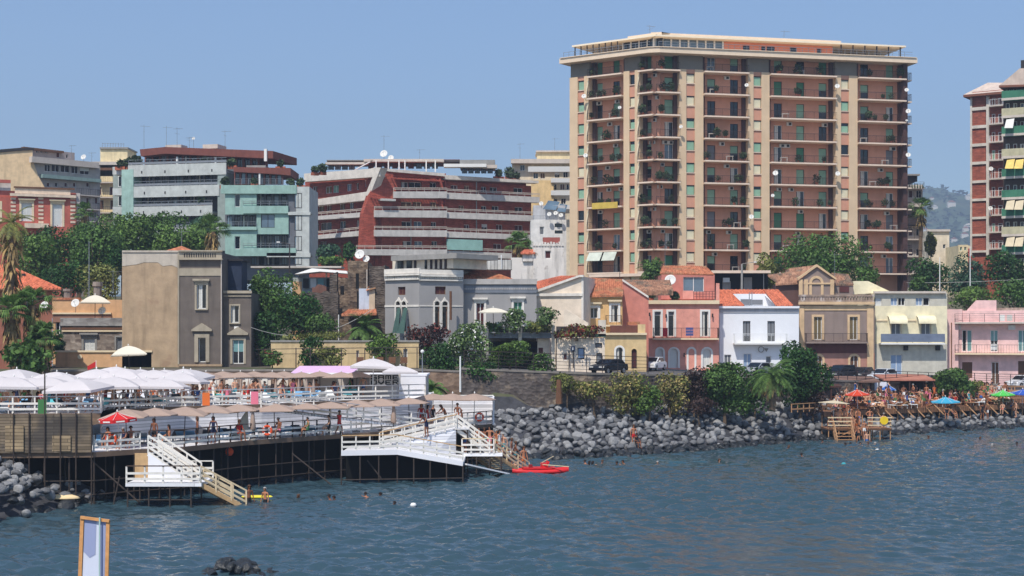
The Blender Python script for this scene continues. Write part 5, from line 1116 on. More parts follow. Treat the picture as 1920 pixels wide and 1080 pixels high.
for pts in ([(1496, 521, -.3), (1532, 495.5, -.3), (1568, 521, -.3), (1568, 525, -.3), (1532, 500, -.3), (1496, 525, -.3)],): poly(B3, pts, bt, 'pediment', .7)
for x in (1498, 1508, 1557): simple_box(B3, x, 524, x + 7, 555, -.15, -.003, bt, 'pilaster')
simple_box(B3, 1507, 530, 1557, 533, -.16, -.155 + .15, bt, 'string_course'); B3.body(1500, 526, 1564, bv, v0=.4)
tiled(B3, [(1454, 533, .4), (1503, 530, .4), (1532, 497, 2), (1480, 503, 3)], oldtile, ribs=12); tiled(B3, [(1440, 516, 1), (1462, 533, 1), (1485, 510, 4), (1445, 514, 4)], oldtile, ribs=6); tiled(B3, [(1563, 533, .6), (1600, 533, .6), (1590, 514, 3), (1560, 512, 3)], oldtile, ribs=10)
simple_box(B3, 1455, 533, 1500, 574, .8, 3, M('wall_maroonbrown', (96, 70, 64)), 'side_wing'); simple_box(B3, 1565, 533, 1600, 556, .7, 3, bv, 'side_wing'); simple_box(B3, 1574, 537, 1592, 548, .62, .69, 'shut_maroon', 'side_window')
B3.win(1532, 499, 1536, 503, 'dark', hole=False) if False else None
antenna(BV_, W(1565, 528, 176), 3.4, 21)
# yellow house
yh = M('wall_paleyellow', (236, 224, 188), streak=.15); yg = M('wall_greyyellow', (198, 192, 176), streak=.2)
B = Bld('yellow_house', 'pale yellow house with rounded window canopies and grey blue balcony', 'house', (1641, 174), (1776, 174), 4.8, 9)
for a, c, k in ((1641, 1653, 'white'), (1670, 1683, 'blue'), (1684, 1697, 'open'), (1717, 1730, 'blue'), (1731, 1743, 'open')): B.win(a, 558, c, 573, k)
for a in (1671, 1727): B.win(a, 606, a + 18, 640, 'grey', fr='w', sur=('cream_trim', .12, .05))
B.win(1670, 665, 1692, 703, 'blue'); B.win(1728, 667, 1745, 707, 'curtain'); B.win(1709, 683, 1719, 706, 'grey', fr='c'); B.win(1652, 678, 1662, 706, 'grey')
B.front(1641, 549, 1776, 573.6, yg); B.front(1641, 573.6, 1776, 645, yh); B.front(1641, 645, 1776, 9999, yg); B.body(1641, 549, 1776, yh)
B.band(1639, 1774, 546, 550, .4, 'concrete_light', 'gutter'); simple_box(B, 1642, 600, 1664, 602.5, -.08, -.003, 'cream_trim', 'string_course'); simple_box(B, 1700, 600, 1718, 602.5, -.08, -.003, 'cream_trim', 'string_course')
for a in (1664, 1718):
    b = MB(); u0, z1 = B.f.uz(a, 592, 0); u1, z0 = B.f.uz(a + 38, 606, -1); n = 8
    for k in range(n):
        t0, t1 = k / n * math.pi / 2, (k + 1) / n * math.pi / 2; v0, q0, v1, q1 = -1.1 * math.sin(t0), z1 - (z1 - z0) * (1 - math.cos(t0)), -1.1 * math.sin(t1), z1 - (z1 - z0) * (1 - math.cos(t1))
        b.prism([B.f.pt(u0, v0, q0), B.f.pt(u1, v0, q0), B.f.pt(u1, v1, q1), B.f.pt(u0, v1, q1)], (0, 0, -.05))
    b.build('canopy', yh, B.root)
o, z, u0, u1 = B.balcony(1652, 1772, 643, 1.2, 'white_paint', None or 'dark_iron', kind='wires'); b = MB(); B.f.box(b, u0, u1, -1.18, -1.12, z + .1, z + 1.05); b.build('balcony_screen', M('screen_bluegrey', (112, 122, 140), streak=.05), o)
for x in (1695, 1755): simple_box(B, x, 648, x + 8, 657, -.3, -.02, 'dark_frame', 'wall_fan')
B3 = Bld('x', '', '', (1600, 176), (1670, 176), 10, 3, root=B.root); poly(B3, [(1600, 527, 0), (1628, 527, 0), (1672, 548, 0), (1600, 552, 0)], yh, 'stair_wall', 2)
# pink modern house
pm = M('wall_palepink', (232, 192, 186), streak=.15)
B = Bld('pink_modern_house', 'pale pink modern house with two long balconies and roof terrace', 'house', (1777, 176.5), (1960, 173), 3.2, 9)
for a, c, k in ((1804, 1812, 'open'), (1813, 1822, 'teal'), (1857, 1871, 'halfteal'), (1909, 1925, 'teal')): B.win(a, 619, c, 659, k, v=.8)
B.win(1804, 679, 1823, 709, 'brown', v=.8, fr='b'); B.win(1859, 679, 1873, 722, 'brown', v=.8, fr='w'); B.win(1909, 677, 1930, 708, 'brown', v=.8, fr='b')
B.front(1793, 604, 1960, 9999, pm, v=.8); B.front(1775, 580, 1797, 9999, pm, v=.0); B.body(1775, 582, 1960, pm, v0=1.2)
for y, r in ((604, 1), (662, 1)): B.balcony(1790, 1960, y, 1.3, 'cream_trim' if y > 650 else 'concrete_light', 'dark_iron', kind='wires' if y < 650 else 'bars', step=.3, v=.8)
poly(B, [(1806, 604, 1.5), (1806, 589, 1.5), (1830, 563, 1.5), (1868, 563, 1.5), (1868, 604, 1.5)], pm, 'stair_penthouse', 3); simple_box(B, 1775, 580, 1804, 604, .1, 2, pm, 'upper_wall')
simple_box(B, 1869, 577, 1960, 600, 5, 5.5, gs, 'rubble_wall'); B.ac(1795, 614, .8); B.ac(1897, 614, .8); cyl(B, 1784, 605, 700, -.15, .06, 'wood_brown', 'downpipe')
for x, m in ((1874, 'white_paint'), (1888, 'curtain_white')): simple_box(B, x, 590, x + 10, 602, .2, .25, m, 'hung_sheet')
simple_box(B, 1858, 645, 1869, 656, -.3, -.25, 'white_paint', 'hung_sheet')
# ochre garden wall behind the pier
B = Bld('garden_wall', 'long ochre garden wall with doorway and old terrace behind the white pier building', 'wall', (508, 137), (785, 137), 6, .6)
B.win(668, 657, 673, 684, 'maroon'); B.win(756, 654, 764, 682, 'grey'); B.front(508, 640, 785, 9999, M('wall_sandochre', (208, 182, 138), streak=.35)); B.body(508, 640, 785, MATS['wall_sandochre'], depth=1); B.band(507, 786, 638, 641, .1, 'concrete', 'coping')
# ---------------------------------------------------------------- people: one continuous skinned body a pose
skins = [mat('skin_tan', (176, 118, 86), var=.05, rough=.6), mat('skin_fair', (206, 156, 126), var=.05, rough=.6), mat('skin_brown', (132, 84, 60), var=.05, rough=.6)]
cloths = {n: mat('cloth_' + n, c, var=.05) for n, c in dict(black=(28, 28, 32), red=(186, 40, 40), blue=(52, 96, 160), white=(226, 224, 220), orange=(214, 110, 50), teal=(60, 150, 160), pink=(220, 120, 140), navy=(34, 42, 74), green=(70, 120, 70)).items()}
hairm = [mat('hair_dark', (36, 26, 22), var=.2), mat('hair_brown', (84, 58, 40), var=.2), mat('hair_grey', (150, 145, 140), var=.2)]
eyem = mat('eye_dark', (20, 16, 14), var=0)
def body_mesh(name, J, top=False):
    """J: joint positions (metres, facing -Y). The skeleton is one tree of edges skinned into one surface."""
    bm = bmesh.new(); sk_ = bm.verts.layers.skin.verify(); vv = {}
    def add(n, p, r, par=None, r2=None):
        v = bm.verts.new(p); v[sk_].radius = (r, r2 or r); v[sk_].use_root = par is None; vv[n] = v
        if par: bm.edges.new((vv[par], v))
    hp = Vector(J['head']); nk = Vector(J['neck']); up = (hp - nk).normalized()
    add('pelvis', J['pelvis'], .15, None, .11); add('waist', J['waist'], .125, 'pelvis', .095); add('chest', J['chest'], .155, 'waist', .11); add('neck', nk, .055, 'chest'); add('jaw', nk.lerp(hp, .55), .062, 'neck', .068); add('head', hp, .09, 'jaw', .1); add('crown', hp + up * .1, .062, 'head', .07)
    add('nose', hp + V(*J.get('face', (0, -1, 0))) * .105 - up * .015, .014, 'head')
    for s in ('l', 'r'):
        add('sh' + s, J['sh' + s], .058, 'chest'); add('el' + s, J['el' + s], .04, 'sh' + s); add('wr' + s, J['wr' + s], .027, 'el' + s)
        w_, e_ = Vector(J['wr' + s]), Vector(J['el' + s]); d = (w_ - e_).normalized(); side = d.cross(V(0, 1, .1)).normalized(); fwd = side.cross(d).normalized()
        add('pm' + s, w_ + d * .07, .036, 'wr' + s, .018)
        for k in range(4): ln = (.07, .085, .08, .062)[k]; o = fwd * (.03 - .02 * k); add(f'f{k}{s}', w_ + d * (.08 + ln) + o + side * .012, .0085, 'pm' + s)
        add('th' + s, w_ + d * .075 + fwd * .055, .010, 'pm' + s)
        add('hp' + s, J['hp' + s], .092, 'pelvis'); add('kn' + s, J['kn' + s], .056, 'hp' + s); k_, a_ = Vector(J['kn' + s]), Vector(J['an' + s]); add('cf' + s, k_.lerp(a_, .35) , .055, 'kn' + s); add('an' + s, a_, .036, 'cf' + s); add('to' + s, J['to' + s], .032, 'an' + s)
    me = bpy.data.meshes.new(name); bm.to_mesh(me); bm.free()
    o = bpy.data.objects.new('tmp', me); C.objects.link(o); md = o.modifiers.new('s', 'SKIN'); md.use_smooth_shade = True; md.branch_smoothing = .4
    o.modifiers.new('u', 'SUBSURF').levels = 1; bpy.context.view_layer.update()
    dg_ = bpy.context.evaluated_depsgraph_get(); out = bpy.data.meshes.new_from_object(o.evaluated_get(dg_)); out.name = name
    bpy.data.objects.remove(o)
    bm = bmesh.new(); bm.from_mesh(out); pel = Vector(J['pelvis']); ch = Vector(J['chest']); wa = Vector(J['waist'])
    for f_ in bm.faces:
        c = f_.calc_center_median(); m = 0
        ab = ch - pel; t = (c - pel).dot(ab) / ab.length_squared; ds = (c - pel - ab * t).length
        if -.55 < t < .22 and (c - pel).length < .24: m = 1
        if top and -.1 < t < 1.25 and ds < .23: m = 1
        f_.material_index = m; f_.smooth = True
    fc = Vector(J.get('face', (0, -1, 0))); sd = up.cross(fc).normalized()
    for s in (-1, 1):
        g = bmesh.ops.create_icosphere(bm, subdivisions=1, radius=.013, matrix=Matrix.Translation(hp + fc * .088 + sd * s * .033 + up * .012))
        for v in g['verts']:
            for f_ in v.link_faces: f_.material_index = 2
    g = bmesh.ops.create_cube(bm, size=1, matrix=Matrix.Translation(hp + fc * .083 - up * .052) @ Matrix.Diagonal((.045, .02, .008, 1)))
    for v in g['verts']:
        for f_ in v.link_faces: f_.material_index = 2
    bm.to_mesh(out); bm.free(); return out
def hair_mesh(hp, up, fc, long=False):
    bm = bmesh.new(); bmesh.ops.create_icosphere(bm, subdivisions=3, radius=.118)
    for v in list(bm.verts):
        if v.co.y < -.045 and v.co.z < .05 or v.co.z < (-.16 if long else -.05): bm.verts.remove(v)
    for v in bm.verts:
        v.co.z *= 1.08
        if long and v.co.z < -.02: v.co.z *= 1.9
    q = up.to_track_quat('Z', 'Y').to_matrix().to_4x4()
    # turn so that local -Y matches the face direction
    y = -fc; x = y.cross(up).normalized(); m = Matrix((x, up.cross(x).normalized(), up)).transposed().to_4x4()
    bm.transform(Matrix.Translation(hp + up * .03) @ m); me = bpy.data.meshes.new('hair'); bm.to_mesh(me); bm.free(); me.polygons.foreach_set('use_smooth', [True] * len(me.polygons)); return me
def S(**k): return k
stand = dict(pelvis=(0, 0, .92), waist=(0, 0, 1.1), chest=(0, 0, 1.3), neck=(0, 0, 1.47), head=(0, -.02, 1.6), shl=(.18, 0, 1.41), shr=(-.18, 0, 1.41), ell=(.25, .02, 1.13), elr=(-.25, .02, 1.13), wrl=(.27, -.06, .88), wrr=(-.27, -.06, .88), hpl=(.09, 0, .86), hpr=(-.09, 0, .86), knl=(.11, -.03, .48), knr=(-.11, -.03, .48), anl=(.12, .02, .08), anr=(-.12, .02, .08), tol=(.14, -.13, .03), tor=(-.14, -.13, .03))
def pose(**k): d = dict(stand); d.update(k); return d
POSES = {
 'standing': pose(), 'standing with hands on hips': pose(ell=(.36, .06, 1.2), elr=(-.36, .06, 1.2), wrl=(.2, -.04, 1.0), wrr=(-.2, -.04, 1.0)),
 'walking': pose(knl=(.09, -.22, .5), anl=(.1, -.2, .1), tol=(.11, -.35, .05), knr=(-.09, .03, .5), anr=(-.1, .3, .13), tor=(-.1, .2, .03), ell=(.24, .16, 1.16), wrl=(.24, .12, .92), elr=(-.24, -.12, 1.16), wrr=(-.22, -.3, .98)),
 'leaning forward': pose(waist=(0, -.06, 1.09), chest=(0, -.2, 1.25), neck=(0, -.32, 1.38), head=(0, -.4, 1.49), shl=(.18, -.27, 1.33), shr=(-.18, -.27, 1.33), ell=(.24, -.42, 1.12), elr=(-.24, -.42, 1.12), wrl=(.18, -.6, 1.03), wrr=(-.18, -.6, 1.03)),
 'sitting': pose(pelvis=(0, 0, .52), waist=(0, .01, .7), chest=(0, 0, .9), neck=(0, -.02, 1.07), head=(0, -.05, 1.2), shl=(.18, 0, 1.01), shr=(-.18, 0, 1.01), ell=(.24, -.08, .76), elr=(-.24, -.08, .76), wrl=(.17, -.32, .66), wrr=(-.17, -.32, .66), hpl=(.09, -.03, .5), hpr=(-.09, -.03, .5), knl=(.13, -.44, .52), knr=(-.13, -.44, .52), anl=(.13, -.48, .1), anr=(-.13, -.42, .1), tol=(.14, -.62, .04), tor=(-.14, -.56, .04)),
 'lying': pose(pelvis=(0, 0, .46), waist=(0, .17, .5), chest=(0, .36, .58), neck=(0, .52, .68), head=(0, .64, .75), shl=(.18, .44, .62), shr=(-.18, .44, .62), ell=(.28, .2, .5), elr=(-.28, .2, .5), wrl=(.27, -.04, .47), wrr=(-.27, -.04, .47), hpl=(.09, -.05, .44), hpr=(-.09, -.05, .44), knl=(.12, -.44, .5), knr=(-.11, -.42, .62), anl=(.12, -.85, .44), anr=(-.12, -.74, .44), tol=(.14, -.92, .54), tor=(-.14, -.84, .54), face=(0, -.45, .9)),
 'swimming': pose(pelvis=(0, .2, -.45), waist=(0, .12, -.28), chest=(0, .02, -.1), neck=(0, -.03, .07), head=(0, -.06, .19), shl=(.18, 0, .01), shr=(-.18, 0, .01), ell=(.34, -.18, -.04), elr=(-.34, -.18, -.04), wrl=(.3, -.42, .0), wrr=(-.3, -.42, .0), hpl=(.09, .24, -.5), hpr=(-.09, .24, -.5), knl=(.12, .35, -.86), knr=(-.12, .2, -.86), anl=(.12, .6, -1.1), anr=(-.12, .5, -1.1), tol=(.12, .7, -1.2), tor=(-.12, .6, -1.2)),
}
PM = {}
for n_, J in POSES.items():
    hp = Vector(J['head']); up = (hp - Vector(J['neck'])).normalized(); fc = Vector(J.get('face', (0, -1, 0))); fc = (fc - up * fc.dot(up)).normalized(); J = dict(J); J['face'] = tuple(fc)
    for tp in (False, True): PM[n_, tp] = body_mesh('person', J, tp)
    PM[n_, 'h'] = hair_mesh(hp, up, fc); PM[n_, 'hl'] = hair_mesh(hp, up, fc, True)
for m in list(PM.values()):
    if not len(m.materials):
        for q in range(3): m.materials.append(skins[0])
rp_ = random.Random(99); NP_ = {}
def person(p, loc, rz=None, where='', cl=None, top=None, skin=None, hair=None, long=None, sc=None):
    rz = rp_.uniform(-1.6, 1.6) if rz is None else rz; cl = cl or rp_.choice(list(cloths)); top = rp_.random() < .35 if top is None else top; sk_ = rp_.randrange(3) if skin is None else skin
    hr_ = rp_.choice([0, 0, 0, 1, 1, 2]) if hair is None else hair; long = rp_.random() < .4 if long is None else long
    o = bpy.data.objects.new('person', PM[p, top]); C.objects.link(o); o.location = loc; o.rotation_euler = (0, 0, rz); s = sc or rp_.uniform(.94, 1.04); o.scale = (s, s, s)
    for k, m in enumerate((skins[sk_], cloths[cl], eyem)): o.material_slots[k].link = 'OBJECT'; o.material_slots[k].material = m
    h = bpy.data.objects.new('hair', PM[p, 'hl' if long else 'h']); C.objects.link(h); h.parent = o; h.material_slots[0].link = 'OBJECT'; h.material_slots[0].material = hairm[hr_]
    lb = f"person {p} in {cl} {'top and shorts' if top else 'swimwear'}, {('dark', 'brown', 'grey')[hr_]} {'long' if long else 'short'} hair, {where}"
    if len(lb.split()) > 16: lb = f"person {p} in {cl} {'top' if top else 'swimwear'}, {('dark', 'brown', 'grey')[hr_]} hair, {where}"
    if len(lb.split()) > 16: lb = f"person {p} in {cl} {'top' if top else 'swimwear'} {where}"
    g = f"people {p} {where} in {cl} {'top' if top else 'swimwear'} {hr_}{int(long)}" if False else f'people {where}'
    tag(o, lb, 'person', g); return o
# sun lounger, parasols, posts
LM = {n: mat('lounger_' + n, c, var=.08) for n, c in dict(blue=(112, 160, 196), white=(226, 226, 222), dark=(64, 68, 76), green=(150, 170, 110), orange=(206, 120, 70))}  if False else {n: mat('lounger_' + n, c, var=.08) for n, c in dict(blue=(112, 160, 196), white=(226, 226, 222), dark=(64, 68, 76), wood=(194, 150, 112), teal=(90, 180, 190)).items()}
LP_ = {}
for n_, m in LM.items():
    t = thing('sun_lounger', n_ + ' sun lounger', 'sun lounger', (0, 0, 0))
    b = MB(); b.bar((0, -.95, .36), (0, .2, .36), .6, .05); b.build('seat', m, t); b = MB(); b.bar((0, .2, .37), (0, .72, .68), .6, .05); b.build('backrest', m, t)
    fm = MATS['white_paint'] if n_ != 'wood' else MATS['wood_brown']; b = MB()
    for x in (-.31, .31): b.bar((x, -.97, .33), (x, .75, .33), .04, .05)
    b.build('frame', fm, t)
    for x in (-.3, .3):
        for y in (-.85, .6): b = MB(); b.box((x - .02, y - .02, 0), (x + .02, y + .02, .31)); b.build('leg', fm, t)
    LP_[n_] = Pro(t)
def lounger(n, loc, rz, where): return LP_[n].at(loc, rz, f'{n} sun lounger {where}', f'{n} sun loungers {where}')
def canopy(mb, r, z0, z1, n, val=.14, rot=0, sag=.12, rings=5, rr=1.0):
    pts = []
    for k in range(rings + 1):
        t = k / rings; pts.append([(r * t * (1 if True else 0), z1 + (z0 - z1) * (t - sag * math.sin(math.pi * t)))])
    for k in range(n):
        a0, a1 = rot + 2 * math.pi * k / n, rot + 2 * math.pi * (k + 1) / n; d0, d1 = V(math.cos(a0), math.sin(a0) * rr, 0), V(math.cos(a1), math.sin(a1) * rr, 0)
        for q in range(rings):
            (ra, za), (rb_, zb_) = pts[q][0], pts[q + 1][0]
            A, B_, C_, D = d0 * ra + V(0, 0, za), d1 * ra + V(0, 0, za), d1 * rb_ + V(0, 0, zb_), d0 * rb_ + V(0, 0, zb_)
            mb.face([A, B_, C_, D] if q else [A, C_, D])
        if val: e0, e1 = d0 * r + V(0, 0, z0), d1 * r + V(0, 0, z0); mb.face([e0, e1, e1 - V(0, 0, val), e0 - V(0, 0, val)])
def parasol(name, cloth, label, r=1.7, h=2.5, n=8, val=.14, rot=0, poles='dark_iron', rise=.55, tilt=0, sag=.1):
    t = thing('parasol', label, 'parasol', (0, 0, 0)); b = MB(); canopy(b, r, h - rise, h, n, val, rot, sag); b.build('canopy', cloth, t)
    b = MB(); b.tube((0, 0, 0), (0, 0, h + .08), .03, None, 6); b.build('pole', MATS[poles], t)
    b = MB(); b.lathe([(0, 0), (.28, 0), (.28, .09), (.05, .12)], 10); b.build('base', MATS['concrete'], t)
    b = MB()
    for k in range(n): a = rot + 2 * math.pi * k / n; b.tube((0, 0, h - .04), (math.cos(a) * r * .98, math.sin(a) * r * .98, h - rise - .01), .012, None, 4)
    b.build('ribs', MATS[poles], t); b = MB(); b.lathe([(0, h + .16), (.05, h + .1), (.05, h + .02)], 6); b.build('finial', MATS['white_paint'], t)
    return Pro(t)
pw = mat('parasol_white', (224, 217, 216), var=.03, trans=.3); pt_ = mat('parasol_taupe', (172, 148, 132), var=.06, trans=.12); pr_ = mat('parasol_red', (200, 36, 36), var=.04)
UW = parasol('w', pw, 'white parasol', 2.35, 2.45, 4, .16, R(45), 'white_paint', .6, sag=.14); UT = parasol('t', pt_, 'taupe parasol', 2.0, 2.3, 4, .05, R(45), 'dark_iron', .45, sag=.06); UO = parasol('o', pt_, 'taupe parasol', 1.65, 2.4, 8, .06, 0, 'white_paint', .45)
t = thing('closed_parasol', 'closed taupe parasol', 'parasol', (0, 0, 0)); b = MB(); b.lathe([(.03, 2.5), (.1, 2.1), (.2, 1.3), (.24, .85), (.16, .7), (.05, .72)], 9); b.build('folded_canopy', pt_, t, True); b = MB(); b.tube((0, 0, 0), (0, 0, 2.6), .03); b.build('pole', MATS['dark_iron'], t); b = MB(); b.lathe([(0, 0), (.28, 0), (.28, .09), (.05, .12)], 10); b.build('base', MATS['concrete'], t); UC = Pro(t)
# ---------------------------------------------------------------- the bathing pier on the left
ZL, ZU = 3.0, 5.0
plank = mat('deck_white', (226, 224, 224), var=.05, planks=(4, .16, False, .012)); sid = mat('siding_white', (224, 222, 224), var=.08, streak=.15, planks=(30, .2, True, .012)); sidv = mat('siding_whiteplain', (228, 226, 228), var=.04)
wpt = mat('rail_white', (224, 218, 208), var=.12, scale=1.5, streak=.2); rdk = mat('rail_dark', (74, 60, 52), var=.2); wood = mat('wood_raw', (196, 160, 116), var=.2, scale=3); pile = mat('pile_steel', (66, 56, 50), var=.35, scale=3, rough=.7)
oldw = mat('wood_weathered', (128, 112, 92), var=.25, scale=1.5, planks=(2.4, .17, True, .016), c2=(90, 82, 74), c2scale=.4, c2amt=.4); blk = mat('deep_shade', (9, 8, 8), var=.2)  # blk: near-black colour standing in for the shade below the decks
def pline(pts, z): return [G(px, py, z) for px, py in pts]
UE = pline([(-60, 776), (188, 775), (192, 770), (340, 762), (490, 758), (640, 751), (797, 747)], ZU)
LE = pline([(-60, 850), (175, 848), (250, 843), (345, 838), (452, 827), (638, 814), (865, 800), (923, 795)], ZL)
def deck(name, label, front, yb, z, m, th=.25, xr=None):
    t = thing(name, label, 'pier deck', (front[0].x, front[0].y, z)); b = MB()
    for a, c in zip(front, front[1:]):
        ya, yc = (yb, yb) if isinstance(yb, (int, float)) else (yb(a.x), yb(c.x))
        b.hexa([V(a.x, a.y, z - th), V(c.x, c.y, z - th), V(c.x, yc, z - th), V(a.x, ya, z - th), V(a.x, a.y, z), V(c.x, c.y, z), V(c.x, yc, z), V(a.x, ya, z)])
    b.build('floor', m, t); b = MB()
    for a, c in zip(front, front[1:]): b.bar(a + V(0, -.04, -.14), c + V(0, -.04, -.14), .07, .3)
    b.build('edge_beam', mat('edge_beam', (112, 92, 76), var=.2), t); return t
UD = deck('pier_deck', 'upper white terrace of the bathing pier filled with white parasols', UE, 127.5, ZU, plank)
LD = deck('pier_deck', 'lower sun deck of the bathing pier standing on dark steel piles', LE, lambda x: 112 if x < -6 else 116, ZL, plank)
# piles and braces
def along(front, step, off=0):
    out = []; 
    for a, c in zip(front, front[1:]):
        n = max(1, round((c - a).length / step))
        for k in range(n): out.append(a.lerp(c, k / n) + V(0, off, 0))
    return out + [front[-1] + V(0, off, 0)]
for P_ in along(LE, 1.35, .15): b = MB(); b.tube(V(P_.x, P_.y, -1.8), V(P_.x, P_.y, ZL - .25), .05, None, 6); b.build('pile', pile, LD)
for P_ in along(LE, 2.7, 2.6): b = MB(); b.tube(V(P_.x, P_.y, -1.8), V(P_.x, P_.y, ZL - .25), .05, None, 6); b.build('pile', pile, LD)
b = MB()
for zz in (1.35, .55):
    for a, c in zip(LE, LE[1:]): b.tube(V(a.x, a.y + .08, zz), V(c.x, c.y + .08, zz), .035, None, 5)
b.build('brace', pile, LD)
for x0, x1, z0, z1, Y in ((-24.5, -21.3, 2.6, -.2, 86.5), (-22.6, -23, 1.6, -.3, 86.0), (-20.6, -19.6, 1.8, -.2, 86.6), (-14, -11.5, 2.2, .2, 95), (-9.5, -8.5, 1.5, .2, 98)): b = MB(); b.tube((x0, Y, z0), (x1, Y, z1), .05); b.build('diagonal_brace', pile, LD)
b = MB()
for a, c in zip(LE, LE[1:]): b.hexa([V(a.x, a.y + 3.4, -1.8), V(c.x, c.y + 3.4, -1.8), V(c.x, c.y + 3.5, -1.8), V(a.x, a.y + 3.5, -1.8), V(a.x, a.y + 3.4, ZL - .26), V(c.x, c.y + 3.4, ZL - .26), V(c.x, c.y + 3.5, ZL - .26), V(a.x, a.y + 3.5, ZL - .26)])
b.build('shade_backing', blk, LD)  # added near-black sheet, paints the deep shade under the lower deck
# white wall between the decks
b = MB()
for a, c in zip(UE[1:], UE[2:]): b.hexa([V(a.x, a.y + .05, ZL + .004), V(c.x, c.y + .05, ZL + .004), V(c.x, c.y + .2, ZL + .004), V(a.x, a.y + .2, ZL + .004), V(a.x, a.y + .05, ZU - .26), V(c.x, c.y + .05, ZU - .26), V(c.x, c.y + .2, ZU - .26), V(a.x, a.y + .2, ZU - .26)])
b.build('siding', sid, UD)
def railing(name, label, pts, h=1.0, step=1.25, mp=None, mr=None, mt=None, rails=3, bw=.13, post=.09, group=None):
    mp = mp or wpt; mr = mr or wpt; mt = mt or mr; t = thing(name, label, 'railing', pts[0], group); pp = []
    for i, (a, c) in enumerate(zip(pts, pts[1:])):
        a = Vector(a); c = Vector(c); n = max(1, round((c - a).length / step)); pp += [a.lerp(c, k / n) for k in range(n)]
    pp.append(Vector(pts[-1]))
    for p in pp: b = MB(); b.box(p - V(post / 2, post / 2, 0), p + V(post / 2, post / 2, h)); b.build('post', mp, t)
    for q in range(rails):
        b = MB(); z = h * (q + 1) / rails - bw / 2 - (0 if q < rails - 1 else -bw / 2 + .0) ; top = q == rails - 1
        for a, c in zip(pts, pts[1:]):
            a = Vector(a); c = Vector(c)
            if top: b.bar(a + V(0, 0, h + .03), c + V(0, 0, h + .03), .14, .055)
            else: b.bar(a + V(0, -post / 2 - .02, z), c + V(0, -post / 2 - .02, z), .03, bw)
        b.build('top_rail' if top else 'rail', mt if top else mr, t)
    return t
up = V(0, .1, 0)
railing('wooden_railing', 'white post and board railing along the upper terrace left half', [p + up for p in UE[:5]], 1.0, 1.4, mt=mat('rail_grey', (176, 174, 176), var=.08))
railing('wooden_railing', 'white post and board railing along the upper terrace below the sign', [p + up for p in UE[4:]], 1.0, 1.4, mt=MATS['rail_grey'])
railing('wooden_railing', 'short dark topped railing beside the hoarding and the lifebuoy', [p + up for p in LE[1:3]] + [V(-22.0, 88.3, ZL)], 1.0, 1.0, mt=rdk)
railing('wooden_railing', 'long dark railing with white boards along the lower sun deck edge', [LE[3].lerp(LE[2], .7) + up] + [p + up for p in LE[3:6]], 1.02, 1.05, mp=rdk, mt=rdk)
railing('wooden_railing', 'white boarded railing on the lower deck behind the ramp', [LE[5] + up, LE[5].lerp(LE[6], .55) + up + V(0, 1.5, 0), LE[6] + up], 1.0, 1.1, mt=MATS['rail_grey'])
railing('wooden_railing', 'dark topped railing beside the orange lifebuoy at the far right end', [LE[6] + up, LE[7] + up], .95, .8, mt=rdk)
# hoarding
t = thing('wooden_hoarding', 'tall weathered grey plank hoarding at the left end of the pier', 'hoarding', G(-60, 850, ZL)); A, B_ = G(-60, 850, ZL) + V(0, -.2, 0), G(174, 848, ZL) + V(0, -.2, 0); b = MB(); b.hexa([A, B_, B_ + V(0, .1, 0), A + V(0, .1, 0), A + V(0, 0, 2.2), B_ + V(0, 0, 2.2), B_ + V(0, .1, 2.2), A + V(0, .1, 2.2)]); b.build('boards', oldw, t)
for k in range(9): p = A.lerp(B_, k / 8 + (0 if k < 8 else 0)); b = MB(); b.tube(p + V(0, -.07, -4.6), p + V(0, -.07, 2.3 if k != 5 else 4.6), .045, None, 6); b.build('post', pile, t)
for px, w_, z0, h_ in ((30, 60, .1, 1.5), (118, 40, .1, .9)): p = A.lerp(B_, (px + 60) / 234); b = MB(); b.box(p + V(-.9, -.06, z0), p + V(.5, -.01, z0 + h_)); b.build('patch_board', mat('wood_patch', (152, 132, 104), var=.2, planks=(1.6, .2, True, .02)), t)
# left staircase
def stairs(name, label, a, b_, width, n, m=None, rails_=True, side=False, treads=True, msd=None):
    a = Vector(a); b_ = Vector(b_); d = (b_ - a); h = V(d.x, d.y, 0).normalized(); w_ = V(-h.y, h.x, 0); w_ = w_ if w_.y > 0 else -w_; m = m or wpt; t = thing(name, label, 'staircase', a)
    for k in range(n): p = a.lerp(b_, (k + .5) / n); b = MB(); b.bar(p + w_ * .06 - V(0, 0, 0), p + w_ * (width - .06), .28, .045); b.build('tread', m, t)
    for o in (0, width): b = MB(); b.bar(a + w_ * o - V(0, 0, .1), b_ + w_ * o - V(0, 0, .1), .06, .26); b.build('stringer', msd or m, t)
    if rails_:
        for o in (0, width):
            for q, hh in enumerate((.95, .6, .3)): b = MB(); b.bar(a + w_ * o + V(0, 0, hh), b_ + w_ * o + V(0, 0, hh), .06, .12 if q else .09); b.build('handrail' if q == 0 else 'rail', m, t)
            for k in range(4): p = a.lerp(b_, k / 3) + w_ * o; b = MB(); b.box(p - V(.04, .04, .1), p + V(.04, .04, .95)); b.build('post', m, t)
    if side: b = MB(); b.prism([a + V(0, -.04, -.05), b_ + V(0, -.04, -.05), V(b_.x, b_.y - .04, b_.z - .05), V(a.x, a.y - .04, b_.z - .05)], w_ * .04); b.build('side_panel', sidv, t)
    return t
S0 = V(-21.0, 87.0, ZL); zl = 1.35
stairs('wooden_stairs', 'white upper stair flight from the lower deck to the left landing', (-21.0, 86.2, ZL), (-18.35, 85.6, zl), 1.3, 9, side=True)
t = thing('stair_landing', 'small white landing platform between the two left stair flights', 'platform', (-22, 85, zl)); b = MB(); b.box((-21.9, 84.6, zl - .18), (-17.6, 88.0, zl)); b.build('floor', plank, t)
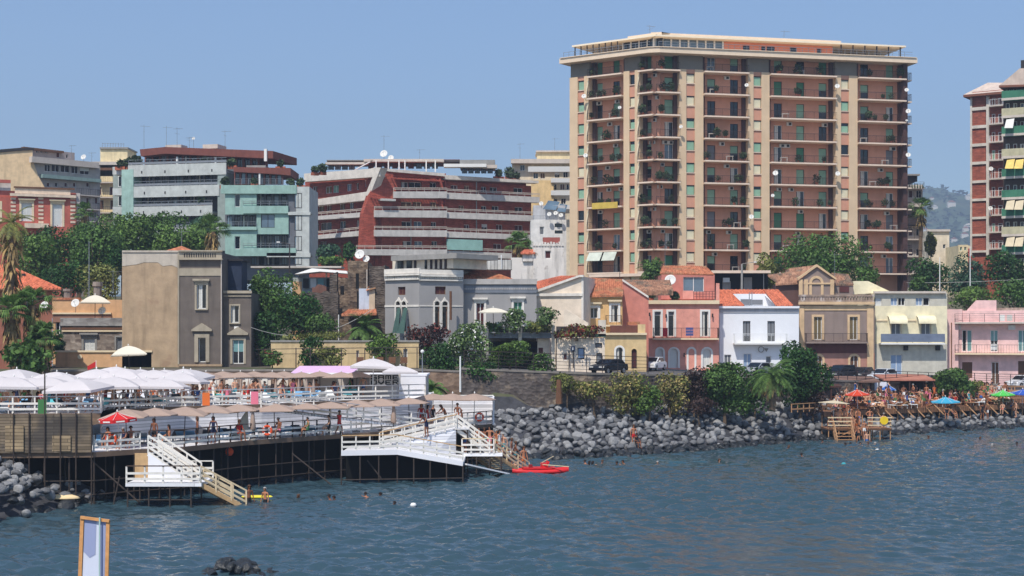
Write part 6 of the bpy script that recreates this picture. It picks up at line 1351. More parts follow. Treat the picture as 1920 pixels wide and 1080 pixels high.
for x in (-21.8, -20.6, -19.4, -18.2):
    for y in (84.7, 87.5): b = MB(); b.tube((x, y, -1.8), (x, y, zl - .18), .05); b.build('pile', pile, t)
b = MB(); b.tube((-21.8, 84.72, .4), (-18.2, 84.72, .4), .03); b.build('brace', pile, t)
railing('wooden_railing', 'white boarded railing round the left stair landing', [(-21.85, 84.65, zl), (-17.7, 84.65, zl)], .95, 1.15, mt=rdk)
railing('wooden_railing', 'white railing behind the left stair landing above the lower flight', [(-19.6, 87.9, zl), (-17.6, 87.9, zl)], .95, 1.1)
b = MB(); b.box((-21.85, 86.5, zl + .004), (-21.0, 86.6, ZL - .1)); o = b.build('plywood_panel', wood); tag(o, 'tan plywood panel beside the left stair landing', 'panel')
stairs('wooden_stairs', 'raw timber stair flight going down into the water on the left', (-17.7, 84.9, zl), (-15.3, 86.0, -.15), 3.1, 8, m=mat('timber_pale', (214, 192, 156), var=.15, scale=3), msd=wood)
# right hand ramp, platform and stairs
zp = 2.1; PF = [G(640, 848, zp), G(745, 846, zp)]; PE = G(868, 868, 1.3)
t = thing('platform', 'low white boarded platform in front of the ramp', 'platform', PF[0]); b = MB(); b.hexa([PF[0] - V(0, 0, .2), PF[1] - V(0, 0, .2), V(PF[1].x, 106, zp - .2), V(PF[0].x, 103.5, zp - .2), PF[0], PF[1], V(PF[1].x, 106, zp), V(PF[0].x, 103.5, zp)]); b.hexa([PF[1] - V(0, 0, .2), PE - V(0, 0, .2), V(PE.x, 104, 1.1), V(PF[1].x, 106, zp - .2), PF[1], PE, V(PE.x, 104, 1.3), V(PF[1].x, 106, zp)]); b.build('floor', plank, t)
b = MB(); b.hexa([PF[0] + V(0, -.1, -.22), PF[1] + V(0, -.1, -.22), PF[1] + V(0, -.02, -.22), PF[0] + V(0, -.02, -.22), PF[0] + V(0, -.1, .12), PF[1] + V(0, -.1, .12), PF[1] + V(0, -.02, .12), PF[0] + V(0, -.02, .12)]); b.hexa([PF[1] + V(0, -.1, -.22), PE + V(0, -.1, -.2), PE + V(0, -.02, -.2), PF[1] + V(0, -.02, -.22), PF[1] + V(0, -.1, .12), PE + V(0, -.1, .12), PE + V(0, -.02, .12), PF[1] + V(0, -.02, .12)]); b.build('fascia', sidv, t)
for P_ in along([PF[0], PF[1], PE], 1.1): b = MB(); b.tube(V(P_.x, P_.y, -1.8), P_ - V(0, 0, .1), .05); b.build('pile', pile, t)
b = MB(); b.tube(V(PF[0].x, PF[0].y + .05, .3), V(PE.x, PE.y + .05, .3), .035); b.build('brace', pile, t)
b = MB(); b.hexa([PF[0] + V(0, 2.6, -3.8), PE + V(0, 3.6, -3.8), PE + V(0, 3.7, -3.8), PF[0] + V(0, 2.7, -3.8), PF[0] + V(0, 2.6, -.2), PE + V(0, 3.6, -.2), PE + V(0, 3.7, -.2), PF[0] + V(0, 2.7, -.2)]); b.build('shade_backing', blk, t)  # same added black sheet, in place of shade under the platform
railing('wooden_railing', 'cream boarded railing along the low platform and its sloping end', [PF[0] + V(.05, -.02, .1), PF[1] + V(0, -.02, .1), PE + V(0, -.02, .1)], .95, .95, mt=wood)
LA = G(868, 866, 1.3)
RT = V((855 - CX) / F * 103.5, 103.5, 3.15); RB0 = V((712 - CX) / F * 100.5, 100.5, 2.12)
t = thing('ramp', 'white plank ramp rising from the low platform to the landing', 'ramp', RB0); b = MB(); b.hexa([RB0, RT, RT + V(0, 2.2, 0), RB0 + V(0, 2.2, 0), RB0 + V(0, 0, .08), RT + V(0, 0, .08), RT + V(0, 2.2, .08), RB0 + V(0, 2.2, .08)]); b.build('floor', plank, t); b = MB(); b.prism([RB0 + V(0, -.05, 0), RT + V(0, -.05, 0), V(RT.x, RT.y - .05, 1.35), V(PE.x - 2, RT.y - 1.2, 1.6)], (0, .05, 0)); b.build('side_panel', sid, t)
railing('wooden_railing', 'white railing climbing the near side of the ramp', [RB0 + V(0, -.1, .0), RT + V(0, -.1, .0)], 1.0, .85, mt=wood)
railing('wooden_railing', 'white railing climbing the far side of the ramp', [RB0 + V(0, 2.3, .0), RT + V(0, 2.3, .0)], 1.0, .85)
t = thing('landing', 'small top landing where ramp and right stairs meet', 'platform', RT); b = MB(); b.hexa([RT + V(0, -.1, 0), RT + V(.9, -.1, 0), RT + V(.9, 2.3, 0), RT + V(0, 2.3, 0), RT + V(0, -.1, .08), RT + V(.9, -.1, .08), RT + V(.9, 2.3, .08), RT + V(0, 2.3, .08)]); b.build('floor', plank, t)
for p in (RT, RT + V(.8, 0, 0)): b = MB(); b.tube(V(p.x, p.y, -1), p, .05); b.build('pile', pile, t)
L2 = V((918 - CX) / F * 104, 104, 1.5)
stairs('wooden_stairs', 'white upper stair flight from the top landing down to the right', RT + V(.1, .1, .05), L2, 2.0, 10)
t = thing('landing', 'white lower landing of the right stairs crowded with bathers', 'platform', L2); b = MB(); b.box(L2 + V(-1.9, -.6, -.2), L2 + V(.9, 2.4, 0)); b.build('floor', plank, t)
for x in (-1.8, -.9, 0, .8):
    for y in (-.5, 2.3): b = MB(); b.tube(L2 + V(x, y, -3.3), L2 + V(x, y, -.2), .05); b.build('pile', pile, t)
railing('wooden_railing', 'white railing of the right lower landing', [L2 + V(-1.9, -.6, 0), L2 + V(.0, -.6, 0), L2 + V(.3, -.6, 0)], 1.0, .6, mt=MATS['timber_pale'])
stairs('wooden_stairs', 'timber lower stair flight leading from the right landing into the water', L2 + V(.4, -.3, 0), V((992 - CX) / F * 106.5, 106.5, -.35), 2.6, 11, m=MATS['timber_pale'], msd=wood)
b = MB(); b.bar(V((865 - CX) / F * 101, 101, 1.0), V((945 - CX) / F * 103.5, 103.5, .12), 1.2, .1); o = b.build('boarding_plank', sidv); tag(o, 'long white plank sloping down to the water beneath the right stairs', 'plank')
# ramp in front of the white wall
Q0, Q1 = V((490 - CX) / F * 97.2, 97.2, ZU), V((800 - CX) / F * 105.6, 105.6, ZL + .1)
t = thing('ramp', 'long shallow ramp from the upper terrace to the lower deck', 'ramp', Q0); b = MB(); b.hexa([Q0 - V(0, 0, .15), Q1 - V(0, 0, .15), Q1 + V(0, .9, -.15), Q0 + V(0, .7, -.15), Q0, Q1, Q1 + V(0, .9, 0), Q0 + V(0, .7, 0)]); b.build('floor', plank, t)
railing('wooden_railing', 'white railing sloping down along the long shallow ramp', [Q0 + V(0, -.05, 0), Q1 + V(0, -.05, 0)], 1.0, 1.4, mt=MATS['rail_grey'])
# end screen wall
EW = thing('screen_wall', 'white end screen wall behind three taupe parasols at the right tip of the pier', 'screen wall', V((800 - CX) / F * 113, 113, ZL)); b = MB(); xa, xb = (800 - CX) / F * 113, (924 - CX) / F * 113; b.box((xa, 113, ZL), (xb, 113.15, 5.05)); b.build('siding', sid, EW); b = MB(); b.box((xa - .05, 112.95, 5.051), (xb + .05, 113.2, 5.13)); b.build('cap', wpt, EW)
b = MB(); b.box((xb, 111.2, ZL), (xb + .12, 113.2, 5.05)); b.build('side_panel', sidv, EW)
# cabins with the sign, upper terrace
def cabin(name, label, px0, px1, Y, z0, ztop, dep, m, cat='cabin'):
    x0, x1 = (px0 - CX) / F * Y, (px1 - CX) / F * Y; t = thing(name, label, cat, (x0, Y, z0)); b = MB(); b.box((x0, Y, z0), (x1, Y + dep, ztop)); b.build('wall', m, t); b = MB(); b.box((x0 - .1, Y - .15, ztop + .001), (x1 + .1, Y + dep + .1, ztop + .13)); b.build('roof', sidv, t); return t
cw = mat('cabin_cream', (232, 222, 212), var=.06); CB = cabin('changing_cabins', 'row of cream changing cabins behind the closed taupe parasols', 372, 556, 113, ZU, 6.5, 3, cw)
for k in range(11): x = (380 + k * 16 - CX) / F * 113; b = MB(); b.box((x, 112.93, ZU + .05), (x + .4, 112.99, ZU + 1.35)); b.build('door', mat(('cabin_door_taupe', 'cabin_door_white')[k % 2], ((150, 128, 114), (236, 234, 228))[k % 2], var=.05), CB)
CG = cabin('bar_building', 'long white pier bar building with black lettered wall', 556, 798, 112, ZU, 6.6, 4, mat('bar_greige', (196, 186, 176), var=.05)); 
b = MB(); b.box(((748 - CX) / F * 111.9, 111.88, ZU), ((798 - CX) / F * 111.9, 111.96, 6.6)); b.build('white_wall', sidv, CG)
for px in (655, 722): x = (px - CX) / F * 111.9; b = MB(); b.box((x, 111.9, 5.9), (x + .3, 111.98, 6.35)); b.build('speaker', MATS['dark_frame'], CG)
# the sign, built of square pixel letters
FNT = {'G': ['11111', '10000', '10111', '10001', '11111'], 'A': ['11111', '10001', '11111', '10001', '10001'], 'M': ['11111', '10101', '10101', '10101', '10101'], 'E': ['11111', '10000', '11110', '10000', '11111'], 'O': ['11111', '10001', '10001', '10001', '11111'], 'V': ['10001', '10001', '11011', '01110', '00100'], 'R': ['11111', '10001', '11110', '10010', '10001']}
Ys = 110.6; sx0, sx1 = (693 - CX) / F * Ys, (751 - CX) / F * Ys; sz1, sz0 = H + (HY - 701.5) / F * Ys, H + (HY - 724) / F * Ys
SG = thing('lettered_sign', 'grey board with GAME OVER in black block letters on the pier bar', 'sign', (sx0, Ys, sz0)); b = MB(); b.box((sx0, Ys, sz0), (sx1, Ys + .1, sz1)); b.build('board', mat('board_grey', (196, 188, 178), var=.05), SG)
b = MB(); cwid = (sx1 - sx0 - .16) / 4; px_ = cwid * .82 / 5; hh = (sz1 - sz0 - .12) / 2
for r_, wrd in enumerate(('GAME', 'OVER')):
    for k, ch in enumerate(wrd):
        for j, row in enumerate(FNT[ch]):
            for i, c in enumerate(row):
                if c == '1': x = sx0 + .1 + k * cwid + i * px_; z = sz1 - .07 - r_ * hh - (j + 1) * hh * .84 / 5; b.box((x, Ys - .03, z), (x + px_ * 1.01, Ys - .002, z + hh * .84 / 5 * 1.01))
b.build('lettering', mat('letter_black', (24, 22, 22), var=0), SG)
for x in (sx0 + .2, sx1 - .3): b = MB(); b.box((x, Ys + .02, ZU), (x + .1, Ys + .08, sz0)); b.build('leg', MATS['rail_grey'], SG)
t = thing('pink_awning', 'long lilac pink awning roof behind the taupe parasols', 'awning', W(545, 698, 120)); b = MB(); p = [W(545, 699, 119), W(660, 699, 119), W(678, 686, 122), W(562, 686, 122)]; b.prism(p, (0, 0, -.06)); b.build('canvas', mat('canvas_lilac', (214, 176, 206), var=.04), t); 
for q in (p[0], p[1]): b = MB(); b.tube(q - V(0, 0, .05), V(q.x, q.y, ZU), .04); b.build('post', MATS['dark_iron'], t)
# parasols
ru_ = random.Random(5)
wr = [(q, 91.3 + (q % 3) * .8) for q in (-30, 24, 88, 150)] + [(214, 94.8), (274, 97), (340, 100)] + [(q, 96 + (q % 2)) for q in (-5, 60, 122, 190, 252, 306)] + [(q, 103) for q in (30, 105, 180, 235, 290, 345)] + [(q, 109) for q in (215, 262, 310, 355)]
rown = lambda y: 'front' if y < 94 else 'middle' if y < 99 else 'rear'
for i, (px, Y) in enumerate(wr): UW.at(((px - CX) / F * Y, Y, ZU - (.1 if Y > 99 else .3)), ru_.uniform(-.2, .2), f'white square parasol in the {rown(Y)} row of the upper left terrace', f'white parasols {rown(Y)} row', ru_.uniform(.9, 1.02))
for px, Y, sc in ((708, 113.5, 1.12), (757, 112, .85)): UW.at(((px - CX) / F * Y, Y - 4, ZU + (.5 if sc > 1 else .6)), .1, f'{"large white peaked" if sc > 1 else "smaller rounded white"} parasol rising over the lettered sign', None, sc * .9)
for i, px in enumerate((384, 418, 452, 476, 508, 532, 566, 600, 640, 668)): Y = 109.5 + (i % 2) * 1.8; UT.at(((px - CX) / F * Y, Y, ZU - .0), ru_.uniform(-.1, .1), 'open taupe parasol in the row across the upper terrace', 'taupe parasols on the upper terrace', .86)
for px in (412, 451, 466, 488, 517, 588, 560, 575): UC.at(((px - CX) / F * 107, 107, ZU), 0, 'closed taupe parasol standing on the upper terrace', 'closed parasols upper terrace', .62)
for i, (px, Y) in enumerate(((238, 90.6), (292, 92), (345, 93.5), (398, 95.4), (448, 96.6), (515, 98), (568, 99.5), (618, 100.5), (668, 103), (716, 104.5), (768, 106))): UT.at(((px - CX) / F * Y, Y, ZL + .0), ru_.uniform(-.06, .06), 'wide taupe parasol over the lower sun deck', 'taupe parasols on the lower deck', .98)
for px in (812, 847, 889): UO.at(((px - CX) / F * 110.5, 110.5, ZL), ru_.uniform(0, 1), 'taupe octagonal parasol before the white end screen', 'parasols before the end screen', .98)
for px, Y in ((474, 95.5), (738, 103.5)): UC.at(((px - CX) / F * Y, Y, ZL), 0, f'closed taupe parasol on the lower deck {"left of the pale screen" if px < 600 else "near the ramp"}', None, .85)
# red parasol with valance stripe
RP = parasol('r', pr_, 'red parasol with white printed valance above the left railing', 1.15, 2.25, 8, .2, 0, 'white_paint', .38, sag=-.25).at(((224 - CX) / F * 89.3, 89.3, ZL - .1))
b = MB(); 
for k in range(8):
    a = (k + .5) * math.pi / 4; d = V(math.cos(a), math.sin(a), 0); e = V(-d.y, d.x, 0); c = V(0, 0, 1.76) + d * 1.075; b.bar(c - e * .25, c + e * .25, .01, .08)
o = b.build('white_print', MATS['white_paint']); o.parent = RP
# pale folded canvas screen
b = MB(); x = (466 - CX) / F * 96.5; b.prism([V(x, 96.5, ZL), V(x - 1.4, 96.5, ZL), V(x - .1, 96.5, ZL + 1.9)], (0, .3, 0)); o = b.build('canvas_screen', mat('canvas_pale', (176, 176, 164), var=.05)); tag(o, 'pale triangular canvas screen beside the closed parasol', 'screen')
# lifebuoys
lbm = mat('buoy_orange', (226, 84, 44), var=.05)
for px, py, Y, l in ((208, 823, 87.4, 'on the dark railing below the red parasol'), (501, 807, 96.5, 'on the long dark railing of the lower deck'), (899, 782, 110.6, 'on the railing at the far right end of the pier')):
    c = W(px, py, Y - .35); t = thing('lifebuoy', 'orange lifebuoy hanging ' + l, 'lifebuoy', c); b = MB(); n = 16
    for k in range(n):
        a0, a1 = 2 * math.pi * k / n, 2 * math.pi * (k + 1) / n; b.tube(c + V(math.cos(a0) * .28, 0, math.sin(a0) * .28), c + V(math.cos(a1) * .28, 0, math.sin(a1) * .28), .075, None, 8, False)
    b.build('ring', lbm, t, True); b = MB()
    for k in range(4): a = R(45 + 90 * k); b.tube(c + V(math.cos(a - .1) * .28, 0, math.sin(a - .1) * .28), c + V(math.cos(a + .1) * .28, 0, math.sin(a + .1) * .28), .082, None, 8, False)
    b.build('bands', MATS['white_paint'], t)
c = W(430, 847, 94.4); t = thing('buoy', 'round orange marker buoy hanging under the lower deck', 'buoy', c); b = MB(); b.lathe([(.0, -.27), (.15, -.23), (.26, -.08), (.26, .08), (.15, .23), (0, .27)], 12, c); b.build('float', lbm, t, True); b = MB(); b.tube(c + V(0, 0, .26), V(c.x, c.y, ZL - .2), .015); b.build('rope', MATS['white_paint'], t)
# loungers and people
def EU(px):
    x = (px - CX) / F * 96
    for a, c in zip(UE, UE[1:]):
        if px_of(a) <= px <= px_of(c): return lerp((px - px_of(a)) / max(1e-3, px_of(c) - px_of(a)), a.y, c.y)
    return UE[-1].y
def px_of(p): return CX + F * p.x / p.y
for i in range(30):
    px = 190 + i * 15.2; Y = 91.2 + (px - 190) * .0215 + ru_.uniform(-.3, .6); lounger(ru_.choice(['dark', 'blue', 'white', 'dark', 'blue']), ((px - CX) / F * Y, Y, ZL), ru_.uniform(-.3, .3) + (math.pi if i % 3 else 0), 'on the lower deck behind the dark railing')
for i in range(46):
    px = -20 + i * 15.2; Y = EU(px) + .8 + ru_.uniform(0, 3.5); lounger(ru_.choice(['white', 'teal', 'blue', 'dark', 'white']), ((px - CX) / F * Y, Y, ZU), ru_.uniform(-.3, .3) + (math.pi if i % 2 else 0), 'on the upper terrace behind the white railing')
AR = [('standing', 0), ('walking', 0), ('sitting', 0), ('leaning forward', 0), ('standing with hands on hips', 0)]
for i in range(64):
    px = -10 + i * 10.9 + ru_.uniform(-5, 5); Y = EU(px) + .6 + ru_.uniform(0, 8); p = ru_.choice(['sitting', 'sitting', 'standing', 'walking', 'leaning forward', 'sitting']); person(p, ((px - CX) / F * Y, Y, ZU), where='on the upper terrace')
for px, Y, p, cl, l in ((203, 88.6, 'sitting', 'black', 0), (232, 88.4, 'sitting', 'navy', 0), (246, 89, 'sitting', 'white', 0), (289, 90.5, 'standing', 'black', 0), (318, 90.6, 'sitting', 'blue', 0), (370, 92, 'standing', 'black', 0), (400, 92.5, 'standing', 'navy', 0), (448, 94.6, 'sitting', 'red', 0), (523, 97, 'sitting', 'pink', 0), (578, 98.5, 'sitting', 'green', 0), (636, 100.5, 'walking', 'red', 0), (618, 100, 'sitting', 'black', 0)):
    person(p, ((px - CX) / F * Y, Y, ZL), None, 'on the lower deck', cl)
for px, Y, p, cl in ((790, 107.5, 'standing', 'red'), (802, 107.3, 'walking', 'red'), (812, 107.8, 'standing', 'black'), (836, 108, 'leaning forward', 'black'), (858, 108.2, 'standing with hands on hips', 'orange'), (866, 108.4, 'sitting', 'black')): person(p, ((px - CX) / F * Y, Y, ZL), None, 'beside the end screen', cl)
for k, (px, Y, z) in enumerate(((800, 102, 2.75), (872, 104.5, 1.5), (898, 104.5, 1.5), (908, 105.5, 1.5), (918, 105, 1.5), (930, 105.2, 1.35))): person(['leaning forward', 'standing', 'standing', 'walking', 'standing with hands on hips', 'walking'][k], ((px - CX) / F * Y, Y, z), None, 'on the right ramp and landing')
for k in range(7): s = (k + .5) / 7; a = L2 + V(.4, .8, 0); c = V((992 - CX) / F * 106.5, 107.5, -.35); q = a.lerp(c, s * .85 + .05); person(['standing', 'walking', 'sitting'][k % 3], q + V(0, ru_.uniform(-.5, 1), -.0 if k % 3 < 2 else -.35), None, 'on the right stairs into the water')
for px, z in ((467, -.75), (497, -.8)): person('standing', ((px - CX) / F * 87.2, 87.2, z), None, 'wading at the foot of the left stairs', 'black', False)
# towels on rails, pale table
for px, Y, c, z in ((387, 95.9, 'orange', ZU), (668 - 190, 97.6, 'pink', ZU), (80, 86.4, 'green', ZU)):
    x = (px - CX) / F * Y; b = MB(); b.box((x - .24, Y - .12, z + .2), (x + .24, Y - .07, z + 1.02)); o = b.build('towel', cloths[c] if c != 'green' else cloths['green']); tag(o, f'{c} towel hung over the upper terrace railing', 'towel')
t = thing('paddle_board', 'yellow float board lying in the water at the left stairs', 'float board', G(480, 932, 0)); b = MB(); g = G(482, 932, .08); b.lathe([(0, 0), (.9, 0), (1.0, .06), (.9, .12), (0, .12)], 16); [b.v.__setitem__(i, (g.x + v[0] * .95, g.y + v[1] * .4, v[2] + .04)) for i, v in enumerate(b.v)]; b.build('deck', mat('float_yellow', (222, 206, 60)), t)
t = thing('small_boat', 'small cream upturned dinghy on the rocks beneath the pier', 'boat', G(120, 933, .5)); b = MB(); g = G(120, 934, .45)
for k in range(8): pass
b.lathe([(0, .22), (.5, .2), (.85, .1), (1.0, 0), (.96, -.03), (0, -.02)], 14); [b.v.__setitem__(i, (g.x + v[0] * .95, g.y + v[1] * .4, g.z + v[2])) for i, v in enumerate(b.v)]; b.build('hull', mat('dinghy_cream', (222, 196, 150), var=.1), t, True)
# flag
c = W(180, 690, 118); t = thing('flag', 'small red flag on a white pole behind the left parasols', 'flag', V(c.x, c.y, ZU)); b = MB(); b.tube(V(c.x, c.y, ZU), c + V(0, 0, .6), .025); b.build('pole', MATS['white_paint'], t); b = MB(); b.prism([c + V(0, 0, .55), c + V(0, 0, .1), c + V(-.65, 0, -.18), c + V(-.7, 0, .12)], (0, .03, 0)); b.build('cloth', cloths['red'], t)
for px, py, Y, l in ((243, 651, 126, 'cream square parasol with pale valance below the tan house'), (178, 556, 149, 'cream canvas parasol on the ochre terrace between two satellite dishes'), (925, 580, 142, 'pale parasol on the columned terrace')):
    q = W(px, py - 3, Y); h_ = 2.9 if px != 925 else 2.4; t2 = parasol('x', mat('parasol_cream', (238, 228, 206), var=.03, trans=.2), l, 2.0 if px < 900 else 1.6, h_, 4, .1, R(45), 'dark_iron', .75 if px < 900 else .4, sag=.18).at((q.x, q.y, q.z - h_), .3)
# ---------------------------------------------------------------- the timber beach on the right
timb = mat('timber_orange', (182, 140, 102), var=.2, scale=2); timd = mat('timber_deck', (150, 108, 78), var=.2, planks=(3, .15, False, .015)); hut = mat('hut_brown', (78, 52, 46), var=.2)
def BP(px, Y, z): return V((px - CX) / F * Y, Y, z)
t = thing('beach_deck', 'long stepped timber sunbathing deck packed with bathers on the right shore', 'sun deck', BP(1640, 152, 2.2))
D0 = [(1545, 143.5), (1640, 148.5), (1760, 153.5), (1960, 161.5)]
for z, off, wd in ((2.15, 0, 3.6), (2.6, 3.6, 3.4), (3.05, 7.0, 3.6)):
    b = MB()
    for (p0, y0), (p1, y1) in zip(D0, D0[1:]):
        A, B_ = BP(p0, y0 + off, z), BP(p1, y1 + off, z); n = V(0, wd, 0); th = V(0, 0, -.5); b.hexa([A + th, B_ + th, B_ + n + th, A + n + th, A, B_, B_ + n, A + n])
    b.build('floor', timd, t)
for k in range(15):
    px = 1645 + k * 19.5; Y = 148.5 + (px - 1640) * .041; p = BP(px, Y, 2.2); b = MB(); b.bar(p + V(-.5, .1, .15), p + V(.35, -.9, -.95), .09, .08); b.build('strut', timb, t)
    b = MB(); b.tube(p + V(0, .2, -2), p + V(0, .2, -.1), .07); b.build('post', timb, t)
railing('timber_fence', 'rustic orange timber fence along the back of the right sun deck', [BP(1765, 163.2, 2.7), BP(1860, 166.5, 2.6), BP(1965, 169.5, 2.5)], 1.2, 1.5, mp=timb, mr=timb, rails=3, bw=.12)
railing('timber_fence', 'low timber fence above the rocks left of the beach hut', [BP(1484, 138.5, 2.4), BP(1550, 142.5, 2.4)], .75, .9, mp=timb, mr=timb, rails=2)
railing('timber_fence', 'second lower timber rail in front of the rustic fence', [BP(1765, 160.8, 3.05), BP(1960, 167, 3.05)], .7, 1.6, mp=timb, mr=timb, rails=2)
def hutt(label, px0, px1, Y, ztop, openings, roofm, dep=3, zb=2.4, over=.6):
    x0, x1 = (px0 - CX) / F * Y, (px1 - CX) / F * Y; t = thing('beach_hut', label, 'beach hut', (x0, Y, zb)); b = MB(); b.box((x0, Y + .4, zb), (x1, Y + dep, ztop)); b.build('wall', hut, t)
    b = MB(); b.hexa([V(x0 - over, Y - 1, ztop - .25), V(x1 + over, Y - 1, ztop - .25), V(x1 + over, Y + dep, ztop + .15), V(x0 - over, Y + dep, ztop + .15), V(x0 - over, Y - 1, ztop - .1), V(x1 + over, Y - 1, ztop - .1), V(x1 + over, Y + dep, ztop + .32), V(x0 - over, Y + dep, ztop + .32)]); b.build('roof', roofm, t)
    for a, c, z0, z1, m, nm in openings: b = MB(); u0, u1 = (a - CX) / F * Y, (c - CX) / F * Y; b.box((u0, Y + .33, z0), (u1, Y + .39, z1)); b.build(nm, MATS[m], t)
    for x in (x0 - over + .1, (x0 + x1) / 2, x1 + over - .2): b = MB(); b.box((x, Y - .9, zb), (x + .12, Y - .78, ztop - .22)); b.build('post', hut, t)
    return t
hutt('dark brown beach hut with white notice left of the bar', 1545, 1563, 152, 4.5, [(1548, 1557, 3.1, 4.1, 'white_paint', 'notice')], hut)
hutt('wide brown beach hut with low pale edged roof and small notice', 1584, 1636, 156, 4.85, [(1622, 1627, 3.6, 4.2, 'white_paint', 'notice'), (1590, 1612, 3.0, 4.2, 'black_in', 'doorway')], mat('hut_roof', (120, 92, 80), var=.2))
hutt('long beach bar with reddish roof, open dark counter and white wall', 1663, 1738, 158.5, 4.95, [(1690, 1732, 3.3, 4.6, 'black_in', 'counter_opening'), (1664, 1684, 2.6, 4.5, 'curtain_white', 'white_board')], mat('bar_roof', (176, 116, 96), var=.15), 3.5)
b = MB(); b.box(BP(1636, 157, 2.7), BP(1636, 157, 2.7) + V(1.5, .1, 1.9)); o = b.build('white_screen', sidv); tag(o, 'white privacy screen between the two right beach huts', 'screen')
# people on the beach deck
rb2 = random.Random(21)
for i in range(235):
    px = 1565 + rb2.random() ** .85 * 335 if i < 210 else rb2.uniform(1560, 1640); row = rb2.choice([0, 0, 1, 1, 2]); Y0 = 143.5 + (px - 1545) * .044; off = row * 3.5 + rb2.uniform(.3, 3); z = (2.15, 2.6, 3.05)[row] + .005
    p = rb2.choices(['lying', 'sitting', 'standing', 'walking'], [45, 28, 17, 10])[0]; pos = BP(px, Y0 + off, z)
    if p == 'lying':
        rz = rb2.uniform(-.5, .5) + (math.pi if rb2.random() < .2 else 0)
        if rb2.random() < .6: lounger(rb2.choice(['wood', 'wood', 'dark', 'white']), pos, rz, 'on the packed timber beach deck'); person(p, pos + V(0, 0, .0), rz, 'on the timber beach deck')
        else: person(p, pos - V(0, 0, .36), rz, 'on the timber beach deck')
    else: person(p, pos - (V(0, 0, .1) if p == 'sitting' else V(0, 0, 0)), None, 'on the timber beach deck')
for i in range(30):
    px = 1650 + rb2.random() * 230; row = rb2.choice([0, 1, 2]); Y0 = 143.5 + (px - 1545) * .044; lounger(rb2.choice(['wood', 'wood', 'wood', 'white']), BP(px, Y0 + row * 3.5 + rb2.uniform(.5, 2.8), (2.15, 2.6, 3.05)[row]), rb2.uniform(-.5, .5), 'on the packed timber beach deck')
for px, Y, z, c, l, r in ((1608, 147, 2.2, (222, 78, 48), 'orange red parasol among the bathers below the huts', 1.25), (1773, 150.5, 1.3, (70, 176, 210), 'light blue parasol standing on the right hand boulders', 1.5), (1881, 158, 1.7, (90, 206, 90), 'bright green parasol at the right end of the sun deck', 1.3), (1916, 160, 1.7, (58, 96, 190), 'royal blue parasol cut by the right edge of the picture', 1.6), (1664, 156, 2.7, (60, 110, 190), 'small blue parasol in front of the beach bar', .9)):
    m = mat('parasol_' + str(px), c, var=.05, trans=.25); P_ = parasol('b', m, l, r, 2.05 if px != 1664 else 1.7, 8, .08, 0, 'white_paint', .5, sag=-.15).at(BP(px, Y, z), .2)
# bathing platform in the water
p0, p1, Yp, zf = (1552 - CX) / F * 136.5, (1672 - CX) / F * 136.5, 136.5, 1.05
t = thing('bathing_platform', 'timber bathing platform on stilts in the water on the right', 'platform', (p0, Yp, zf)); b = MB(); b.box((p0, Yp, zf - .15), (p1, Yp + 3.2, zf)); b.build('floor', timd, t)
for k in range(7):
    for y in (Yp + .1, Yp + 3): x = p0 + .1 + (p1 - p0 - .2) * k / 6; b = MB(); b.tube((x, y, -1.6), (x, y, zf + 1.05 if k != 3 else zf), .05); b.build('pile', timb, t)
xm = (p0 + p1) / 2
for a, c in ((p0, xm - .7), (xm + .7, p1)):
    for z in (.35, .7, 1.05): b = MB(); b.box((a, Yp - .03, zf + z - .1), (c, Yp + .03, zf + z)); b.build('rail', MATS['timber_pale'], t)
b = MB(); b.bar((p0, Yp + .1, -.3), (xm - .8, Yp + .1, zf - .2), .06, .08); b.build('brace', timb, t)
stairs('wooden_stairs', 'steep timber steps dropping from the bathing platform into the water', (xm - .8, Yp + .3, zf), (xm - .8, Yp - 1.6, -.6), -1.6 if False else 1.6, 6, m=timb)
b = MB(); b.bar((xm, Yp + 3, zf - .05), (xm + .4, 147, 2.2), 1.6, .12); o = b.build('gangway', timd); tag(o, 'timber gangway joining the bathing platform to the shore deck', 'gangway')
P_ = parasol('p', mat('canvas_sand', (206, 190, 160), var=.05), 'sand coloured flat parasol over the bathing platform', 1.5, 2.5, 8, .04, 0, 'white_paint', .25, sag=0).at((p0 + .9, Yp + 1.9, zf), 0)
b = MB(); b.lathe([(0, -.02), (.38, -.02), (.38, .02), (0, .02)], 14, V(xm + 2.2, Yp - .12, zf + .75), Matrix.Rotation(R(90), 3, 'X')); o = b.build('yellow_disc', mat('disc_yellow', (236, 200, 40))); tag(o, 'round yellow board on the bathing platform railing', 'board')
for k, (dx, dy, z, p, cl) in enumerate(((.0, 1.2, zf, 'standing', 'black'), (-.4, 2.2, zf, 'walking', 'red'), (.5, 2.4, zf, 'standing', 'blue'), (-2.2, 1.5, zf, 'sitting', 'red'), (-1.5, 2.2, zf, 'standing', 'red'), (-.3, 0, .55, 'leaning forward', 'orange'), (.3, -.5, .15, 'standing', 'white'), (-.3, -.9, -.3, 'walking', 'black'), (.3, -1.5, -.8, 'standing', 'blue'), (2.6, 1.6, zf, 'sitting', 'pink'), (1.4, 2, zf, 'standing with hands on hips', 'navy'), (0, 3.8, 1.2, 'walking', 'black'), (.2, 5.5, 1.5, 'walking', 'teal'), (.1, 7, 1.8, 'standing', 'red'), (-.8, 2.8, zf, 'standing', 'orange'))): person(p, (xm + dx, Yp + dy, z), None, 'on the bathing platform', cl, False)
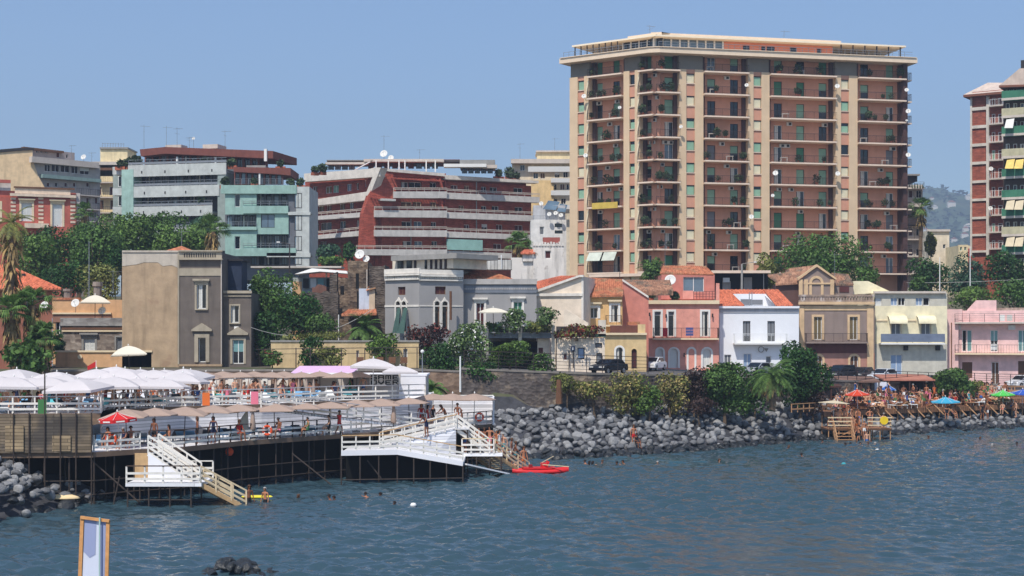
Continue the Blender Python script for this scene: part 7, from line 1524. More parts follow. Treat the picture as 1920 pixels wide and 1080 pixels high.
for px, Y, z, p, cl in ((1775, 149, 1.2, 'sitting', 'black'), (1786, 149.5, 1.2, 'sitting', 'navy'), (1842, 152.5, .9, 'standing', 'black'), (1852, 153, .9, 'leaning forward', 'white'), (1880, 156, 1.3, 'sitting', 'red'), (1905, 156.5, .9, 'standing', 'black'), (1896, 158, 1.5, 'sitting', 'blue'), (1188, 122.6, .5, 'standing', 'red'), (1193, 122.4, .35, 'sitting', 'black')): person(p, BP(px, Y, z), None, 'on the boulders by the water', cl)
# swimmers
for px, py in ((558, 935), (619, 936), (628, 938), (687, 931), (715, 932), (742, 949), (808, 888), (814, 885), (1098, 869), (1104, 871), (1110, 872), (1128, 869), (1158, 872), (1169, 869), (1233, 871), (1348, 867), (1478, 841), (1504, 856), (1543, 829), (1584, 836), (1596, 835), (1627, 834), (1635, 830), (1640, 835), (1655, 824), (1740, 822), (1837, 824), (1859, 838), (1907, 835), (1613, 835), (1605, 832)):
    q = G(px, py, 0); person('swimming', q + V(0, 0, -.04), rb2.uniform(-2.5, 2.5), 'swimming in the open water' if px < 1500 else 'swimming near the bathing platform', top=False)
for px, py, c, l in ((905 - 130, 948, 'white', 'small white float drifting beside a swimmer'), (1645, 845, 'white', 'white buoy beyond the bathing platform'), (1582, 871, 'teal', 'small teal float ring in the open water')):
    q = G(px, py, 0); b = MB(); b.lathe([(0, -.1), (.14, -.07), (.2, .03), (.12, .14), (0, .17)], 10, q); o = b.build('float', cloths[c], None, True); tag(o, l, 'float')
# red rescue catamaran
q = G(1012, 886, 0); rdm = mat('boat_red', (206, 40, 42), var=.05, rough=.35)
t = thing('rescue_boat', 'red twin hulled rescue rowing boat beside the stairs', 'rowing boat', q)
for s in (-.55, .55):
    b = MB(); prof = [(-1.95, .02, .30), (-1.6, .14, .24), (-.9, .22, .2), (0, .24, .18), (.9, .22, .2), (1.6, .13, .26), (2.05, .02, .34)]
    rings = [[(x, w_ * math.cos(a) , .08 + zt * .0 + (.17 * math.sin(a) if a < math.pi else .14 * math.sin(a)) + (zt - .18) * .9) for a in [k * math.pi / 5 for k in range(10)]] for x, w_, zt in prof]
    for A, B_ in zip(rings, rings[1:]):
        for k in range(10): j = (k + 1) % 10; b.face([V(*A[k]), V(*A[j]), V(*B_[j]), V(*B_[k])])
    M_ = Matrix.Translation(q + V(0, s, .0)) @ Matrix.Rotation(.12, 4, 'Z'); b.v = [tuple(M_ @ Vector(v)) for v in b.v]; b.build('hull', rdm, t, True)
M_ = Matrix.Translation(q) @ Matrix.Rotation(.12, 4, 'Z')
def pb_(name, pts, wd, ht, m): b = MB(); b.bar(M_ @ Vector(pts[0]), M_ @ Vector(pts[1]), wd, ht); b.build(name, m, t)
pb_('deck', ((-1.2, 0, .34), (1.1, 0, .34)), 1.1, .08, rdm); pb_('seat', ((.1, 0, .52), (.55, 0, .52)), .8, .3, rdm); pb_('backrest', ((.5, 0, .6), (.6, 0, .8)), .8, .12, rdm); pb_('footrest', ((-.75, 0, .46), (-.55, 0, .46)), .7, .2, mat('boat_darkred', (130, 24, 28)))
for s in (-1, 1): pb_('oar', ((.1, s * .35, .6), (1.3, s * 2.1, .95)) if s > 0 else ((.1, s * .35, .6), (1.9, s * 1.2, .5)), .05, .05, MATS['timber_pale'])
# ---------------------------------------------------------------- cars along the street
def car(name, label, col, loc, rz, L=4.1, Wd=1.72, Hh=1.48, wagon=False):
    t = thing(name, label, 'car', (0, 0, 0)); pm_ = mat('carpaint_' + name + str(col[0]), col, rough=.25, var=.02, spec=.6); hw = Wd / 2
    side = [(-L / 2, .35), (-L / 2 + .02, .62), (-L / 2 + .12, .8), (-L / 2 + 1.0, .93), (L / 2 - .35, .96), (L / 2 - .04, .85), (L / 2, .5), (L / 2 - .05, .3)]
    top = [(-L / 2 + 1.0, .93), (-L / 2 + 1.75, Hh - .04), (-L / 2 + 2.3, Hh), (L / 2 - .9, Hh - .02) if not wagon else (L / 2 - .5, Hh), (L / 2 - .28, .96)]
    wheels = (-L / 2 + .78, L / 2 - .74)
    def arch(xc): return [(xc + .36 * math.cos(a), .3 + .36 * math.sin(a)) for a in [k * math.pi / 6 for k in range(7)]]
    low = [(L / 2 - .05, .3)] + arch(wheels[1]) + [(wheels[0] + .36, .3)] + arch(wheels[0])[1:] + [(-L / 2, .35)]
    poly_ = side + low[1:-1]; b = MB(); b.prism([V(x, -hw, z) for x, z in poly_], (0, Wd, 0)); b.prism([V(x, -hw + .12, z) for x, z in top], (0, Wd - .24, 0)); o = b.build('body', pm_, t)
    md = o.modifiers.new('b', 'BEVEL'); md.width = .05; md.segments = 2; md.limit_method = 'ANGLE'
    b = MB(); g = [(-L / 2 + 1.2, .97), (-L / 2 + 1.82, Hh - .1), (top[3][0] - .05, Hh - .1), (L / 2 - .5, .99)]
    b.prism([V(x, -hw + .095, z) for x, z in g], (0, Wd - .19, 0)); o = b.build('side_windows', MATS['glass_dark'], t)
    b = MB(); a, c = V(-L / 2 + 1.06, 0, .98), V(-L / 2 + 1.72, 0, Hh - .08); b.bar(a, c, Wd - .42, .06, V(0, 0, 1)); b.build('windscreen', MATS['glass_dark'], t)
    for x in wheels:
        for s in (-1, 1):
            c = V(x, s * (hw - .1), .31); ax = Matrix.Rotation(R(90), 3, 'X'); b = MB(); b.lathe([(0, -.1), (.29, -.1), (.31, -.06), (.31, .06), (.29, .1), (0, .1)], 16, c, ax); wl = b.build('wheel', mat('rubber', (28, 28, 30), var=.1), t); b = MB(); b.lathe([(0, -.012), (.19, -.012), (.2, 0), (.19, .012), (0, .012)], 12, c + V(0, s * .105, 0), ax); b.build('rim', MATS['grey_metal'], wl)
    for s in (-1, 1):
        b = MB(); b.box((-L / 2 - .01, s * (hw - .32) - .2, .62), (-L / 2 + .1, s * (hw - .32) + .2, .76)); b.build('headlight', MATS['white_plastic'], t); b = MB(); b.box((L / 2 - .1, s * (hw - .2) - .14, .7), (L / 2 + .01, s * (hw - .2) + .14, .88)); b.build('taillight', mat('lamp_red', (160, 20, 20)), t)
        b = MB(); b.box((-L / 2 + 1.35, s * (hw + .08) - .1, .98), (-L / 2 + 1.5, s * (hw + .08) + .1, 1.12)); b.build('mirror', pm_, t)
    t.location = loc; t.rotation_euler = (0, 0, rz); return t
def cl_(px, Y): x = (px - CX) / F * Y; return V(x, Y, street_z(x) + .06)
car('parked_car', 'black hatchback parked before the white annex, red bag on it', (26, 28, 34), cl_(1141, 140), .9, 4.1, 1.72, 1.4); car('parked_car', 'white hatchback with red rear parked below the pink house corner', (222, 222, 222), cl_(1225, 161), 1.15)
car('parked_car', 'black jeep shaped car parked below the brown villa', (34, 32, 38), cl_(1576, 165), .75, 4.2, 1.8, 1.62, True); car('parked_car', 'silver hatchback parked below the yellow house', (196, 200, 206), cl_(1656, 165), .8); car('parked_car', 'dark car half hidden left of the silver hatchback', (50, 54, 60), cl_(1616, 169), .9)
car('parked_car', 'white car cut by the right edge below the pink modern house', (226, 226, 226), cl_(1917, 170), .6); car('parked_car', 'small grey car parked in front of the white house behind the shrubs', (140, 144, 150), cl_(1420, 162), .9)
# street fences and lamp posts
def sfence(label, pts, h=1.05, m='dark_iron', z=.31, step=1.7, mid=5):
    railing('iron_fence', label, [V((a - CX) / F * Y, Y, street_z((a - CX) / F * Y) + z) for a, Y in pts], h, step, mp=MATS[m], mr=MATS[m], rails=mid, bw=.035, post=.06)
sfence('grey wire fence over the dark wall under the planted terrace', [(870, 130.6), (1000, 130.3), (1100, 130.8), (1215, 134.8)], 1.5)
sfence('thin dark street railing in front of the brown villa and yellow house', [(1500, 148.8), (1640, 157.3), (1780, 163.3)]); sfence('dark street railing below the pink modern house', [(1781, 163.4), (1850, 166.3), (1960, 170.3)], 1.2)
t = thing('metal_pergola', 'rusty metal frame pergola on the terrace before the ochre garden wall', 'pergola', W(508, 690, 131.5))
for px in (555, 582, 640, 684, 724, 760, 782): q = W(px, 690, 131.5); b = MB(); b.box(q - V(.04, .04, .5), V(q.x + .04, q.y + .04, W(px, 652, 131.5).z)); b.build('post', MATS['dark_iron'], t)
b = MB(); b.bar(W(480, 655, 131.5), W(785, 651, 131.5), .06, .06); b.bar(W(480, 664, 131.5), W(785, 662, 131.5), .04, .04); b.build('beam', MATS['dark_iron'], t)
for px, py in ((675, 676), (712, 675), (735, 677), (757, 676)): 
    q = W(px, 690, 131); tt2 = thing('garden_chair', f'brown garden chair on the old terrace {"left of" if px < 700 else "right of" if px > 740 else "behind" if px > 720 else "at"} the middle table', 'chair', q); b = MB(); b.box(q + V(-.3, -.3, .42), q + V(.3, .3, .48)); b.build('seat', MATS['wood_brown'], tt2); b = MB(); b.box(q + V(-.3, .25, .49), q + V(.3, .3, .95)); b.build('backrest', MATS['wood_brown'], tt2)
    for sx in (-.26, .22):
        for sy in (-.26, .22): b = MB(); b.box(q + V(sx, sy, -.3), q + V(sx + .04, sy + .04, .42)); b.build('leg', MATS['wood_brown'], tt2)
def post(name, label, px, y0, y1, Y, r=.06, arm=None, m='grey_metal', cat='lamp post'):
    a, c = W(px, y1, Y), W(px, y0, Y); t = thing(name, label, cat, a); b = MB(); b.tube(a, c, r, r * .7, 7); b.build('pole', MATS[m], t)
    if arm: b = MB(); b.tube(c, c + V(arm, 0, .25), .04); b.build('arm', MATS[m], t); b = MB(); b.box(c + V(arm * .9 - .3 * (arm < 0), -.12, .16), c + V(arm * .9 + .3 * (arm > 0) + .05, .12, .3)); b.build('lamp_head', MATS['white_plastic'], t)
    return t
post('utility_pole', 'thin grey pole rising before the hedge left of the tan house', 167, 452, 560, 150, .05, None, cat='pole'); post('street_lamp', 'street lamp with short arm beside the mint block', 543, 458, 530, 160, .09, -1.2, 'dark_iron'); post('utility_pole', 'concrete utility pole behind the orange roofed white house', 1391, 495, 545, 182, .16, 1.6, 'concrete', 'pole')
post('utility_pole', 'slim pale pole behind the yellow house roof', 1762, 482, 548, 190, .07, None, 'white_paint', 'pole'); post('utility_pole', 'slim pale pole in front of the brick tower trees', 1819, 462, 545, 192, .07, None, 'white_paint', 'pole'); post('utility_pole', 'white pole at the palm right of the tower', 1725, 478, 530, 236, .1, None, 'white_paint', 'pole')
post('utility_pole', 'wooden stump post standing in the overgrown retaining wall', 1048, 712, 757, 127.5, .3, None, 'wood_brown', 'post'); post('street_lamp', 'white globe lamp on a grey post behind the pier bar', 792, 662, 700, 118, .05, None, 'grey_metal'); post('utility_pole', 'pale slender pole rising among bushes behind the pier', 863, 668, 735, 128, .09, None, 'white_paint', 'pole')
post('street_lamp', 'thin tall mast beside the shaggy palms on the left', 98, 596, 690, 128, .04, None, 'white_paint'); post('utility_pole', 'television mast behind the white house roof', 1432, 512, 545, 178, .04, None, 'grey_metal', 'pole'); post('utility_pole', 'antenna mast above the orange house roof', 1162, 500, 528, 170, .04, None, 'dark_iron', 'pole')
b = MB(); b.lathe([(0, -.16), (.12, -.1), (.16, 0), (.12, .1), (0, .16)], 10, W(792, 659, 118)); o = b.build('globe', MATS['white_plastic']); o.parent = bpy.data.objects['street_lamp.001'] if 'street_lamp.001' in bpy.data.objects else None
if o.parent: o.location = -Vector(o.parent.location)
for nm, lb, (a, Ya), (c, Yc), sagp in (('power_cable', 'drooping power cable from the tall grey house toward the ruins', ((471, 614), 139), ((700, 578), 147), 32), ('power_cable', 'power cable crossing behind the yellow house roof', ((1700, 530), 200), ((1960, 520), 200), 3)):
    A, B_ = W(*a, Ya), W(*c, Yc); b = MB(); pts = [A.lerp(B_, k / 14) - V(0, 0, sagp / F * Ya * 4 * (k / 14) * (1 - k / 14)) for k in range(15)]
    for p, q in zip(pts, pts[1:]): b.tube(p, q, .03, None, 4)
    o = b.build(nm, mat('cable_pale', (190, 186, 178))); tag(o, lb, 'cable')
# ---------------------------------------------------------------- foreground framed panel on its quay
Yf = 30.0; qx = (175 - CX) / F * Yf
b = MB(); b.box((-14, 8, -1.9), (-5, Yf + 2, 3.2)); struct(b.build('quay', lava))
t = thing('framed_board', 'tilted wooden framed white and blue board on a pale post in the foreground', 'board', (qx, Yf, 3.2)); wfr = mat('frame_wood', (206, 150, 96), var=.2, scale=8)
c0, c1, c2, c3 = [W(x, y, Yf) for x, y in ((151, 968), (205, 975), (199, 1230), (141, 1230))]
def fb_(name, a, c, w_, m, dy=0, th=.05): b = MB(); b.bar(a + V(0, dy, 0), c + V(0, dy, 0), th, w_, V(0, 0, 1)) if abs((c - a).normalized().z) < .9 else b.hexa([a + V(-w_ / 2, dy, 0), a + V(w_ / 2, dy, 0), a + V(w_ / 2, dy + th, 0), a + V(-w_ / 2, dy + th, 0), c + V(-w_ / 2, dy, 0), c + V(w_ / 2, dy, 0), c + V(w_ / 2, dy + th, 0), c + V(-w_ / 2, dy + th, 0)]); b.build(name, m, t)
fb_('side_frame', c3 + V(.03, 0, 0), c0 + V(.03, 0, 0), .07, wfr); fb_('side_frame', c2 + V(-.03, 0, 0), c1 + V(-.03, 0, 0), .07, wfr); fb_('top_frame', c0 + V(0, 0, -.02), c1 + V(0, 0, -.02), .055, wfr)
b = MB(); p = [c0 + V(.07, .03, -.05), c1 + V(-.07, .03, -.05), c2 + V(-.07, .03, 0), c3 + V(.07, .03, 0)]; b.prism(p, (0, .02, 0)); b.build('panel', mat('panel_white', (208, 212, 226), var=.03), t)
b = MB(); mm_ = lambda s, r: p[0].lerp(p[1], s).lerp(p[3].lerp(p[2], s), r) + V(0, -.006, 0); b.face([mm_(.02, 0), mm_(.55, 0), mm_(.55, .25), mm_(.3, .28), mm_(.02, .24)]); b.face([mm_(.72, .0), mm_(.98, 0), mm_(.98, 1), mm_(.8, 1)]); b.build('panel_print', mat('print_lilac', (150, 158, 190), var=.03), t)
b = MB(); b.tube(W(186, 1230, Yf - .05), W(187, 970, Yf - .05), .018, None, 8); b.build('post', mat('post_palegreen', (170, 196, 190), rough=.3), t)
for x, y in ((143, 1230), (197, 1230)): q = W(x, y, Yf); b = MB(); b.box((q.x - .05, q.y, 3.2), (q.x + .05, q.y + .08, q.z)); b.build('leg', wfr, t)
# ---------------------------------------------------------------- trees, shrubs, palms
bark = mat('bark', (104, 86, 68), var=.3, scale=4, bump=.5); pbark = mat('palm_bark', (122, 100, 78), var=.3, scale=5, bump=.6)
def leafm(n, c, isl=.55, tr=.22): return mat('leaf_' + n, c, rough=.6, var=.4, scale=.35, island=isl, trans=tr, spec=.25)
LG = dict(green=leafm('green', (82, 112, 58)), dark=leafm('dark', (54, 88, 44)), bright=leafm('bright', (96, 124, 62)), olive=leafm('olive', (122, 128, 74)), blue=leafm('blue', (68, 98, 78)), dry=leafm('dry', (160, 146, 100)), flower=leafm('flower', (108, 132, 86)), red=leafm('red', (112, 52, 48)), palm=leafm('palm', (92, 122, 64)), straw=leafm('straw', (166, 140, 98)), purple=leafm('purple', (70, 54, 54)))
def crown_mesh(w_, d_, h_, seed, n, ls, base=.0):
    rs = np.random.RandomState(seed); k = max(5, int(7 + w_ * 1.1)) + (8 if base else 0); cs = []
    for i in range(k):
        a = rs.rand() * 6.28; rr_ = rs.rand() ** .6 * .62; z = rs.uniform(-.5, .62) if base == 0 else rs.uniform(-.85, .55); s_ = rs.uniform(.3, .52); rr_ *= 1 if base == 0 else 1.25; cs.append((math.cos(a) * rr_ * w_ / 2, math.sin(a) * rr_ * d_ / 2, z * h_ / 2, s_ * w_ / 2, s_ * d_ / 2, s_ * h_ / 2))
    cs.append((0, 0, 0, w_ * .33, d_ * .33, h_ * .38)); cs = np.array(cs); wgt = (cs[:, 3] * cs[:, 5]); wgt /= wgt.sum(); idx = rs.choice(len(cs), n, p=wgt)
    d = rs.normal(size=(n, 3)); d[:, 2] += .35; d /= np.linalg.norm(d, axis=1)[:, None]; r_ = rs.uniform(.55, 1.06, (n, 1)) ** .7
    p = cs[idx, :3] + d * r_ * cs[idx, 3:]; nn = d + rs.normal(size=(n, 3)) * .55; nn /= np.linalg.norm(nn, axis=1)[:, None]
    t_ = np.cross(nn, rs.normal(size=(n, 3))); t_ /= np.linalg.norm(t_, axis=1)[:, None]; b_ = np.cross(nn, t_); s1 = ls * rs.uniform(.6, 1.3, (n, 1)); s2 = s1 * .62
    v = np.stack([p - t_ * s1, p - b_ * s2 + nn * s2 * .2, p + t_ * s1, p + b_ * s2 + nn * s2 * .2], 1).reshape(-1, 3)
    return v, np.arange(4 * n).reshape(n, 4), rs.rand(n)
def mkmesh(name, v, f, mats_, mi=None):
    me = bpy.data.meshes.new(name); me.vertices.add(len(v)); me.vertices.foreach_set('co', v.astype('f').ravel()); me.loops.add(f.size); me.loops.foreach_set('vertex_index', f.ravel().astype('i')); me.polygons.add(len(f)); me.polygons.foreach_set('loop_start', np.arange(len(f)) * 4)
    for m in mats_: me.materials.append(m)
    if mi is not None: me.polygons.foreach_set('material_index', mi.astype('i'))
    me.update(); return me
TSEED = [0]
def tree(px0, px1, yt, yb, Y, leaf, label, name='tree', cat='tree', n=None, ls=None, ground=None, second=None, sfrac=.08, depth=1.0, trunk=True):
    TSEED[0] += 1; w_ = (px1 - px0) / F * Y; h_ = (yb - yt) / F * Y; c = W((px0 + px1) / 2, (yt + yb) / 2, Y); gz = land(c.x, c.y) if ground is None else ground; gz = min(gz, c.z - h_ * .3)
    ls = ls or max(.13, .0011 * Y); n = n or int(min(9000, 26 * w_ * h_ / (ls * ls) * .11 + 300)); t = thing(name, label, cat, (c.x, c.y, gz))
    v, f, rnd = crown_mesh(w_ * 1.16, max(w_ * .8, 1) * depth, h_ * 1.14, TSEED[0] * 13 + 5, n, ls, 0 if trunk else 1); v = v + np.array([0, 0, c.z - gz])
    ms = [LG[leaf]]; mi = None
    if second: ms.append(LG[second] if second in LG else MATS[second]); mi = (rnd < sfrac).astype(int)
    o = bpy.data.objects.new('crown' if trunk else 'foliage', mkmesh('crown', v, f, ms, mi)); C.objects.link(o); o.parent = t
    b = MB(); r = random.Random(TSEED[0]); base = V(c.x, c.y, gz - .3); fork = V(c.x + r.uniform(-.2, .2), c.y, gz + (c.z - gz) * .55); R0 = max(.06, min(.4, w_ * .035)); b.path([base, base.lerp(fork, .5) + V(.05, 0, 0), fork], [R0 * 1.2, R0, R0 * .8], 7)
    for k in range(6): a = k * 1.05 + r.random(); e = V(c.x + math.cos(a) * w_ * .3, c.y + math.sin(a) * w_ * .25, c.z + h_ * r.uniform(-.1, .3)); m = fork.lerp(e, .5) + V(0, 0, h_ * .04); b.path([fork, m, e], [R0 * .6, R0 * .35, R0 * .12], 5)
    b.build('trunk' if trunk else 'stems', bark, t); return t
def palm(px, ytop, Y, label, kind='fan', zb=None, crown=2.2, skirt=0, tr=.22, name='palm_tree', nf=34, dead=0):
    c = W(px, ytop, Y); gz = land(c.x, c.y) if zb is None else zb; r = random.Random(int(px * 7 + Y)); t = thing(name, label, 'palm tree', (c.x, c.y, gz)); top = V(c.x, c.y, c.z - crown * .55)
    b = MB(); n = 8; pts = [V(c.x + .12 * math.sin(k), c.y, gz - .3 + (top.z - gz + .3) * k / n) for k in range(n + 1)]
    for k in range(n): b.tube(pts[k], pts[k + 1], tr * 1.15, tr * .9, 9)
    b.build('trunk', pbark, t)
    def frond(mb, a, el, ln, wd, droop, fan):
        d = V(math.cos(a) * math.cos(el), math.sin(a) * math.cos(el), math.sin(el)); side = V(-math.sin(a), math.cos(a), 0); p = top.copy(); k_ = 8; prev = p
        if fan:
            q = top + d * ln * .5; mb.tube(top, q, .02, None, 3, False)
            for s in range(11): an = (s - 5) * .2; dd = (d * math.cos(an) + side * math.sin(an)).normalized(); e = q + dd * ln * .55 + V(0, 0, -droop * ln * .25 * (1 + abs(an))); m = q + dd * ln * .3; up_ = side.cross(d) * .0; w2 = side * math.cos(an) * .055 - d * math.sin(an) * .055; mb.face([q, m - w2, e, m + w2])
            return
        for k in range(k_):
            d = (d + V(0, 0, -droop * .22)).normalized(); q = prev + d * ln / k_; mb.tube(prev, q, .022 * (1 - k / k_) + .008, None, 3, False)
            for s in (-1, 1):
                for j in range(3): z_ = prev.lerp(q, j / 3); wv = wd * math.sin(math.pi * min(1, (k + j / 3 + 1) / (k_ + 1))) + .05; e = z_ + side * s * wv + d * wv * .5 + V(0, 0, -wv * .35); mb.face([z_ - d * .03, e, z_ + d * .06])
            prev = q
    b = MB()
    for k in range(nf): frond(b, r.uniform(0, 6.28), r.uniform(-.35, 1.35) if kind == 'fan' else r.uniform(-.1, 1.3), crown * r.uniform(.8, 1.1), .42, 1.0 if kind != 'fan' else r.uniform(.3, .9), kind == 'fan')
    b.build('crown', LG['palm'] if kind != 'dusty' else LG['olive'], t)
    if skirt or dead:
        b = MB()
        for k in range(dead or 60):
            a = r.uniform(0, 6.28); z = top.z - r.uniform(0, skirt); p = V(c.x + math.cos(a) * tr, c.y + math.sin(a) * tr, z); rr_ = r.uniform(.35, .75) * crown * .45; e = p + V(math.cos(a) * rr_, math.sin(a) * rr_, -r.uniform(.6, 1.4)); s_ = V(-math.sin(a), math.cos(a), 0) * r.uniform(.06, .18); m = p.lerp(e, .45) + V(math.cos(a), math.sin(a), .6) * .15; b.face([p, m - s_, e, m + s_])
        b.build('dead_fronds', LG['straw'], t)
    return t
# hedge hill, upper left
for a in ((-120, -20, 420, 540, 172, 'green', 'green tree beyond the left edge of the picture'), (-230, -110, 430, 560, 168, 'dark', 'dark tree farther beyond the left edge'), (1930, 2060, 470, 570, 205, 'dark', 'dark tree beyond the right edge of the picture'), (30, 130, 440, 530, 170, 'bright', 'bright green tree mass beyond the orange hip roof'), (120, 230, 425, 520, 172, 'green', 'green tree mass in the centre of the left hedge'), (285, 360, 420, 500, 176, 'bright', 'yellowish green tree above the tan house roof'), (200, 262, 410, 470, 184, 'green', 'upright green tree below the grey block corner'), (18, 120, 428, 520, 176, 'dark', 'dark dense tree behind the red roofed house at the left'), (95, 200, 418, 520, 178, 'green', 'broad green tree below the red house windows'), (170, 290, 405, 515, 180, 'bright', 'large bright green tree in the middle of the left hedge'), (240, 345, 396, 490, 182, 'green', 'tall rounded green tree below the grey modern block'), (310, 400, 425, 500, 178, 'bright', 'bright green tree left of the shaggy fan palm'), (345, 410, 408, 450, 192, 'blue', 'greyish green tree top behind the left hedge'),
          (90, 170, 490, 560, 164, 'dark', 'shadowy dark shrub mass behind the ochre terrace'), (150, 235, 500, 575, 162, 'olive', 'dry olive green bush left of the tan house wall'), (60, 120, 500, 545, 168, 'dark', 'small dark tree behind the orange hip roof'), (200, 232, 455, 520, 166, 'dark', 'narrow dark tree touching the tan house corner'), (130, 175, 470, 530, 170, 'green', 'small green tree by the thin grey pole'), (0, 50, 430, 500, 172, 'olive', 'dull green tree at the far left below the red house'),
          (455, 560, 508, 650, 146, 'green', 'big green tree right of the tall grey house'), (455, 520, 590, 680, 142, 'dark', 'dark lower shrub beside the tall grey house'), (515, 610, 545, 650, 144, 'dark', 'dark green tree in front of the ruins'), (560, 645, 590, 632, 143, 'green', 'low green bush at the foot of the ruins'), (470, 500, 520, 570, 150, 'bright', 'light green tree top behind the grey house wing'),
          (585, 640, 455, 500, 205, 'blue', 'dark blue green tree under the red terraced block'), (640, 668, 452, 492, 200, 'dark', 'small dark tree under the red terraced block corner'), (596, 650, 480, 502, 190, 'bright', 'bright low shrub above the ruined house'),
          (1440, 1645, 437, 560, 190, 'green', 'huge dark green rounded tree in front of the tower'), (1415, 1470, 480, 545, 188, 'olive', 'narrow bright tree left of the huge tower tree'), (1600, 1650, 500, 548, 186, 'green', 'small green tree right behind the brown villa'),
          (1700, 1790, 488, 560, 206, 'dark', 'dark tree at the foot of the tower right side'), (1770, 1850, 478, 560, 204, 'blue', 'blue green tree between tower and brick tower'), (1840, 1930, 470, 545, 206, 'dark', 'dark tree below the brick tower'), (1785, 1870, 538, 582, 188, 'bright', 'rounded light green bush behind the pink modern house'), (1860, 1960, 520, 590, 190, 'green', 'green tree mass at the right edge'), (1730, 1758, 436, 485, 236, 'olive', 'small tree beside the palm right of the tower'),
          (1700, 1740, 520, 560, 200, 'green', 'green bush just right of the tower foot'), (1205, 1240, 487, 527, 194, 'palm', 'feathery shrub in front of the tower ground floor')):
    tree(*a)
# shrubs near the waterfront
for a, k in (((838, 915, 603, 700, 134.5, 'flower', 'white flowering oleander bush above the dark wall', 'flowering_bush', 'bush'), dict(second='white_paint', sfrac=.09, n=5200)), ((770, 838, 603, 665, 140, 'purple', 'reddish bougainvillea shrub below the gothic villa', 'flowering_bush', 'bush'), dict(second='red', sfrac=.3)), ((790, 860, 640, 712, 133, 'dark', 'dark dense bush between ochre wall and oleander'), {}), ((690, 748, 622, 668, 136, 'bright', 'rounded green bush over the ochre garden wall'), {}),
             ((560, 600, 630, 680, 135.5, 'dark', 'climbing shrub on the left part of the ochre garden wall'), {}), ((490, 530, 655, 680, 134, 'green', 'low flowering shrub left of the ochre garden wall'), dict(second='red')), ((595, 650, 650, 682, 134, 'olive', 'loose creeper shrub before the ochre garden wall'), {}), ((918, 990, 642, 680, 137, 'bright', 'clipped rounded green bush under the columned terrace'), dict(ls=.13, n=5200)), ((990, 1036, 662, 702, 134.5, 'green', 'loose green shrub right of the clipped bush'), {}),
             ((934, 992, 575, 620, 142.5, 'flower', 'flowering shrub in the terrace planter'), dict(second='white_paint', sfrac=.06)), ((1005, 1042, 573, 606, 142.5, 'flower', 'thin leafy tree rising from the terrace right part'), dict(n=500)), ((980, 1034, 602, 620, 143.4, 'olive', 'trailing planter hedge on the middle terrace parapet'), {}), ((1042, 1120, 608, 634, 143, 'red', 'dry reddish planter hedge on the green terrace'), dict(second='olive', sfrac=.4)), ((912, 940, 604, 624, 143.2, 'green', 'small green planter shrub at the left terrace column'), {}),
             ((865, 935, 676, 712, 131, 'dark', 'dark creeper spilling over the left wall top'), {}), ((1035, 1085, 700, 735, 128.8, 'olive', 'tufted dry shrub on the dark retaining wall'), {}), ((1140, 1215, 695, 768, 130, 'olive', 'tall dry grass bush below the white car'), dict(second='dry', sfrac=.4)), ((1185, 1245, 715, 770, 130, 'bright', 'leafy green bush at the wall foot'), {}), ((1228, 1286, 690, 768, 132, 'dry', 'straw coloured hanging bush left of the dark hollow'), dict(second='olive', sfrac=.4)), ((1272, 1328, 692, 764, 133, 'purple', 'nearly black burnt looking shrub in the hollow'), {}),
             ((1314, 1404, 686, 768, 134, 'green', 'large bright green shrub above the boulders'), dict(n=6000)), ((1385, 1445, 680, 765, 138, 'dark', 'dark green shrub left of the date palm'), {}), ((1454, 1546, 644, 748, 142, 'dark', 'dense dark tree between white house and brown villa'), dict(n=7000)), ((1340, 1395, 680, 730, 140, 'green', 'low green shrub before the pink house'), {}), ((1490, 1556, 712, 770, 142, 'purple', 'dark brown withered shrub left of the beach huts'), {}), ((1738, 1815, 690, 738, 158, 'green', 'feathery green tamarisk bush beside the beach bar'), dict(n=5000)),
             ((1815, 1840, 712, 735, 160, 'olive', 'small bush at the street railing on the right'), {}), ((1080, 1150, 712, 745, 129, 'olive', 'creeping weeds over the dark wall below the black hatchback'), dict(second='dry', sfrac=.3)), ((1280, 1345, 745, 772, 131, 'purple', 'low brown scrub at the top of the boulders'), {}), ((0, 95, 640, 700, 116, 'green', 'broad leafy undergrowth below the left palms'), dict(ls=.26)), ((40, 110, 610, 690, 118, 'dark', 'dark shrub behind the left palms'), {}),
             ((100, 120, 628, 660, 145, 'dark', 'dark plant in the corner of the ochre terrace'), {}), ((545, 640, 622, 645, 141, 'olive', 'dry grass strip above the ochre wall'), {})):
    a = list(a) + ([] if len(a) > 7 else ['shrub', 'shrub'])
    if a[3] < 650 and 140.5 < a[4] < 147.5 and 'ochre' not in a[6]: k['ground'] = H + (HY - a[3]) / F * a[4]
    tree(*a[:7], a[7], a[8], trunk=False, **k)
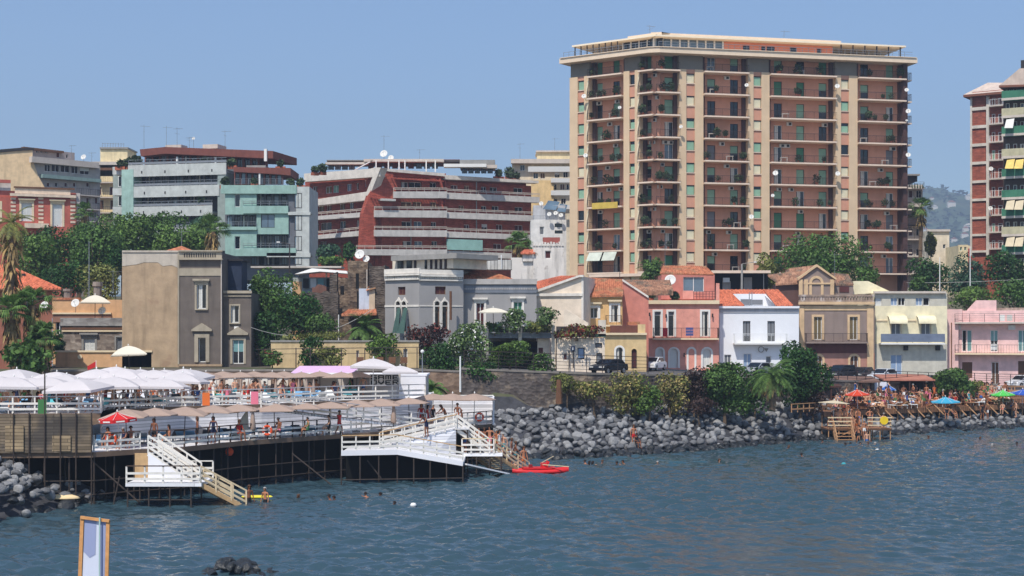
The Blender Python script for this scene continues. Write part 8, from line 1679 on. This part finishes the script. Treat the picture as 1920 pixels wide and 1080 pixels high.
# palms
palm(22, 385, 122, 'tall dying palm with bare crown at the left edge', 'dusty', 6.2, 2.6, 5.5, .32, dead=170, nf=16)
palm(60, 548, 120, 'fan palm with long straw skirt left of the ochre terrace', 'fan', 6.2, 1.9, 3.6, .25, dead=190, nf=44); palm(22, 560, 119, 'second shaggy fan palm beside the left edge', 'fan', 6.2, 1.8, 3.4, .25, dead=160, nf=40); palm(85, 610, 117, 'short fan palm with green crown near the white parasols', 'fan', 6.2, 1.5, 1.4, .2, dead=60, nf=36)
palm(398, 412, 165, 'shaggy fan palm behind the tall tan house', 'fan', 14, 2.3, 3.2, .28, dead=150, nf=44); palm(972, 440, 185, 'fan palm beside the whitewashed wall', 'fan', 14, 2.0, 1.6, .28, dead=60, nf=46); palm(1727, 376, 232, 'tall fan palm right of the tower', 'fan', 12, 2.3, 2.4, .3, dead=70, nf=44); palm(625, 400 - 0, 10, 'x') if False else None
palm(158, 386, 196, 'small fan palm in front of the red house corner', 'fan', 14, 1.8, 1.8, .22, dead=50)
palm(1447, 670, 133.5, 'date palm with arching fronds above the boulders', 'date', 3.2, 2.9, 1.3, .3, dead=60, nf=48); palm(682, 590, 141, 'low date palm arching over the ochre garden wall', 'date', 8.0, 2.3, 0, .2, nf=40); palm(812, 706, 122, 'small palm with pale fronds right of the pier bar', 'date', 4.0, 1.8, 0, .16, nf=26)
palm(1222, 488, 196, 'small date palm before the tower ground floor', 'date', 14, 2.4, 0, .2, nf=34)
# ---------------------------------------------------------------- the air between here and the hills
b = MB(); b.box((-1640, -60, -46), (1760, 3120, 440)); hz_ = bpy.data.materials.new('haze'); hz_.use_nodes = True; n_ = hz_.node_tree; n_.nodes.remove(n_.nodes['Principled BSDF'])
pv = n_.nodes.new('ShaderNodeVolumePrincipled'); pv.inputs['Color'].default_value = (.66, .80, 1, 1); pv.inputs['Density'].default_value = .00036; pv.inputs['Anisotropy'].default_value = .2
n_.links.new(pv.outputs[0], n_.nodes['Material Output'].inputs['Volume']); o = b.build('haze', hz_); tag(o, 'pale blue summer haze over the bay', 'haze', None, 'stuff')
